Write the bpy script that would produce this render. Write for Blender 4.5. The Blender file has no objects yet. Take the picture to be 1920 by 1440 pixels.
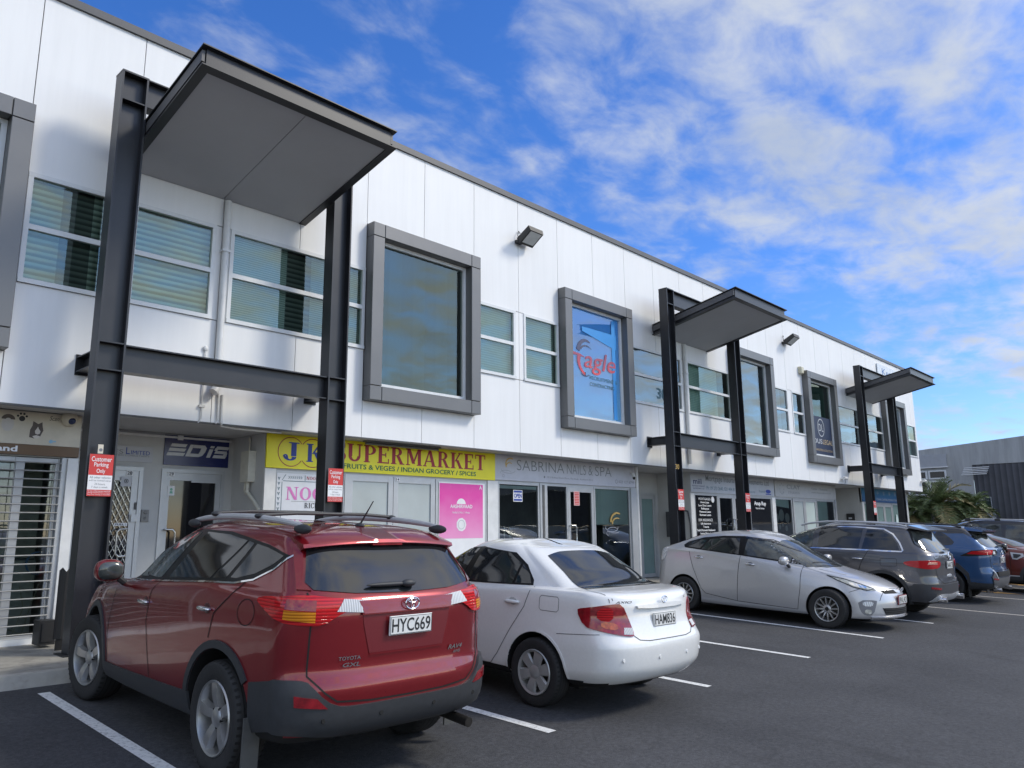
import bpy, bmesh, math, random
from mathutils import Vector, Matrix
from mathutils.bvhtree import BVHTree
from mathutils.geometry import delaunay_2d_cdt

random.seed(7)
S = bpy.context.scene
COL = S.collection
R = math.radians
CAM_H = 1.75

# ------------------------------------------------------------------ helpers
class MB:
    """collects faces, then links them as ONE mesh object"""
    def __init__(self):
        self.v = []; self.f = []; self.m = []
    def add(self, verts, faces, mi=0):
        o = len(self.v)
        self.v += [tuple(p) for p in verts]
        self.f += [tuple(i + o for i in f) for f in faces]
        self.m += [mi] * len(faces)
        return self
    def box(self, x0, x1, y0, y1, z0, z1, mi=0):
        v = [(x, y, z) for z in (z0, z1) for y in (y0, y1) for x in (x0, x1)]
        return self.add(v, [(0, 2, 3, 1), (4, 5, 7, 6), (0, 1, 5, 4), (2, 6, 7, 3), (0, 4, 6, 2), (1, 3, 7, 5)], mi)
    def cbox(self, x0, x1, y0, y1, z0, z1, c, mi=0):
        """box with chamfered front (-y) edges"""
        a = [(x0, y1, z0), (x1, y1, z0), (x1, y1, z1), (x0, y1, z1)]
        b = [(x0, y0 + c, z0), (x1, y0 + c, z0), (x1, y0 + c, z1), (x0, y0 + c, z1)]
        d = [(x0 + c, y0, z0 + c), (x1 - c, y0, z0 + c), (x1 - c, y0, z1 - c), (x0 + c, y0, z1 - c)]
        f = [(8, 9, 10, 11), (3, 2, 1, 0)]
        for k in range(4):
            n = (k + 1) % 4
            f += [(4 + k, 4 + n, 8 + n, 8 + k), (k, n, 4 + n, 4 + k)]
        return self.add(a + b + d, f, mi)
    def quad(self, a, b, c, d, mi=0):
        return self.add([a, b, c, d], [(0, 1, 2, 3)], mi)
    def hexa(self, p, mi=0):
        """8 points: bottom ring 0-3, top ring 4-7"""
        return self.add(p, [(3, 2, 1, 0), (4, 5, 6, 7), (0, 1, 5, 4), (1, 2, 6, 5), (2, 3, 7, 6), (3, 0, 4, 7)], mi)
    def tube(self, pts, r, n=10, mi=0, caps=True):
        pts = [Vector(p) for p in pts]
        rr = r if isinstance(r, (list, tuple)) else [r] * len(pts)
        up = Vector((0, 0, 1)); rings = []
        t0 = (pts[1] - pts[0]).normalized()
        a = t0.cross(up)
        if a.length < .05: a = t0.cross(Vector((1, 0, 0)))
        a.normalize()
        for i, p in enumerate(pts):
            if i == 0: t = pts[1] - pts[0]
            elif i == len(pts) - 1: t = pts[-1] - pts[-2]
            else: t = (pts[i + 1] - pts[i]).normalized() + (pts[i] - pts[i - 1]).normalized()
            t.normalize()
            a = (a - t * a.dot(t)).normalized(); b = t.cross(a)
            rings.append([p + (a * math.cos(2 * math.pi * k / n) + b * math.sin(2 * math.pi * k / n)) * rr[i] for k in range(n)])
        v = [q for ring in rings for q in ring]; f = []
        for i in range(len(pts) - 1):
            for k in range(n):
                f.append((i * n + k, i * n + (k + 1) % n, (i + 1) * n + (k + 1) % n, (i + 1) * n + k))
        if caps:
            f.append(tuple(range(n - 1, -1, -1))); f.append(tuple((len(pts) - 1) * n + k for k in range(n)))
        return self.add(v, f, mi)
    def lathe(self, prof, n=32, axis='x', c=(0, 0, 0), mi=0):
        """prof: (radius, along)"""
        v = []; f = []
        for (r, a) in prof:
            for k in range(n):
                t = 2 * math.pi * k / n
                p = (a, r * math.cos(t), r * math.sin(t)) if axis == 'x' else ((r * math.cos(t), r * math.sin(t), a) if axis == 'z' else (r * math.cos(t), a, r * math.sin(t)))
                v.append((p[0] + c[0], p[1] + c[1], p[2] + c[2]))
        for i in range(len(prof) - 1):
            for k in range(n):
                f.append((i * n + k, i * n + (k + 1) % n, (i + 1) * n + (k + 1) % n, (i + 1) * n + k))
        return self.add(v, f, mi)
    def ell(self, c, r, n=16, m=10, mi=0, p=1.0):
        v = []; f = []
        sp = lambda t: math.copysign(abs(t) ** p, t)
        for i in range(m + 1):
            ph = -math.pi / 2 + math.pi * i / m
            for k in range(n):
                t = 2 * math.pi * k / n
                v.append((c[0] + r[0] * sp(math.cos(ph)) * sp(math.cos(t)), c[1] + r[1] * sp(math.cos(ph)) * sp(math.sin(t)), c[2] + r[2] * sp(math.sin(ph))))
        for i in range(m):
            for k in range(n):
                f.append((i * n + k, i * n + (k + 1) % n, (i + 1) * n + (k + 1) % n, (i + 1) * n + k))
        return self.add(v, f, mi)
    def xf(self, M):
        self.v = [tuple(M @ Vector(p)) for p in self.v]; return self
    def build(self, name, mats, parent=None, smooth=False, angle=35, recalc=True):
        me = bpy.data.meshes.new(name)
        me.from_pydata(self.v, [], self.f)
        if not isinstance(mats, (list, tuple)): mats = [mats]
        for m in mats: me.materials.append(m)
        if len(mats) > 1: me.polygons.foreach_set('material_index', self.m)
        if recalc or smooth:
            bm = bmesh.new(); bm.from_mesh(me)
            if smooth: bmesh.ops.remove_doubles(bm, verts=bm.verts, dist=1e-5)
            if recalc: bmesh.ops.recalc_face_normals(bm, faces=bm.faces)
            bm.to_mesh(me); bm.free()
        if smooth:
            me.polygons.foreach_set('use_smooth', [True] * len(me.polygons))
            me.set_sharp_from_angle(angle=R(angle))
        o = bpy.data.objects.new(name, me)
        COL.objects.link(o)
        if parent: o.parent = parent
        return o

def tag(o, label=None, cat=None, group=None, kind=None):
    if label: o['label'] = label
    if cat: o['category'] = cat
    if group: o['group'] = group
    if kind: o['kind'] = kind
    return o

def empty(name, loc=(0, 0, 0), label=None, cat=None, group=None):
    o = bpy.data.objects.new(name, None); COL.objects.link(o)
    o.location = loc; o.empty_display_size = .2
    return tag(o, label, cat, group)

def copy_tree(o, parent=None):
    c = o.copy(); COL.objects.link(c)
    if parent: c.parent = parent
    for ch in list(o.children): copy_tree(ch, c)
    return c

# ------------------------------------------------------------------ materials
MATS = {}
def nt_mat(name):
    m = bpy.data.materials.new(name); m.use_nodes = True
    nt = m.node_tree; b = nt.nodes['Principled BSDF']
    return m, nt, b, nt.nodes['Material Output']

def N(nt, t, **kw):
    n = nt.nodes.new(t)
    for k, v in kw.items():
        if k.startswith('i_'):
            key = k[2:]; key = int(key) if key.isdigit() else key.replace('_', ' ')
            n.inputs[key].default_value = v
        else: setattr(n, k, v)
    return n

def c4(c): return (c[0], c[1], c[2], 1)

def mat(name, col, rough=.5, metal=0., spec=.5, coat=0., var=.12, scale=6., bump=0., bscale=60., coords='Object', emit=None, alpha=None, stretch=(1, 1, 1), dirt=None):
    """principled with a broad noise variation of colour, roughness and an optional bump"""
    if name in MATS: return MATS[name]
    m, nt, b, out = nt_mat(name); L = nt.links
    tc = N(nt, 'ShaderNodeTexCoord'); mp = N(nt, 'ShaderNodeMapping'); mp.inputs['Scale'].default_value = stretch
    L.new(tc.outputs[coords], mp.inputs['Vector'])
    nz = N(nt, 'ShaderNodeTexNoise', i_Scale=scale, i_Detail=6., i_Roughness=.6)
    L.new(mp.outputs[0], nz.inputs['Vector'])
    mr = N(nt, 'ShaderNodeMapRange'); mr.inputs['From Min'].default_value = .3; mr.inputs['From Max'].default_value = .7
    mr.inputs['To Min'].default_value = 1 - var; mr.inputs['To Max'].default_value = 1 + var
    L.new(nz.outputs['Fac'], mr.inputs['Value'])
    mx = N(nt, 'ShaderNodeMix', data_type='RGBA', blend_type='MULTIPLY'); mx.inputs['Factor'].default_value = 1
    mx.inputs['A'].default_value = c4(col); L.new(mr.outputs[0], mx.inputs['B'])
    colout = mx.outputs['Result']
    if dirt:
        nz2 = N(nt, 'ShaderNodeTexNoise', i_Scale=dirt[1], i_Detail=8., i_Roughness=.7); L.new(mp.outputs[0], nz2.inputs['Vector'])
        rp = N(nt, 'ShaderNodeMapRange'); rp.inputs['From Min'].default_value = dirt[2]; rp.inputs['From Max'].default_value = dirt[2] + .2; rp.inputs['To Max'].default_value = dirt[3]
        L.new(nz2.outputs['Fac'], rp.inputs['Value'])
        mx2 = N(nt, 'ShaderNodeMix', data_type='RGBA'); mx2.inputs['B'].default_value = c4(dirt[0])
        L.new(rp.outputs[0], mx2.inputs['Factor']); L.new(colout, mx2.inputs['A']); colout = mx2.outputs['Result']
    L.new(colout, b.inputs['Base Color'])
    rr = N(nt, 'ShaderNodeMapRange'); rr.inputs['To Min'].default_value = max(0, rough - .06); rr.inputs['To Max'].default_value = min(1, rough + .06)
    L.new(nz.outputs['Fac'], rr.inputs['Value']); L.new(rr.outputs[0], b.inputs['Roughness'])
    b.inputs['Metallic'].default_value = metal; b.inputs['Specular IOR Level'].default_value = spec
    b.inputs['Coat Weight'].default_value = coat; b.inputs['Coat Roughness'].default_value = .03
    if bump:
        nb = N(nt, 'ShaderNodeTexNoise', i_Scale=bscale, i_Detail=4.); L.new(mp.outputs[0], nb.inputs['Vector'])
        bp = N(nt, 'ShaderNodeBump', i_Strength=bump, i_Distance=.01); L.new(nb.outputs['Fac'], bp.inputs['Height']); L.new(bp.outputs[0], b.inputs['Normal'])
    if emit:
        b.inputs['Emission Color'].default_value = c4(emit[0]); b.inputs['Emission Strength'].default_value = emit[1]
    MATS[name] = m
    return m

def glass_mat(name, tint, refl=(.9, .95, 1.), base=.06, rough=.01, fmul=1.):
    """window pane: tinted see-through mixed with mirror by angle"""
    if name in MATS: return MATS[name]
    m, nt, b, out = nt_mat(name); L = nt.links
    nt.nodes.remove(b)
    tr = N(nt, 'ShaderNodeBsdfTransparent'); tr.inputs[0].default_value = c4(tint)
    gl = N(nt, 'ShaderNodeBsdfGlossy'); gl.inputs['Color'].default_value = c4(refl); gl.inputs['Roughness'].default_value = rough
    fr = N(nt, 'ShaderNodeFresnel', i_IOR=1.52)
    ma = N(nt, 'ShaderNodeMath', operation='MULTIPLY_ADD'); ma.inputs[1].default_value = fmul; ma.inputs[2].default_value = base; ma.use_clamp = True
    L.new(fr.outputs[0], ma.inputs[0])
    # very slight waviness of the pane
    tc = N(nt, 'ShaderNodeTexCoord'); nz = N(nt, 'ShaderNodeTexNoise', i_Scale=1.3, i_Detail=1.); L.new(tc.outputs['Object'], nz.inputs['Vector'])
    bp = N(nt, 'ShaderNodeBump', i_Strength=.05, i_Distance=.05); L.new(nz.outputs['Fac'], bp.inputs['Height']); L.new(bp.outputs[0], gl.inputs['Normal'])
    mx = N(nt, 'ShaderNodeMixShader'); L.new(ma.outputs[0], mx.inputs[0]); L.new(tr.outputs[0], mx.inputs[1]); L.new(gl.outputs[0], mx.inputs[2])
    L.new(mx.outputs[0], out.inputs['Surface'])
    MATS[name] = m
    return m

def car_glass(name, col=(.012, .014, .016)):
    return mat(name, col, rough=.06, spec=.9, coat=0, var=.25, scale=3)

def stripes_mat(name, ca, cb, freq, axis='z', rough=.6, sharp=.25):
    """fine parallel slats (venetian or vertical blind, corrugated sheet)"""
    if name in MATS: return MATS[name]
    m, nt, b, out = nt_mat(name); L = nt.links
    tc = N(nt, 'ShaderNodeTexCoord'); sp = N(nt, 'ShaderNodeSeparateXYZ'); L.new(tc.outputs['Object'], sp.inputs[0])
    mu = N(nt, 'ShaderNodeMath', operation='MULTIPLY'); mu.inputs[1].default_value = freq; L.new(sp.outputs[axis.upper()], mu.inputs[0])
    fr = N(nt, 'ShaderNodeMath', operation='FRACT'); L.new(mu.outputs[0], fr.inputs[0])
    rp = N(nt, 'ShaderNodeValToRGB'); rp.color_ramp.elements[0].color = c4(ca); rp.color_ramp.elements[1].color = c4(cb)
    rp.color_ramp.elements[0].position = .5 - sharp; rp.color_ramp.elements[1].position = .5 + sharp
    L.new(fr.outputs[0], rp.inputs[0])
    nz = N(nt, 'ShaderNodeTexNoise', i_Scale=2.2, i_Detail=3.); L.new(tc.outputs['Object'], nz.inputs['Vector'])
    mr = N(nt, 'ShaderNodeMapRange'); mr.inputs['To Min'].default_value = .7; mr.inputs['To Max'].default_value = 1.3; L.new(nz.outputs['Fac'], mr.inputs['Value'])
    mx = N(nt, 'ShaderNodeMix', data_type='RGBA', blend_type='MULTIPLY'); mx.inputs['Factor'].default_value = 1
    L.new(rp.outputs[0], mx.inputs['A']); L.new(mr.outputs[0], mx.inputs['B']); L.new(mx.outputs['Result'], b.inputs['Base Color'])
    b.inputs['Roughness'].default_value = rough
    bp = N(nt, 'ShaderNodeBump', i_Strength=.4, i_Distance=.01); L.new(fr.outputs[0], bp.inputs['Height']); L.new(bp.outputs[0], b.inputs['Normal'])
    MATS[name] = m
    return m

def wall_paint():
    """white painted panels with faint vertical rain streaks and grey grime"""
    m, nt, b, out = nt_mat('wall_paint'); L = nt.links
    tc = N(nt, 'ShaderNodeTexCoord')
    mp = N(nt, 'ShaderNodeMapping'); mp.inputs['Scale'].default_value = (5, 5, .35); L.new(tc.outputs['Object'], mp.inputs['Vector'])
    n1 = N(nt, 'ShaderNodeTexNoise', i_Scale=1.6, i_Detail=7., i_Roughness=.65); L.new(mp.outputs[0], n1.inputs['Vector'])
    n2 = N(nt, 'ShaderNodeTexNoise', i_Scale=.5, i_Detail=5.); L.new(tc.outputs['Object'], n2.inputs['Vector'])
    ad = N(nt, 'ShaderNodeMath', operation='ADD'); L.new(n1.outputs['Fac'], ad.inputs[0]); L.new(n2.outputs['Fac'], ad.inputs[1])
    rp = N(nt, 'ShaderNodeValToRGB'); e = rp.color_ramp.elements
    e[0].position = .32; e[0].color = (.735, .735, .73, 1); e[1].position = .60; e[1].color = (.80, .80, .795, 1)
    hf = N(nt, 'ShaderNodeMath', operation='MULTIPLY'); hf.inputs[1].default_value = .5; L.new(ad.outputs[0], hf.inputs[0]); L.new(hf.outputs[0], rp.inputs[0])
    L.new(rp.outputs[0], b.inputs['Base Color']); b.inputs['Roughness'].default_value = .55
    n3 = N(nt, 'ShaderNodeTexNoise', i_Scale=120., i_Detail=2.); L.new(tc.outputs['Object'], n3.inputs['Vector'])
    bp = N(nt, 'ShaderNodeBump', i_Strength=.06, i_Distance=.004); L.new(n3.outputs['Fac'], bp.inputs['Height']); L.new(bp.outputs[0], b.inputs['Normal'])
    return m

def asphalt_mat():
    m, nt, b, out = nt_mat('asphalt'); L = nt.links
    tc = N(nt, 'ShaderNodeTexCoord')
    n1 = N(nt, 'ShaderNodeTexNoise', i_Scale=.45, i_Detail=6., i_Roughness=.62); L.new(tc.outputs['Object'], n1.inputs['Vector'])
    n2 = N(nt, 'ShaderNodeTexNoise', i_Scale=140., i_Detail=3.); L.new(tc.outputs['Object'], n2.inputs['Vector'])
    n4 = N(nt, 'ShaderNodeTexVoronoi', i_Scale=1.1); L.new(tc.outputs['Object'], n4.inputs['Vector'])
    rp = N(nt, 'ShaderNodeValToRGB'); e = rp.color_ramp.elements
    e[0].position = .3; e[0].color = (.041, .042, .046, 1); e[1].position = .72; e[1].color = (.072, .073, .078, 1)
    L.new(n1.outputs['Fac'], rp.inputs[0])
    m2 = N(nt, 'ShaderNodeMapRange'); m2.inputs['From Min'].default_value = .25; m2.inputs['From Max'].default_value = .75; m2.inputs['To Min'].default_value = .55; m2.inputs['To Max'].default_value = 1.45
    L.new(n2.outputs['Fac'], m2.inputs['Value'])
    mx = N(nt, 'ShaderNodeMix', data_type='RGBA', blend_type='MULTIPLY'); mx.inputs['Factor'].default_value = 1
    L.new(rp.outputs[0], mx.inputs['A']); L.new(m2.outputs[0], mx.inputs['B'])
    n6 = N(nt, 'ShaderNodeTexNoise', i_Scale=26., i_Detail=5., i_Roughness=.7); L.new(tc.outputs['Object'], n6.inputs['Vector'])
    m6 = N(nt, 'ShaderNodeMapRange'); m6.inputs['From Min'].default_value = .3; m6.inputs['From Max'].default_value = .7; m6.inputs['To Min'].default_value = .62; m6.inputs['To Max'].default_value = 1.38; L.new(n6.outputs['Fac'], m6.inputs['Value'])
    mx6 = N(nt, 'ShaderNodeMix', data_type='RGBA', blend_type='MULTIPLY'); mx6.inputs['Factor'].default_value = 1; L.new(mx.outputs['Result'], mx6.inputs['A']); L.new(m6.outputs[0], mx6.inputs['B']); mx = mx6
    # oil and tyre stains
    mp5 = N(nt, 'ShaderNodeMapping'); mp5.inputs['Scale'].default_value = (1.8, .55, 1); L.new(tc.outputs['Object'], mp5.inputs['Vector'])
    n5 = N(nt, 'ShaderNodeTexNoise', i_Scale=1.1, i_Detail=5., i_Roughness=.7); L.new(mp5.outputs[0], n5.inputs['Vector'])
    r5 = N(nt, 'ShaderNodeMapRange'); r5.inputs['From Min'].default_value = .58; r5.inputs['From Max'].default_value = .72; r5.inputs['To Max'].default_value = .5
    L.new(n5.outputs['Fac'], r5.inputs['Value'])
    mx2 = N(nt, 'ShaderNodeMix', data_type='RGBA'); mx2.inputs['B'].default_value = (.028, .028, .03, 1)
    L.new(r5.outputs[0], mx2.inputs['Factor']); L.new(mx.outputs['Result'], mx2.inputs['A']); L.new(mx2.outputs['Result'], b.inputs['Base Color'])
    b.inputs['Roughness'].default_value = .82; b.inputs['Specular IOR Level'].default_value = .35
    bp = N(nt, 'ShaderNodeBump', i_Strength=.5, i_Distance=.006); L.new(n2.outputs['Fac'], bp.inputs['Height']); L.new(bp.outputs[0], b.inputs['Normal'])
    return m

M_WALL = wall_paint()
M_ASPH = asphalt_mat()
M_BLACKSTEEL = mat('black_steel', (.017, .018, .022), rough=.38, spec=.5, var=.25, scale=3, dirt=((.10, .10, .10), 40, .66, .5))
M_GREYFRAME = mat('grey_aluminium', (.155, .155, .155), rough=.42, metal=.35, var=.06, scale=1.5)
M_GREYDARK = mat('cap_flashing', (.085, .085, .09), rough=.5, var=.1)
M_SOFFITPANEL = mat('canopy_lining', (.43, .44, .46), rough=.62, var=.06, scale=.8)
M_WHITEFRAME = mat('white_aluminium', (.68, .69, .69), rough=.4, var=.05)
M_ALU = mat('satin_aluminium', (.43, .44, .45), rough=.38, metal=.35, var=.06)
M_SOFFIT = mat('soffit_lining', (.42, .42, .42), rough=.7, var=.1, scale=2)
M_PLASTER = mat('grey_plaster', (.46, .465, .46), rough=.75, var=.08, scale=1.5, bump=.1)
M_PIPE = mat('white_pipe', (.66, .66, .65), rough=.4, var=.08)
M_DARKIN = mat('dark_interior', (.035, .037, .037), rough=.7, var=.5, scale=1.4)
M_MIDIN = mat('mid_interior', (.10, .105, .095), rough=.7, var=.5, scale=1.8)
M_BACK = mat('dark_joint', (.10, .10, .10), rough=.8)
M_CONC = mat('path_concrete', (.30, .285, .25), rough=.85, var=.25, scale=3, bump=.3, bscale=90, dirt=((.12, .11, .095), 7, .5, .6))
M_KERB = mat('kerb_concrete', (.40, .385, .35), rough=.85, var=.18, scale=5, bump=.3, bscale=120, dirt=((.17, .155, .13), 9, .55, .6))
M_LINE = mat('line_paint', (.74, .74, .72), rough=.75, var=.08, scale=18, bump=.3, bscale=200, dirt=((.09, .09, .095), 30, .51, .8))
M_LINEFADED = mat('faded_line_paint', (.50, .47, .42), rough=.8, var=.15, scale=18, dirt=((.09, .09, .09), 40, .5, .8))
M_ORANGE = mat('orange_paint', (.55, .30, .08), rough=.8, var=.15, scale=18, dirt=((.09, .09, .09), 40, .52, .7))

# ------------------------------------------------------------------ ground
def gz(x, y):
    xx = min(max(x, -40), 60); yy = min(max(y, -12), 8.38)
    return -.005 * xx + .045 * yy

def axis_pts(lo, hi, fine):
    return sorted(set([lo, hi] + fine))
xs = axis_pts(-600, 600, [-200, -80, -40, -20, -10, 0, 10, 20, 30, 40, 60, 100, 200])
ys = axis_pts(-600, 600, [-200, -60, -12, -6, 0, 4, 8.38, 20, 60, 200])
g = MB()
g.add([(x, y, gz(x, y)) for y in ys for x in xs], [(j * len(xs) + i, j * len(xs) + i + 1, (j + 1) * len(xs) + i + 1, (j + 1) * len(xs) + i) for j in range(len(ys) - 1) for i in range(len(xs) - 1)])
tag(g.build('ground', M_ASPH), 'dark grey asphalt car park sloping gently up to the kerb', kind='structure')

def strip(x0, y0, x1, y1, w, dz=.004, skew=0):
    """painted strip lying on the ground"""
    d = Vector((x1 - x0, y1 - y0, 0)).normalized(); n = Vector((-d.y, d.x, 0)) * w / 2
    P = [(x0 - n.x, y0 - n.y), (x1 - n.x, y1 - n.y), (x1 + n.x, y1 + n.y), (x0 + n.x, y0 + n.y)]
    return [(a, b, gz(a, b) + dz) for a, b in P]
lm = MB()
for (xa, ya, xb, yb) in [(2.40, 8.1, 2.36, 3.9), (4.92, 8.2, 4.96, 4.28), (7.38, 8.2, 7.44, 4.28), (9.86, 8.2, 9.93, 4.28), (12.46, 8.2, 12.45, 4.22), (14.9, 8.2, 14.95, 4.22)]:
    lm.add(strip(xa, ya, xb, yb, .1), [(0, 1, 2, 3)], 0)
for (xa, ya, xb, yb) in [(17.45, 8.2, 17.8, 3.2), (21.05, 8.2, 21.45, 3.7), (24.7, 8.2, 25.0, 4.2), (28.2, 8.2, 28.1, 4.6)]:
    lm.add(strip(xa, ya, xb, yb, .1), [(0, 1, 2, 3)], 1)
tag(lm.build('road_markings', [M_LINE, M_LINEFADED], recalc=False), 'white painted parking bay lines on the asphalt', kind='structure')
for (ax, ay) in [(22.9, 5.15), (26.4, 5.3)]:
    am = MB()
    pts = [(-.9, -.06), (.2, -.06), (.2, -.22), (.8, 0), (.2, .22), (.2, .06), (-.9, .06)]
    am.add([(ax + p[1] * 1.0, ay - p[0], gz(ax, ay - p[0]) + .004) for p in pts], [tuple(range(7))])
    tag(am.build('road_arrow_marking', M_ORANGE), kind='structure')

# footpath, kerb
pm = MB()
xk = [-40 + i * 1.5 for i in range(52)]
for i in range(len(xk) - 1):
    a, b = xk[i] + .004, xk[i + 1] - .004
    pm.add([(a, 8.545, .482), (b, 8.545, .482), (b, 11.9, .53), (a, 11.9, .53)], [(0, 1, 2, 3)])
pm.quad((-40, 8.54, .476), (40, 8.54, .476), (40, 11.9, .522), (-40, 11.9, .522), 1)
tag(pm.build('pavement', [M_CONC, M_BACK], recalc=False), 'concrete footpath in front of the shops', kind='structure')
km = MB()
for i in range(len(xk) - 1):
    a, b = xk[i] + .004, xk[i + 1] - .004
    za, zb = gz(a, 8.38) - .05, gz(b, 8.38) - .05
    km.hexa([(a, 8.38, za), (b, 8.38, zb), (b, 8.54, zb), (a, 8.54, za), (a, 8.405, .487), (b, 8.405, .487), (b, 8.54, .487), (a, 8.54, .487)])
    km.hexa([(a, 8.38, .40), (b, 8.38, .40), (b, 8.405, .40), (a, 8.405, .40), (a, 8.385, .475), (b, 8.385, .475), (b, 8.405, .487), (a, 8.405, .487)]) if False else None
tag(km.build('kerb', M_KERB), 'pale concrete kerb along the footpath', kind='structure')

# ------------------------------------------------------------------ camera, light, sky
CX = Vector((0.6881434346483072, 0.12970761142291834, 0.7138869300452223))
CY = Vector((-0.7255177490491933, 0.13533133403990105, 0.6747662008737341))
CZ = Vector((-0.009088958412420294, -0.9822735696158896, 0.18723254329585803))
right = Vector((CX[0], CY[0], CZ[0])); down = Vector((CX[1], CY[1], CZ[1])); fwd = Vector((CX[2], CY[2], CZ[2]))
cam = bpy.data.cameras.new('camera'); cam.lens = 36 * 1442 / 1920; cam.sensor_width = 36; cam.clip_end = 3000; cam.clip_start = .05
co = bpy.data.objects.new('camera', cam); COL.objects.link(co); S.camera = co
Mx = Matrix((right, -down, -fwd)).transposed().to_4x4(); Mx.translation = Vector((0, 0, CAM_H)); co.matrix_world = Mx

SUN_DIR = Vector((.60, -.62, .74)).normalized()          # towards the sun
sun_el = math.asin(SUN_DIR.z); sun_az = math.atan2(SUN_DIR.x, SUN_DIR.y)
sl = bpy.data.lights.new('sun', 'SUN'); sl.energy = 2.35; sl.angle = R(12); sl.color = (1, .93, .78)
so = bpy.data.objects.new('sun', sl); COL.objects.link(so); so.location = (20, -30, 40)
so.rotation_euler = SUN_DIR.to_track_quat('Z', 'Y').to_euler()

w = bpy.data.worlds.new('World'); S.world = w; w.use_nodes = True
nt = w.node_tree; L = nt.links; bg = nt.nodes['Background']; bg.inputs['Strength'].default_value = .15
sky = N(nt, 'ShaderNodeTexSky', sky_type='NISHITA'); sky.sun_disc = False; sky.sun_elevation = sun_el; sky.sun_rotation = sun_az
sky.air_density = 1.0; sky.dust_density = .4; sky.ozone_density = 3.0
hs = N(nt, 'ShaderNodeHueSaturation', i_Saturation=1.25, i_Value=1.0); L.new(sky.outputs[0], hs.inputs['Color'])
tint = N(nt, 'ShaderNodeMix', data_type='RGBA', blend_type='MULTIPLY'); tint.inputs['Factor'].default_value = 1; tint.inputs['B'].default_value = (.90, 1.0, 1.38, 1)
L.new(hs.outputs[0], tint.inputs['A'])
tc = N(nt, 'ShaderNodeTexCoord')
# cloud layer: direction projected on a high plane
sp = N(nt, 'ShaderNodeSeparateXYZ'); L.new(tc.outputs['Generated'], sp.inputs[0])
zc = N(nt, 'ShaderNodeMath', operation='MAXIMUM'); zc.inputs[1].default_value = .04; L.new(sp.outputs['Z'], zc.inputs[0])
za = N(nt, 'ShaderNodeMath', operation='ADD'); za.inputs[1].default_value = .12; L.new(zc.outputs[0], za.inputs[0])
dx = N(nt, 'ShaderNodeMath', operation='DIVIDE'); L.new(sp.outputs['X'], dx.inputs[0]); L.new(za.outputs[0], dx.inputs[1])
dy = N(nt, 'ShaderNodeMath', operation='DIVIDE'); L.new(sp.outputs['Y'], dy.inputs[0]); L.new(za.outputs[0], dy.inputs[1])
cb = N(nt, 'ShaderNodeCombineXYZ'); L.new(dx.outputs[0], cb.inputs[0]); L.new(dy.outputs[0], cb.inputs[1])
mp = N(nt, 'ShaderNodeMapping'); mp.inputs['Location'].default_value = (3.1, 1.7, .3); mp.inputs['Rotation'].default_value = (0, 0, R(-18)); mp.inputs['Scale'].default_value = (1.0, 1.35, 1)
L.new(cb.outputs[0], mp.inputs['Vector'])
n1 = N(nt, 'ShaderNodeTexNoise', i_Scale=1.7, i_Detail=7., i_Roughness=.5, i_Distortion=.25); L.new(mp.outputs[0], n1.inputs['Vector'])
n2 = N(nt, 'ShaderNodeTexNoise', i_Scale=5.6, i_Detail=9., i_Roughness=.56, i_Distortion=.25); L.new(mp.outputs[0], n2.inputs['Vector'])
# where the cover is thick: over the car park behind the viewer and to the right, thin over the roof
cov = N(nt, 'ShaderNodeMapRange'); cov.inputs['From Min'].default_value = -1.5; cov.inputs['From Max'].default_value = 2.5; L.new(dy.outputs[0], cov.inputs['Value'])
cvr = N(nt, 'ShaderNodeValToRGB'); ce = cvr.color_ramp.elements
def dyp(v): return (v + 1.5) / 4
ce[0].position = dyp(-1.5); ce[0].color = (.56,) * 3 + (1,); ce[1].position = dyp(2.4); ce[1].color = (.55,) * 3 + (1,)
for (q_, v_) in ((-.5, .60), (.0, .66), (.45, .62), (.68, .55), (.95, .37), (1.10, .44), (1.35, .56)):
    el = ce.new(dyp(q_)); el.color = (v_,) * 3 + (1,)
L.new(cov.outputs[0], cvr.inputs[0])
mxn = N(nt, 'ShaderNodeMath', operation='MULTIPLY_ADD'); mxn.inputs[1].default_value = .62; L.new(n2.outputs['Fac'], mxn.inputs[0])
sc1 = N(nt, 'ShaderNodeMath', operation='MULTIPLY'); sc1.inputs[1].default_value = .44; L.new(n1.outputs['Fac'], sc1.inputs[0]); L.new(sc1.outputs[0], mxn.inputs[2])
bia = N(nt, 'ShaderNodeMath', operation='MULTIPLY_ADD'); bia.inputs[1].default_value = .62; L.new(cvr.outputs[0], bia.inputs[0]); L.new(mxn.outputs[0], bia.inputs[2])
cr = N(nt, 'ShaderNodeMapRange', interpolation_type='SMOOTHSTEP'); cr.inputs['From Min'].default_value = .735; cr.inputs['From Max'].default_value = 1.05; L.new(bia.outputs[0], cr.inputs['Value'])
den = N(nt, 'ShaderNodeMath', operation='MULTIPLY'); den.inputs[1].default_value = .93; L.new(cr.outputs[0], den.inputs[0])
n3 = N(nt, 'ShaderNodeTexNoise', i_Scale=2.1, i_Detail=6., i_Roughness=.55); L.new(mp.outputs[0], n3.inputs['Vector'])
ccol = N(nt, 'ShaderNodeValToRGB'); ee = ccol.color_ramp.elements; ee[0].position = .30; ee[0].color = (3.3, 3.8, 4.75, 1); ee[1].position = .66; ee[1].color = (4.75, 5.05, 5.5, 1)
L.new(n3.outputs['Fac'], ccol.inputs[0])
mxs = N(nt, 'ShaderNodeMix', data_type='RGBA'); L.new(den.outputs[0], mxs.inputs['Factor']); L.new(tint.outputs['Result'], mxs.inputs['A']); L.new(ccol.outputs[0], mxs.inputs['B'])
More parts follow.
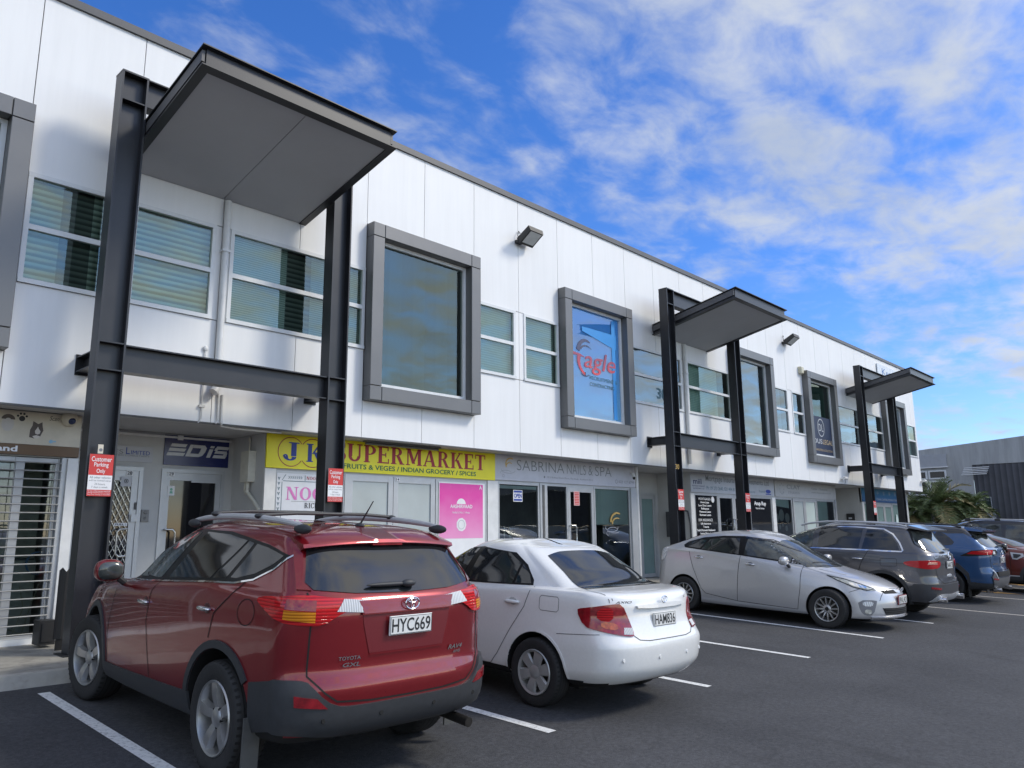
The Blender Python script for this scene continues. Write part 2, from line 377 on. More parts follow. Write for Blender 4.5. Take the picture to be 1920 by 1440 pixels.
# sky behind the viewer brightened and warmed to add light on the scene
bri = N(nt, 'ShaderNodeMapRange', interpolation_type='SMOOTHSTEP'); bri.inputs['From Min'].default_value = .35; bri.inputs['From Max'].default_value = -.5; bri.inputs['To Min'].default_value = 0.; bri.inputs['To Max'].default_value = 1.
L.new(dy.outputs[0], bri.inputs['Value'])
mbr = N(nt, 'ShaderNodeMix', data_type='RGBA', blend_type='MULTIPLY'); mbr.inputs['Factor'].default_value = 1; L.new(mxs.outputs['Result'], mbr.inputs['A']); brc = N(nt, 'ShaderNodeMix', data_type='RGBA'); brc.inputs['A'].default_value = (1, 1, 1, 1); brc.inputs['B'].default_value = (2.25, 1.95, 1.50, 1); L.new(bri.outputs[0], brc.inputs['Factor']); L.new(brc.outputs['Result'], mbr.inputs['B'])
L.new(mbr.outputs['Result'], bg.inputs['Color'])

S.view_settings.view_transform = 'Standard'; S.view_settings.look = 'None'; S.view_settings.exposure = 0; S.view_settings.gamma = 1
S.cycles.use_denoising = True
try:
    S.cycles.denoiser = 'OPENIMAGEDENOISE'; S.cycles.denoising_prefilter = 'ACCURATE'
except Exception: pass
S.cycles.max_bounces = 8; S.cycles.transparent_max_bounces = 12
S.cycles.sample_clamp_indirect = 6
# ------------------------------------------------------------------ lettering
def glyph_mesh(s, bold=0., shear=0., res=3, spacing=1.0):
    cu = bpy.data.curves.new('lettering', 'FONT'); cu.body = s; cu.offset = bold; cu.shear = shear; cu.resolution_u = res; cu.space_character = spacing
    o = bpy.data.objects.new('lettering', cu); COL.objects.link(o)
    dg = bpy.context.evaluated_depsgraph_get(); me = bpy.data.meshes.new_from_object(o.evaluated_get(dg))
    vs = [Vector(v.co) for v in me.vertices]; fs = [tuple(p.vertices) for p in me.polygons]
    bpy.data.objects.remove(o); bpy.data.curves.remove(cu); bpy.data.meshes.remove(me)
    return vs, fs

def txt_into(mb, s, x0, z0, x1, z1, y, mi=0, bold=0., shear=0., keep=False, align='c', spacing=1.0, flip=1):
    """lettering fitted into the rectangle, facing -y"""
    vs, fs = glyph_mesh(s, bold, shear, spacing=spacing)
    if not vs: return
    ax = min(v.x for v in vs); bx = max(v.x for v in vs); ay = min(v.y for v in vs); by = max(v.y for v in vs)
    sx = (x1 - x0) / (bx - ax); sz = (z1 - z0) / (by - ay)
    if keep:
        k = min(sx, sz); off = {'c': ((x1 - x0) - k * (bx - ax)) / 2, 'l': 0, 'r': (x1 - x0) - k * (bx - ax)}[align]
        oz = ((z1 - z0) - k * (by - ay)) / 2; x0 += off; z0 += oz; sx = sz = k
    mb.add([(x0 + (v.x - ax) * sx, y, z0 + (v.y - ay) * sz) for v in vs], [tuple(reversed(f)) if flip < 0 else f for f in fs], mi)

def serif_into(mb, s, x0, z0, x1, z1, y, mi=0):
    """slab-serif capitals made of strokes, fitted into the rectangle"""
    W = {'J': .62, 'K': .86, 'S': .62, 'U': .84, 'P': .70, 'E': .72, 'R': .82, 'M': 1.02, 'A': .88, 'T': .78, 'N': .88, 'O': .84, 'I': .40, 'C': .76, ' ': .35}
    T = .20; th = .07; se = .07
    tot = sum(W[c] + .07 for c in s) - .07; kx = (x1 - x0) / tot; kz = z1 - z0; cx = 0; cnt = [0]
    def poly(pts):
        cnt[0] += 1; yy = y - .0002 * (cnt[0] % 7)
        mb.add([(x0 + (cx + p[0]) * kx, yy, z0 + p[1] * kz) for p in pts], [tuple(range(len(pts)))], mi)
    def rect(a, b, c, d): poly([(a, b), (c, b), (c, d), (a, d)])
    def stem(a, t=T, s0=True, s1=True):
        rect(a, 0, a + t, 1)
        if s0: rect(a - se, 0, a + t + se, .06)
        if s1: rect(a - se, .94, a + t + se, 1)
    def arc(cx_, cz, rx, rz, a0, a1, tk, tn):
        n = 18
        for i in range(n):
            p = []
            for (aa, o) in ((a0 + (a1 - a0) * i / n, 1), (a0 + (a1 - a0) * (i + 1) / n, 1), (a0 + (a1 - a0) * (i + 1) / n, 0), (a0 + (a1 - a0) * i / n, 0)):
                c, s_ = math.cos(R(aa)), math.sin(R(aa)); t = tn + (tk - tn) * abs(c)
                p.append((cx_ + (rx - (0 if o else t)) * c, cz + (rz - (0 if o else t * (rz / rx if rz < rx else 1) * .8)) * s_))
            poly(p)
    def diag(ax, az, bx, bz, t): poly([(ax, az), (ax + t, az), (bx + t, bz), (bx, bz)])
    for ch in s:
        w_ = W[ch]
        if ch == 'J': rect(.30, .25, .50, 1); rect(.2, .94, .6, 1); arc(.26, .22, .24, .22, 180, 360, .17, .1); arc(.09, .24, .09, .1, 0, 360, .08, .09)
        elif ch == 'K': stem(.07); diag(.27, .45, .60, 1, .1); diag(.60, 0, .34, .55, .2); rect(.53, .94, .83, 1); rect(.55, 0, .86, .06)
        elif ch == 'S': arc(.31, .74, .29, .26, 20, 275, .17, .1); arc(.31, .26, .31, .27, -160, 95, .18, .1); rect(.52, .72, .57, 1); rect(.03, 0, .08, .28)
        elif ch == 'U': rect(.07, .3, .27, 1); rect(0, .94, .34, 1); rect(.62, .3, .72, 1); rect(.53, .94, .82, 1); arc(.395, .31, .325, .31, 180, 360, .17, .13)
        elif ch == 'P': stem(.07); arc(.30, .72, .38, .28, -90, 90, .19, .08); rect(.27, .92, .32, 1); rect(.27, .44, .32, .51)
        elif ch == 'R': stem(.07); arc(.30, .74, .36, .26, -90, 90, .19, .08); rect(.27, .92, .32, 1); rect(.27, .48, .32, .55); diag(.56, 0, .32, .5, .2); rect(.52, 0, .82, .06)
        elif ch == 'E': stem(.07); rect(.27, .92, .64, 1); rect(.27, 0, .68, .08); rect(.27, .46, .5, .54); rect(.58, .74, .64, 1); rect(.62, 0, .68, .28); rect(.46, .36, .51, .64)
        elif ch == 'M': rect(.10, 0, .18, 1); rect(.02, 0, .28, .06); rect(.02, .94, .26, 1); rect(.76, 0, .96, 1); rect(.70, 0, 1.02, .06); rect(.76, .94, 1.02, 1); diag(.40, .1, .1, 1, .2); diag(.42, .1, .76, 1, .1)
        elif ch == 'A': diag(.06, 0, .38, 1, .09); diag(.60, 0, .34, 1, .20); rect(0, 0, .24, .06); rect(.54, 0, .88, .06); rect(.2, .28, .62, .35)
        elif ch == 'T': rect(.29, 0, .49, 1); rect(.21, 0, .57, .06); rect(.04, .92, .74, 1); rect(.02, .72, .08, 1); rect(.70, .72, .76, 1)
        elif ch == 'N': rect(.09, 0, .17, 1); rect(0, 0, .27, .06); rect(0, .94, .25, 1); rect(.68, 0, .76, 1); rect(.58, .94, .86, 1); diag(.58, 0, .07, 1, .2)
        elif ch == 'O': arc(.42, .5, .41, .51, 0, 360, .2, .08)
        elif ch == 'C': arc(.42, .5, .40, .51, 40, 320, .2, .08); rect(.64, .7, .70, 1)
        elif ch == 'I': stem(.10)
        cx += w_ + .07

def disc_into(mb, x, z, r, y, mi=0, n=24, rx=1.0, ring=0):
    if ring:
        for k in range(n):
            a, b = 2 * math.pi * k / n, 2 * math.pi * (k + 1) / n
            mb.quad((x + math.cos(a) * r * rx, y, z + math.sin(a) * r), (x + math.cos(b) * r * rx, y, z + math.sin(b) * r), (x + math.cos(b) * (r - ring) * rx, y, z + math.sin(b) * (r - ring)), (x + math.cos(a) * (r - ring) * rx, y, z + math.sin(a) * (r - ring)), mi)
    else:
        mb.add([(x + math.cos(2 * math.pi * k / n) * r * rx, y, z + math.sin(2 * math.pi * k / n) * r) for k in range(n)], [tuple(range(n))], mi)

def arc_into(mb, cx, cz, rx, rz, a0, a1, t0, t1, y, mi=0, n=20):
    """tapering arc stroke"""
    for i in range(n):
        q = []
        for (k, o) in ((i, 0), (i + 1, 0), (i + 1, 1), (i, 1)):
            u = k / n; a = R(a0 + (a1 - a0) * u); t = (t0 + (t1 - t0) * u) * (1 if o else 0)
            q.append((cx + math.cos(a) * (rx - t), y, cz + math.sin(a) * (rz - t)))
        mb.quad(*q, mi)

def ink(name, col, rough=.5): return mat('ink_' + name, col, rough=rough, var=.05, scale=4)
I_WHITE = ink('white', (.74, .74, .74)); I_BLACK = ink('black', (.02, .02, .022)); I_RED = ink('red', (.55, .035, .03)); I_NAVY = ink('navy', (.012, .018, .10), .25)
I_BLUE = ink('blue', (.02, .05, .30)); I_GREEN = ink('green', (.01, .14, .05)); I_YELLOW = ink('yellow', (.82, .72, .015)); I_CRIM = ink('crimson', (.38, .02, .035))
I_PINK = ink('pink', (.62, .17, .46)); I_GOLD = ink('gold', (.55, .36, .10)); I_GREY = ink('grey', (.18, .19, .20)); I_PALE = ink('pale_grey', (.46, .47, .50)); I_SKYB = ink('sky_blue', (.02, .12, .36))
I_TEAL = ink('teal', (.04, .13, .16)); I_LBLUE = ink('light_blue', (.24, .44, .60)); I_CREAM = ink('cream', (.62, .57, .46)); I_BROWN = ink('brown', (.13, .075, .035)); I_SILVER = ink('silver', (.52, .53, .55), .35)

# ------------------------------------------------------------------ the office building
YW = 9.95; YS = 10.47; YR = 11.46
Z0, ZS, ZH, ZR_, ZT = 3.21, 4.62, 5.98, 5.31, 8.30
bld = empty('office_building', (0, YW, .5), 'long white two storey office and shop building with grey framed upper windows', 'building')
BO = Vector((0, YW, .5))
def P_(mb, name, mats, parent=None, **k):
    """part of the building, kept in world coordinates"""
    o = mb.build(name, mats, **k)
    o.parent = parent or bld
    base = Vector((0, 0, 0)); q = o.parent
    while q: base += q.location; q = q.parent
    o.location = -base
    return o

MOD = 1.22; X0 = 2.2
mods = [X0 + MOD * k for k in range(-10, 28)]
XE = 35.74
feat = [(X0 + MOD * k, X0 + MOD * (k + 2)) for k in (-2, 4, 8, 14, 18, 24)]
feat_z = (3.79, 6.76)
strips = [(-7.4, -2.6), (-2.4, -.24), (2.24, 3.16), (3.44, 4.55), (4.76, 7.07), (9.56, 10.63), (10.87, 11.93), (14.42, 16.74), (17.0, 19.25), (21.74, 22.94), (23.24, 24.10), (26.62, 29.02), (29.3, 31.46), (33.96, 35.55)]
holes = [(a, b, ZS, ZH) for a, b in strips] + [(a, b, feat_z[0], feat_z[1]) for a, b in feat]
def subtract(rects, h):
    out = []
    for (a, b, c, d) in rects:
        x0, x1, z0, z1 = max(a, h[0]), min(b, h[1]), max(c, h[2]), min(d, h[3])
        if x0 >= x1 - 1e-6 or z0 >= z1 - 1e-6: out.append((a, b, c, d)); continue
        if a < x0 - 1e-6: out.append((a, x0, c, d))
        if x1 < b - 1e-6: out.append((x1, b, c, d))
        if c < z0 - 1e-6: out.append((x0, x1, c, z0))
        if z1 < d - 1e-6: out.append((x0, x1, z1, d))
    return out
cl = MB()
for k, xa in enumerate(mods):
    xb = min(xa + MOD, XE)
    if xa >= XE - .05: continue
    for (za, zb) in ((Z0, ZS), (ZS, ZH), (ZH, ZT)):
        rs = [(xa, xb, za, zb)]
        for h in holes: rs = subtract(rs, h)
        for (a, b, c, d) in rs:
            if b - a < .02 or d - c < .02: continue
            gxa = .0055 if abs(a - xa) < 1e-4 else 0; gxb = .0055 if abs(b - xb) < 1e-4 else 0
            gza = .006 if abs(c - za) < 1e-4 and za > Z0 else 0; gzb = .006 if abs(d - zb) < 1e-4 and zb < ZT else 0
            cl.box(a + gxa, b - gxb, YW, YW + .03, c + gza, d - gzb)
cl.box(XE - .03, XE, YW + .031, 26, Z0, ZT)          # end wall
P_(cl, 'cladding', M_WALL)
bk = MB()
rs = [(-9.9, XE - .04, Z0 + .02, ZT)]
for h in holes: rs = subtract(rs, h)
for (a, b, c, d) in rs: bk.quad((a, YW + .045, c), (b, YW + .045, c), (b, YW + .045, d), (a, YW + .045, d))
P_(bk, 'cladding_backing', M_BACK, recalc=False)
cp = MB(); cp.box(-9.9, XE + .02, YW - .035, YW + .30, ZT + .002, ZT + .11); cp.box(XE - .28, XE + .02, YW + .30, 26, ZT + .002, ZT + .11)
P_(cp, 'parapet_cap', M_GREYDARK)
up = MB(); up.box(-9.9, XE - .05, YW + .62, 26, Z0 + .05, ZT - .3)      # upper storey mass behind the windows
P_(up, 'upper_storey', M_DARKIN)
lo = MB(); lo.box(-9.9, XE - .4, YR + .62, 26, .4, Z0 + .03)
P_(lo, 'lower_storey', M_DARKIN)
sf = MB(); sf.box(-9.9, XE - .01, YW + .002, YR + .60, Z0 + .001, Z0 + .045)
P_(sf, 'soffit', M_SOFFIT)
dr = MB(); dr.box(-9.9, XE - .01, YW + .003, YW + .03, Z0 - .022, Z0)
P_(dr, 'drip_edge', M_BACK)

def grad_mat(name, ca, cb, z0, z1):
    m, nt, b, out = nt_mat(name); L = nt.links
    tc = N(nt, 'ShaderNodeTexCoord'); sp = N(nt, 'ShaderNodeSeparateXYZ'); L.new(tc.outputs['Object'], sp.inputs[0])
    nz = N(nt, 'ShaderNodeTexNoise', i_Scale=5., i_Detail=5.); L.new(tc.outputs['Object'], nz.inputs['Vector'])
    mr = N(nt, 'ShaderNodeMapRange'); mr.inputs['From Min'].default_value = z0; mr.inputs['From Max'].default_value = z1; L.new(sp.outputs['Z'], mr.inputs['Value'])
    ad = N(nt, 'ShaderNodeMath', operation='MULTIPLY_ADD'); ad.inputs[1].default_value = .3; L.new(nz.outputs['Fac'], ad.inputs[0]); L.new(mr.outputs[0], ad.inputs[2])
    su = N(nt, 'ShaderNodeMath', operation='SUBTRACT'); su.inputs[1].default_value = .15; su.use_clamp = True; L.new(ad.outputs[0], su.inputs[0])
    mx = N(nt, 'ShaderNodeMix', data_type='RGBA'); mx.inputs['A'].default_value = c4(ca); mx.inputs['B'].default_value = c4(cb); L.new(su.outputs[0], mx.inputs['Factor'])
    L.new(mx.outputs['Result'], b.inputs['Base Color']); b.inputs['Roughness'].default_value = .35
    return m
# glass and blinds
G_GREEN = glass_mat('green_glass', (.74, .86, .80), refl=(.72, .84, .78), base=.09)
G_DARK = glass_mat('dark_glass', (.50, .62, .57), refl=(.46, .55, .52), base=.14)
G_SHOP = glass_mat('shop_glass', (.62, .68, .66), base=.05)
G_BLUE = glass_mat('blue_glass', (.60, .70, .74), refl=(.75, .85, .88), base=.12)
B_WIDE = stripes_mat('venetian_blind', (.16, .19, .17), (.62, .68, .63), 13, 'z', sharp=.2)
B_FINE = stripes_mat('fine_blind', (.22, .28, .26), (.50, .57, .54), 30, 'z', sharp=.3)
B_VERT = stripes_mat('vertical_blind', (.085, .12, .105), (.13, .17, .155), 1.9, 'x', sharp=.06)
B_PALE = stripes_mat('pale_blind', (.36, .45, .42), (.58, .66, .63), 22, 'z', sharp=.3)
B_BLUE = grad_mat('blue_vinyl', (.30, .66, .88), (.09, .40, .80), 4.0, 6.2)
B_GREYB = mat('grey_blind', (.20, .27, .30), rough=.6, var=.2, scale=.8)

def strip_window(a, b, kind):
    fr = MB(); t = .055; y0, y1 = YW - .018, YW + .05
    fr.box(a, b, y0 - .012, y1, ZS, ZS + t); fr.box(a, b, y0, y1, ZH - t, ZH)
    fr.box(a, a + t, y0 + .002, y1 - .002, ZS + t, ZH - t); fr.box(b - t, b, y0 + .002, y1 - .002, ZS + t, ZH - t)
    fr.box(a + t, b - t, y0 + .004, y1 - .004, ZR_ - .032, ZR_ + .032)
    f = P_(fr, 'window', M_WHITEFRAME)
    gl = {'wide': G_GREEN, 'fine': G_GREEN, 'pale': G_GREEN, 'blue': G_BLUE, 'green': G_GREEN}[kind]
    for (c, d) in ((ZS + t, ZR_ - .032), (ZR_ + .032, ZH - t)):
        p = MB(); p.quad((a + t, YW + .02, c), (b - t, YW + .02, c), (b - t, YW + .02, d), (a + t, YW + .02, d))
        P_(p, 'pane', gl, f, recalc=False)
    bm_ = {'wide': B_WIDE, 'fine': B_FINE, 'pale': B_PALE, 'blue': B_GREYB, 'green': B_PALE}[kind]
    bl = MB()
    if kind in ('wide', 'fine') and b - a > .8:
        # a dark gap where the interior shows between two blinds
        u0, u1 = (a + (b - a) * .42, a + (b - a) * .60) if b - a > 1.5 else ((a + .42, b - .15) if a < 3 else (None, None))
        if u0:
            bl.quad((a, YW + .13, ZS), (u0, YW + .13, ZS), (u0, YW + .13, ZH), (a, YW + .13, ZH)); bl.quad((u1, YW + .13, ZS), (b, YW + .13, ZS), (b, YW + .13, ZH), (u1, YW + .13, ZH))
            bd = MB(); bd.quad((u0, YW + .135, ZS), (u1, YW + .135, ZS), (u1, YW + .135, ZH), (u0, YW + .135, ZH))
            P_(bd, 'open_blind', stripes_mat('open_blind', (.03, .034, .033), (.16, .18, .17), 13 if kind == 'wide' else 30, 'z', sharp=.2), f, recalc=False)
        else: bl.quad((a, YW + .13, ZS), (b, YW + .13, ZS), (b, YW + .13, ZH), (a, YW + .13, ZH))
    elif kind in ('blue', 'green'):
        u = b - (b - a) * .22
        bl.quad((a, YW + .13, ZS), (u, YW + .13, ZS), (u, YW + .13, ZH), (a, YW + .13, ZH))
    else: bl.quad((a, YW + .13, ZS), (b, YW + .13, ZS), (b, YW + .13, ZH), (a, YW + .13, ZH))
    P_(bl, 'blind', bm_, f, recalc=False)
    return f
kinds = ['wide', 'wide', 'wide', 'wide', 'fine', 'pale', 'pale', 'blue', 'green', 'blue', 'blue', 'blue', 'blue', 'green']
for (a, b), k in zip(strips, kinds): strip_window(a, b, k)

def feature_window(i, a, b):
    z0, z1 = 3.79, 6.75; bw = .235; yf = YW - .19; gp = .004
    s = MB()
    for (xa, xb, za, zb) in ((a, a + bw, z0, z0 + bw), (a + bw, b - bw, z0, z0 + bw), (b - bw, b, z0, z0 + bw), (a, a + bw, z1 - bw, z1), (a + bw, b - bw, z1 - bw, z1), (b - bw, b, z1 - bw, z1), (a, a + bw, z0 + bw, z1 - bw), (b - bw, b, z0 + bw, z1 - bw)):
        s.cbox(xa + gp, xb - gp, yf, YW + .06, za + gp, zb - gp, .006)
    sb = P_(s, 'window_surround', M_GREYFRAME)
    ba = MB(); ba.box(a + .02, b - .02, YW - .15, YW + .05, z0 + .02, z0 + bw - .02); ba.box(a + .02, b - .02, YW - .15, YW + .05, z1 - bw + .02, z1 - .02)
    ba.box(a + .02, a + bw - .02, YW - .15, YW + .05, z0 + .2, z1 - .2); ba.box(b - bw + .02, b - .02, YW - .15, YW + .05, z0 + .2, z1 - .2)
    P_(ba, 'surround_core', M_BACK, sb)
    xa, xb, za, zb = a + bw, b - bw, z0 + bw, z1 - bw
    t = .06; fr = MB(); y0, y1 = YW - .03, YW + .05
    fr.box(xa, xb, y0, y1, za, za + .075); fr.box(xa, xb, y0, y1, zb - t, zb); fr.box(xa, xa + t, y0 + .002, y1, za + .075, zb - t); fr.box(xb - t, xb, y0 + .002, y1, za + .075, zb - t)
    f = P_(fr, 'window', M_WHITEFRAME)
    pn = MB(); pn.quad((xa + t, YW + .015, za + .07), (xb - t, YW + .015, za + .07), (xb - t, YW + .015, zb - t), (xa + t, YW + .015, zb - t))
    P_(pn, 'pane', {0: G_GREEN, 1: G_DARK, 2: glass_mat('film_glass', (.97, .98, 1.0), base=.05), 3: G_BLUE, 4: G_DARK, 5: G_SHOP}[i], f, recalc=False)
    def panel(nm, m, x0, x1, c, d, y=YW + .10):
        q = MB(); q.quad((x0, y, c), (x1, y, c), (x1, y, d), (x0, y, d)); return P_(q, nm, m, f, recalc=False)
    if i in (0, 1): panel('blind', B_VERT, xa, xb - .13, za, zb)
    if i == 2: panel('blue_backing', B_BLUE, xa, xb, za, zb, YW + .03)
    if i == 3: panel('blind', B_GREYB, xa, xb - .32, za, zb)
    if i == 4: panel('blind', B_GREYB, xa, xa + .75, za, zb); panel('green_screen', mat('green_screen', (.03, .10, .07), var=.3), xa + .75, xb - .2, za + 1.1, zb, YW + .12)
    if i == 5:
        panel('white_backing', I_WHITE, xa, xb, za, zb, YW + .05)
        blu = ink('vivid_blue', (.01, .09, .55)); panel('blue_poster', blu, xa + .3, xb - .15, zb - .75, zb - .1, YW + .045); panel('blue_poster', blu, xa + .3, xb - .15, za + .05, za + .75, YW + .045)
        panel('black_poster', I_BLACK, xa + .3, xb - .15, za + .95, zb - .95, YW + .045)
        q = MB(); txt_into(q, 'JRL', xa + .45, za + 1.2, xb - .3, za + 1.45, YW + .04); P_(q, 'lettering', I_WHITE, f, recalc=False)
    return f, xa, xb, za, zb
FW = [feature_window(i, a, b) for i, (a, b) in enumerate(feat)]

# downpipes on the wall
for x in (4.67, 16.86, 29.1, -7.5):
    p = MB(); p.tube([(x, YW - .055, Z0 + .55 if x == 4.67 else Z0 + .12), (x, YW - .055, 6.36)], .047, 14)
    for z in (4.0, 5.6): p.box(x - .06, x + .06, YW - .11, YW, z, z + .03)
    if x == 4.67: p.tube([(x, YW - .055, Z0 + .55), (x, YW - .06, Z0 + .47), (x - .05, YW - .075, Z0 + .40)], [.047, .062, .06], 14)
    P_(p, 'downpipe', M_PIPE, smooth=True)
cd = MB(); cd.tube([(4.50, YW - .02, 4.19), (4.50, YW - .02, 3.25), (4.47, YW, 3.19)], .010, 8); cd.ell((4.50, YW - .02, 4.2), (.035, .02, .04))
for z in (3.75, 3.4): cd.box(4.46, 4.54, YW - .035, YW, z, z + .03)
cd.tube([(4.72, YW - .02, Z0 + .40), (4.73, YW - .02, 3.24), (4.70, YW - .02, 3.2)], .014, 8); cd.tube([(4.78, YW - .015, 3.60), (4.78, YW - .015, 3.22), (4.82, YW + .05, 3.185), (5.05, YW + .12, 3.18), (5.76, YW + .12, 3.18)], .018, 8)
P_(cd, 'wall_conduit', M_PIPE, smooth=True)

# ------------------------------------------------------------------ ground floor: walls between the shops, shopfronts
FL = .53
def wallbox(name, x0, x1, y0, y1, z0, z1, m): q = MB(); q.box(x0, x1, y0, y1, z0, z1); return P_(q, name, m)
DT = 2.69     # head of the doors
for (xa, xb) in ((3.24, 5.75), (15.28, 17.75), (27.5, 30.0)):
    wallbox('recess_wall', xa - .10, xa, YS + .02, YR + .1, .45, Z0 - .001, M_PLASTER)
    wallbox('recess_wall', xb, xb + .12, YS + .02, YR + .1, .45, Z0 - .001, M_PLASTER)
wallbox('corner_post', 5.752, 5.93, YS - .012, YS + .019, .45, 2.69, M_PIPE); wallbox('corner_post', 10.36, 10.63, YS - .02, YS + .12, .45, 2.69, M_PIPE)
wallbox('corner_post', 17.752, 17.93, YS - .012, YS + .019, .45, 2.66, M_PIPE); wallbox('corner_post', 22.45, 22.66, YS - .02, YS + .12, .45, 2.66, M_PIPE); wallbox('corner_post', 27.32, 27.44, YS - .03, YS + .019, .45, 2.7, M_ALU)
wallbox('corner_post', 30.002, 30.15, YS - .012, YS + .019, .45, 2.69, M_PIPE); wallbox('corner_wall', 34.35, 35.3, YS - .01, YS + .2, .45, Z0 - .001, M_PLASTER)
# shop interiors: floor to soffit dark room backs
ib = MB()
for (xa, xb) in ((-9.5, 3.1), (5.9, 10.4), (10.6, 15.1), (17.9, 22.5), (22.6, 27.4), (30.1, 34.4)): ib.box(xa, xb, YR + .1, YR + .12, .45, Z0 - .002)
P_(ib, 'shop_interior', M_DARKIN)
for (xa, xb) in ((3.3, 5.75), (15.28, 17.75), (27.5, 30.0)):
    q = MB(); op = {3.3: [(3.50, 4.40), (4.66, 5.62)], 15.28: [(16.86, 17.62)], 27.5: []}[xa]
    rr = [(xa, xb, .45, Z0 - .002)]
    for (a, b) in op: rr = subtract(rr, (a, b, .4, DT))
    for (a, b, c, d) in rr: q.box(a, b, YR, YR + .06, c, d)
    P_(q, 'recess_back_wall', M_PLASTER)

D_HANDLE = mat('brushed_steel', (.55, .55, .54), rough=.25, metal=.9, var=.05)
def leaf(name, x0, x1, z0, z1, y, pane, fw=.085, m=M_ALU, handle=None, hz=(1.5, 1.85), top=None, parent=None):
    """one glazed leaf or fixed light: frame with its own pane"""
    fr = MB(); tw = top or fw
    fr.box(x0, x0 + fw, y, y + .045, z0, z1); fr.box(x1 - fw, x1, y, y + .045, z0, z1)
    fr.box(x0 + fw, x1 - fw, y + .002, y + .043, z0, z0 + fw * 1.3); fr.box(x0 + fw, x1 - fw, y + .002, y + .043, z1 - tw, z1)
    f = P_(fr, name, m, parent)
    p = MB(); p.quad((x0 + fw, y + .02, z0 + fw), (x1 - fw, y + .02, z0 + fw), (x1 - fw, y + .02, z1 - tw), (x0 + fw, y + .02, z1 - tw))
    P_(p, 'pane', pane, f, recalc=False)
    if handle is not None:
        h = MB(); hx, dx_ = handle, .13 * (1 if handle < (x0 + x1) / 2 else -1)
        h.tube([(hx, y + .01, hz[1]), (hx, y - .07, hz[1]), (hx + dx_ * .7, y - .085, hz[1]), (hx + dx_, y - .085, hz[1] - .04), (hx + dx_, y - .085, hz[0] + .04), (hx + dx_ * .7, y - .085, hz[0]), (hx, y - .07, hz[0]), (hx, y + .01, hz[0])], .015, 10)
        P_(h, 'handle', D_HANDLE, f, smooth=True)
    return f
FROST = mat('frosted_glass', (.34, .38, .385), rough=.22, spec=.6, var=.14, scale=.9)
FROSTG = mat('frosted_green_glass', (.16, .235, .225), rough=.25, spec=.6, var=.15, scale=.9)
FROSTP = mat('pale_frosted_glass', (.46, .53, .50), rough=.3, spec=.6, var=.1, scale=.9)
BLKGL = mat('black_glass', (.012, .013, .016), rough=.05, spec=.7, var=.3, scale=1.5)

# --- grooming shop (far left)
wallbox('shop_head', -9.6, 3.22, YS + .02, YS + .1, 2.67, Z0 - .002, M_PLASTER)
for (a, b) in ((-2.2, .2), (.2, 2.62), (2.62, 3.04)): leaf('shopfront_light', a, b, FL + .02, 2.66, YS + .03, G_SHOP, .045, M_ALU)
wallbox('shopfront_jamb', 3.045, 3.10, YS - .03, YS + .06, FL, 2.67, M_ALU); wallbox('white_post', 3.102, 3.215, YS - .06, YS + .05, FL, 2.67, M_PIPE)
q = MB(); q.box(-2.2, 3.044, YS - .02, YS + .028, .49, FL + .05); P_(q, 'sill', M_WHITEFRAME)
sh = MB()
for k in range(21): sh.tube([(-2.4, YS - .055, .63 + .0985 * k), (3.04, YS - .055, .63 + .0985 * k)], .0085, 6)
for k in range(12):
    x = 3.0 - .455 * k; sh.tube([(x, YS - .045, FL + .02), (x, YS - .045, 2.66)], .005, 5)
rg = sh.build('roller_grille', mat('grille_steel', (.30, .30, .29), rough=.5, metal=.2), smooth=True); tag(rg, 'closed steel roller grille of thin horizontal bars across the pet grooming shopfront', 'roller grille')
# things behind the glass
q = MB(); q.box(2.66, 2.98, YS + .35, YS + .75, FL, 1.45); q.box(2.68, 2.96, YS + .37, YS + .73, 1.452, 1.47, 1)
o = q.build('display_counter', [mat('counter_white', (.45, .44, .40), rough=.5), M_MIDIN]); tag(o, 'pale display counter behind the grille of the grooming shop', 'counter')
q = MB()
for k in range(5):
    pts = [(2.93 + .11 * math.cos(2 * math.pi * i / 24), YS + .12 + .012 * k, 1.42 + .13 * math.sin(2 * math.pi * i / 24)) for i in range(25)]
    q.tube(pts, .006, 6, caps=False)
o = q.build('hose_coil', mat('blue_hose', (.12, .22, .40), rough=.5), smooth=True); tag(o, 'coiled pale blue hose hanging behind the grooming shop glass', 'hose')
q = MB(); q.quad((-2.3, YS + .8, .5), (3.08, YS + .8, .5), (3.08, YS + .8, Z0), (-2.3, YS + .8, Z0)); P_(q, 'shop_interior', mat('groom_interior', (.50, .50, .43), rough=.8, var=.35, scale=1.2), recalc=False)
q = MB(); q.tube([(2.75, YS + .2, .56), (2.85, YS + .2, .9), (2.80, YS + .22, 1.15)], .006, 5); q.tube([(2.85, YS + .2, .56), (2.93, YS + .2, .95), (3.0, YS + .2, 1.2)], .006, 5); q.tube([(2.6, YS + .2, .70), (2.75, YS + .2, .66), (2.9, YS + .2, .58)], .006, 5)
o = q.build('dry_branch', mat('dry_stem', (.36, .33, .24), rough=.8), smooth=True); tag(o, 'thin pale dry branches standing low inside the grooming shop window', 'branches')

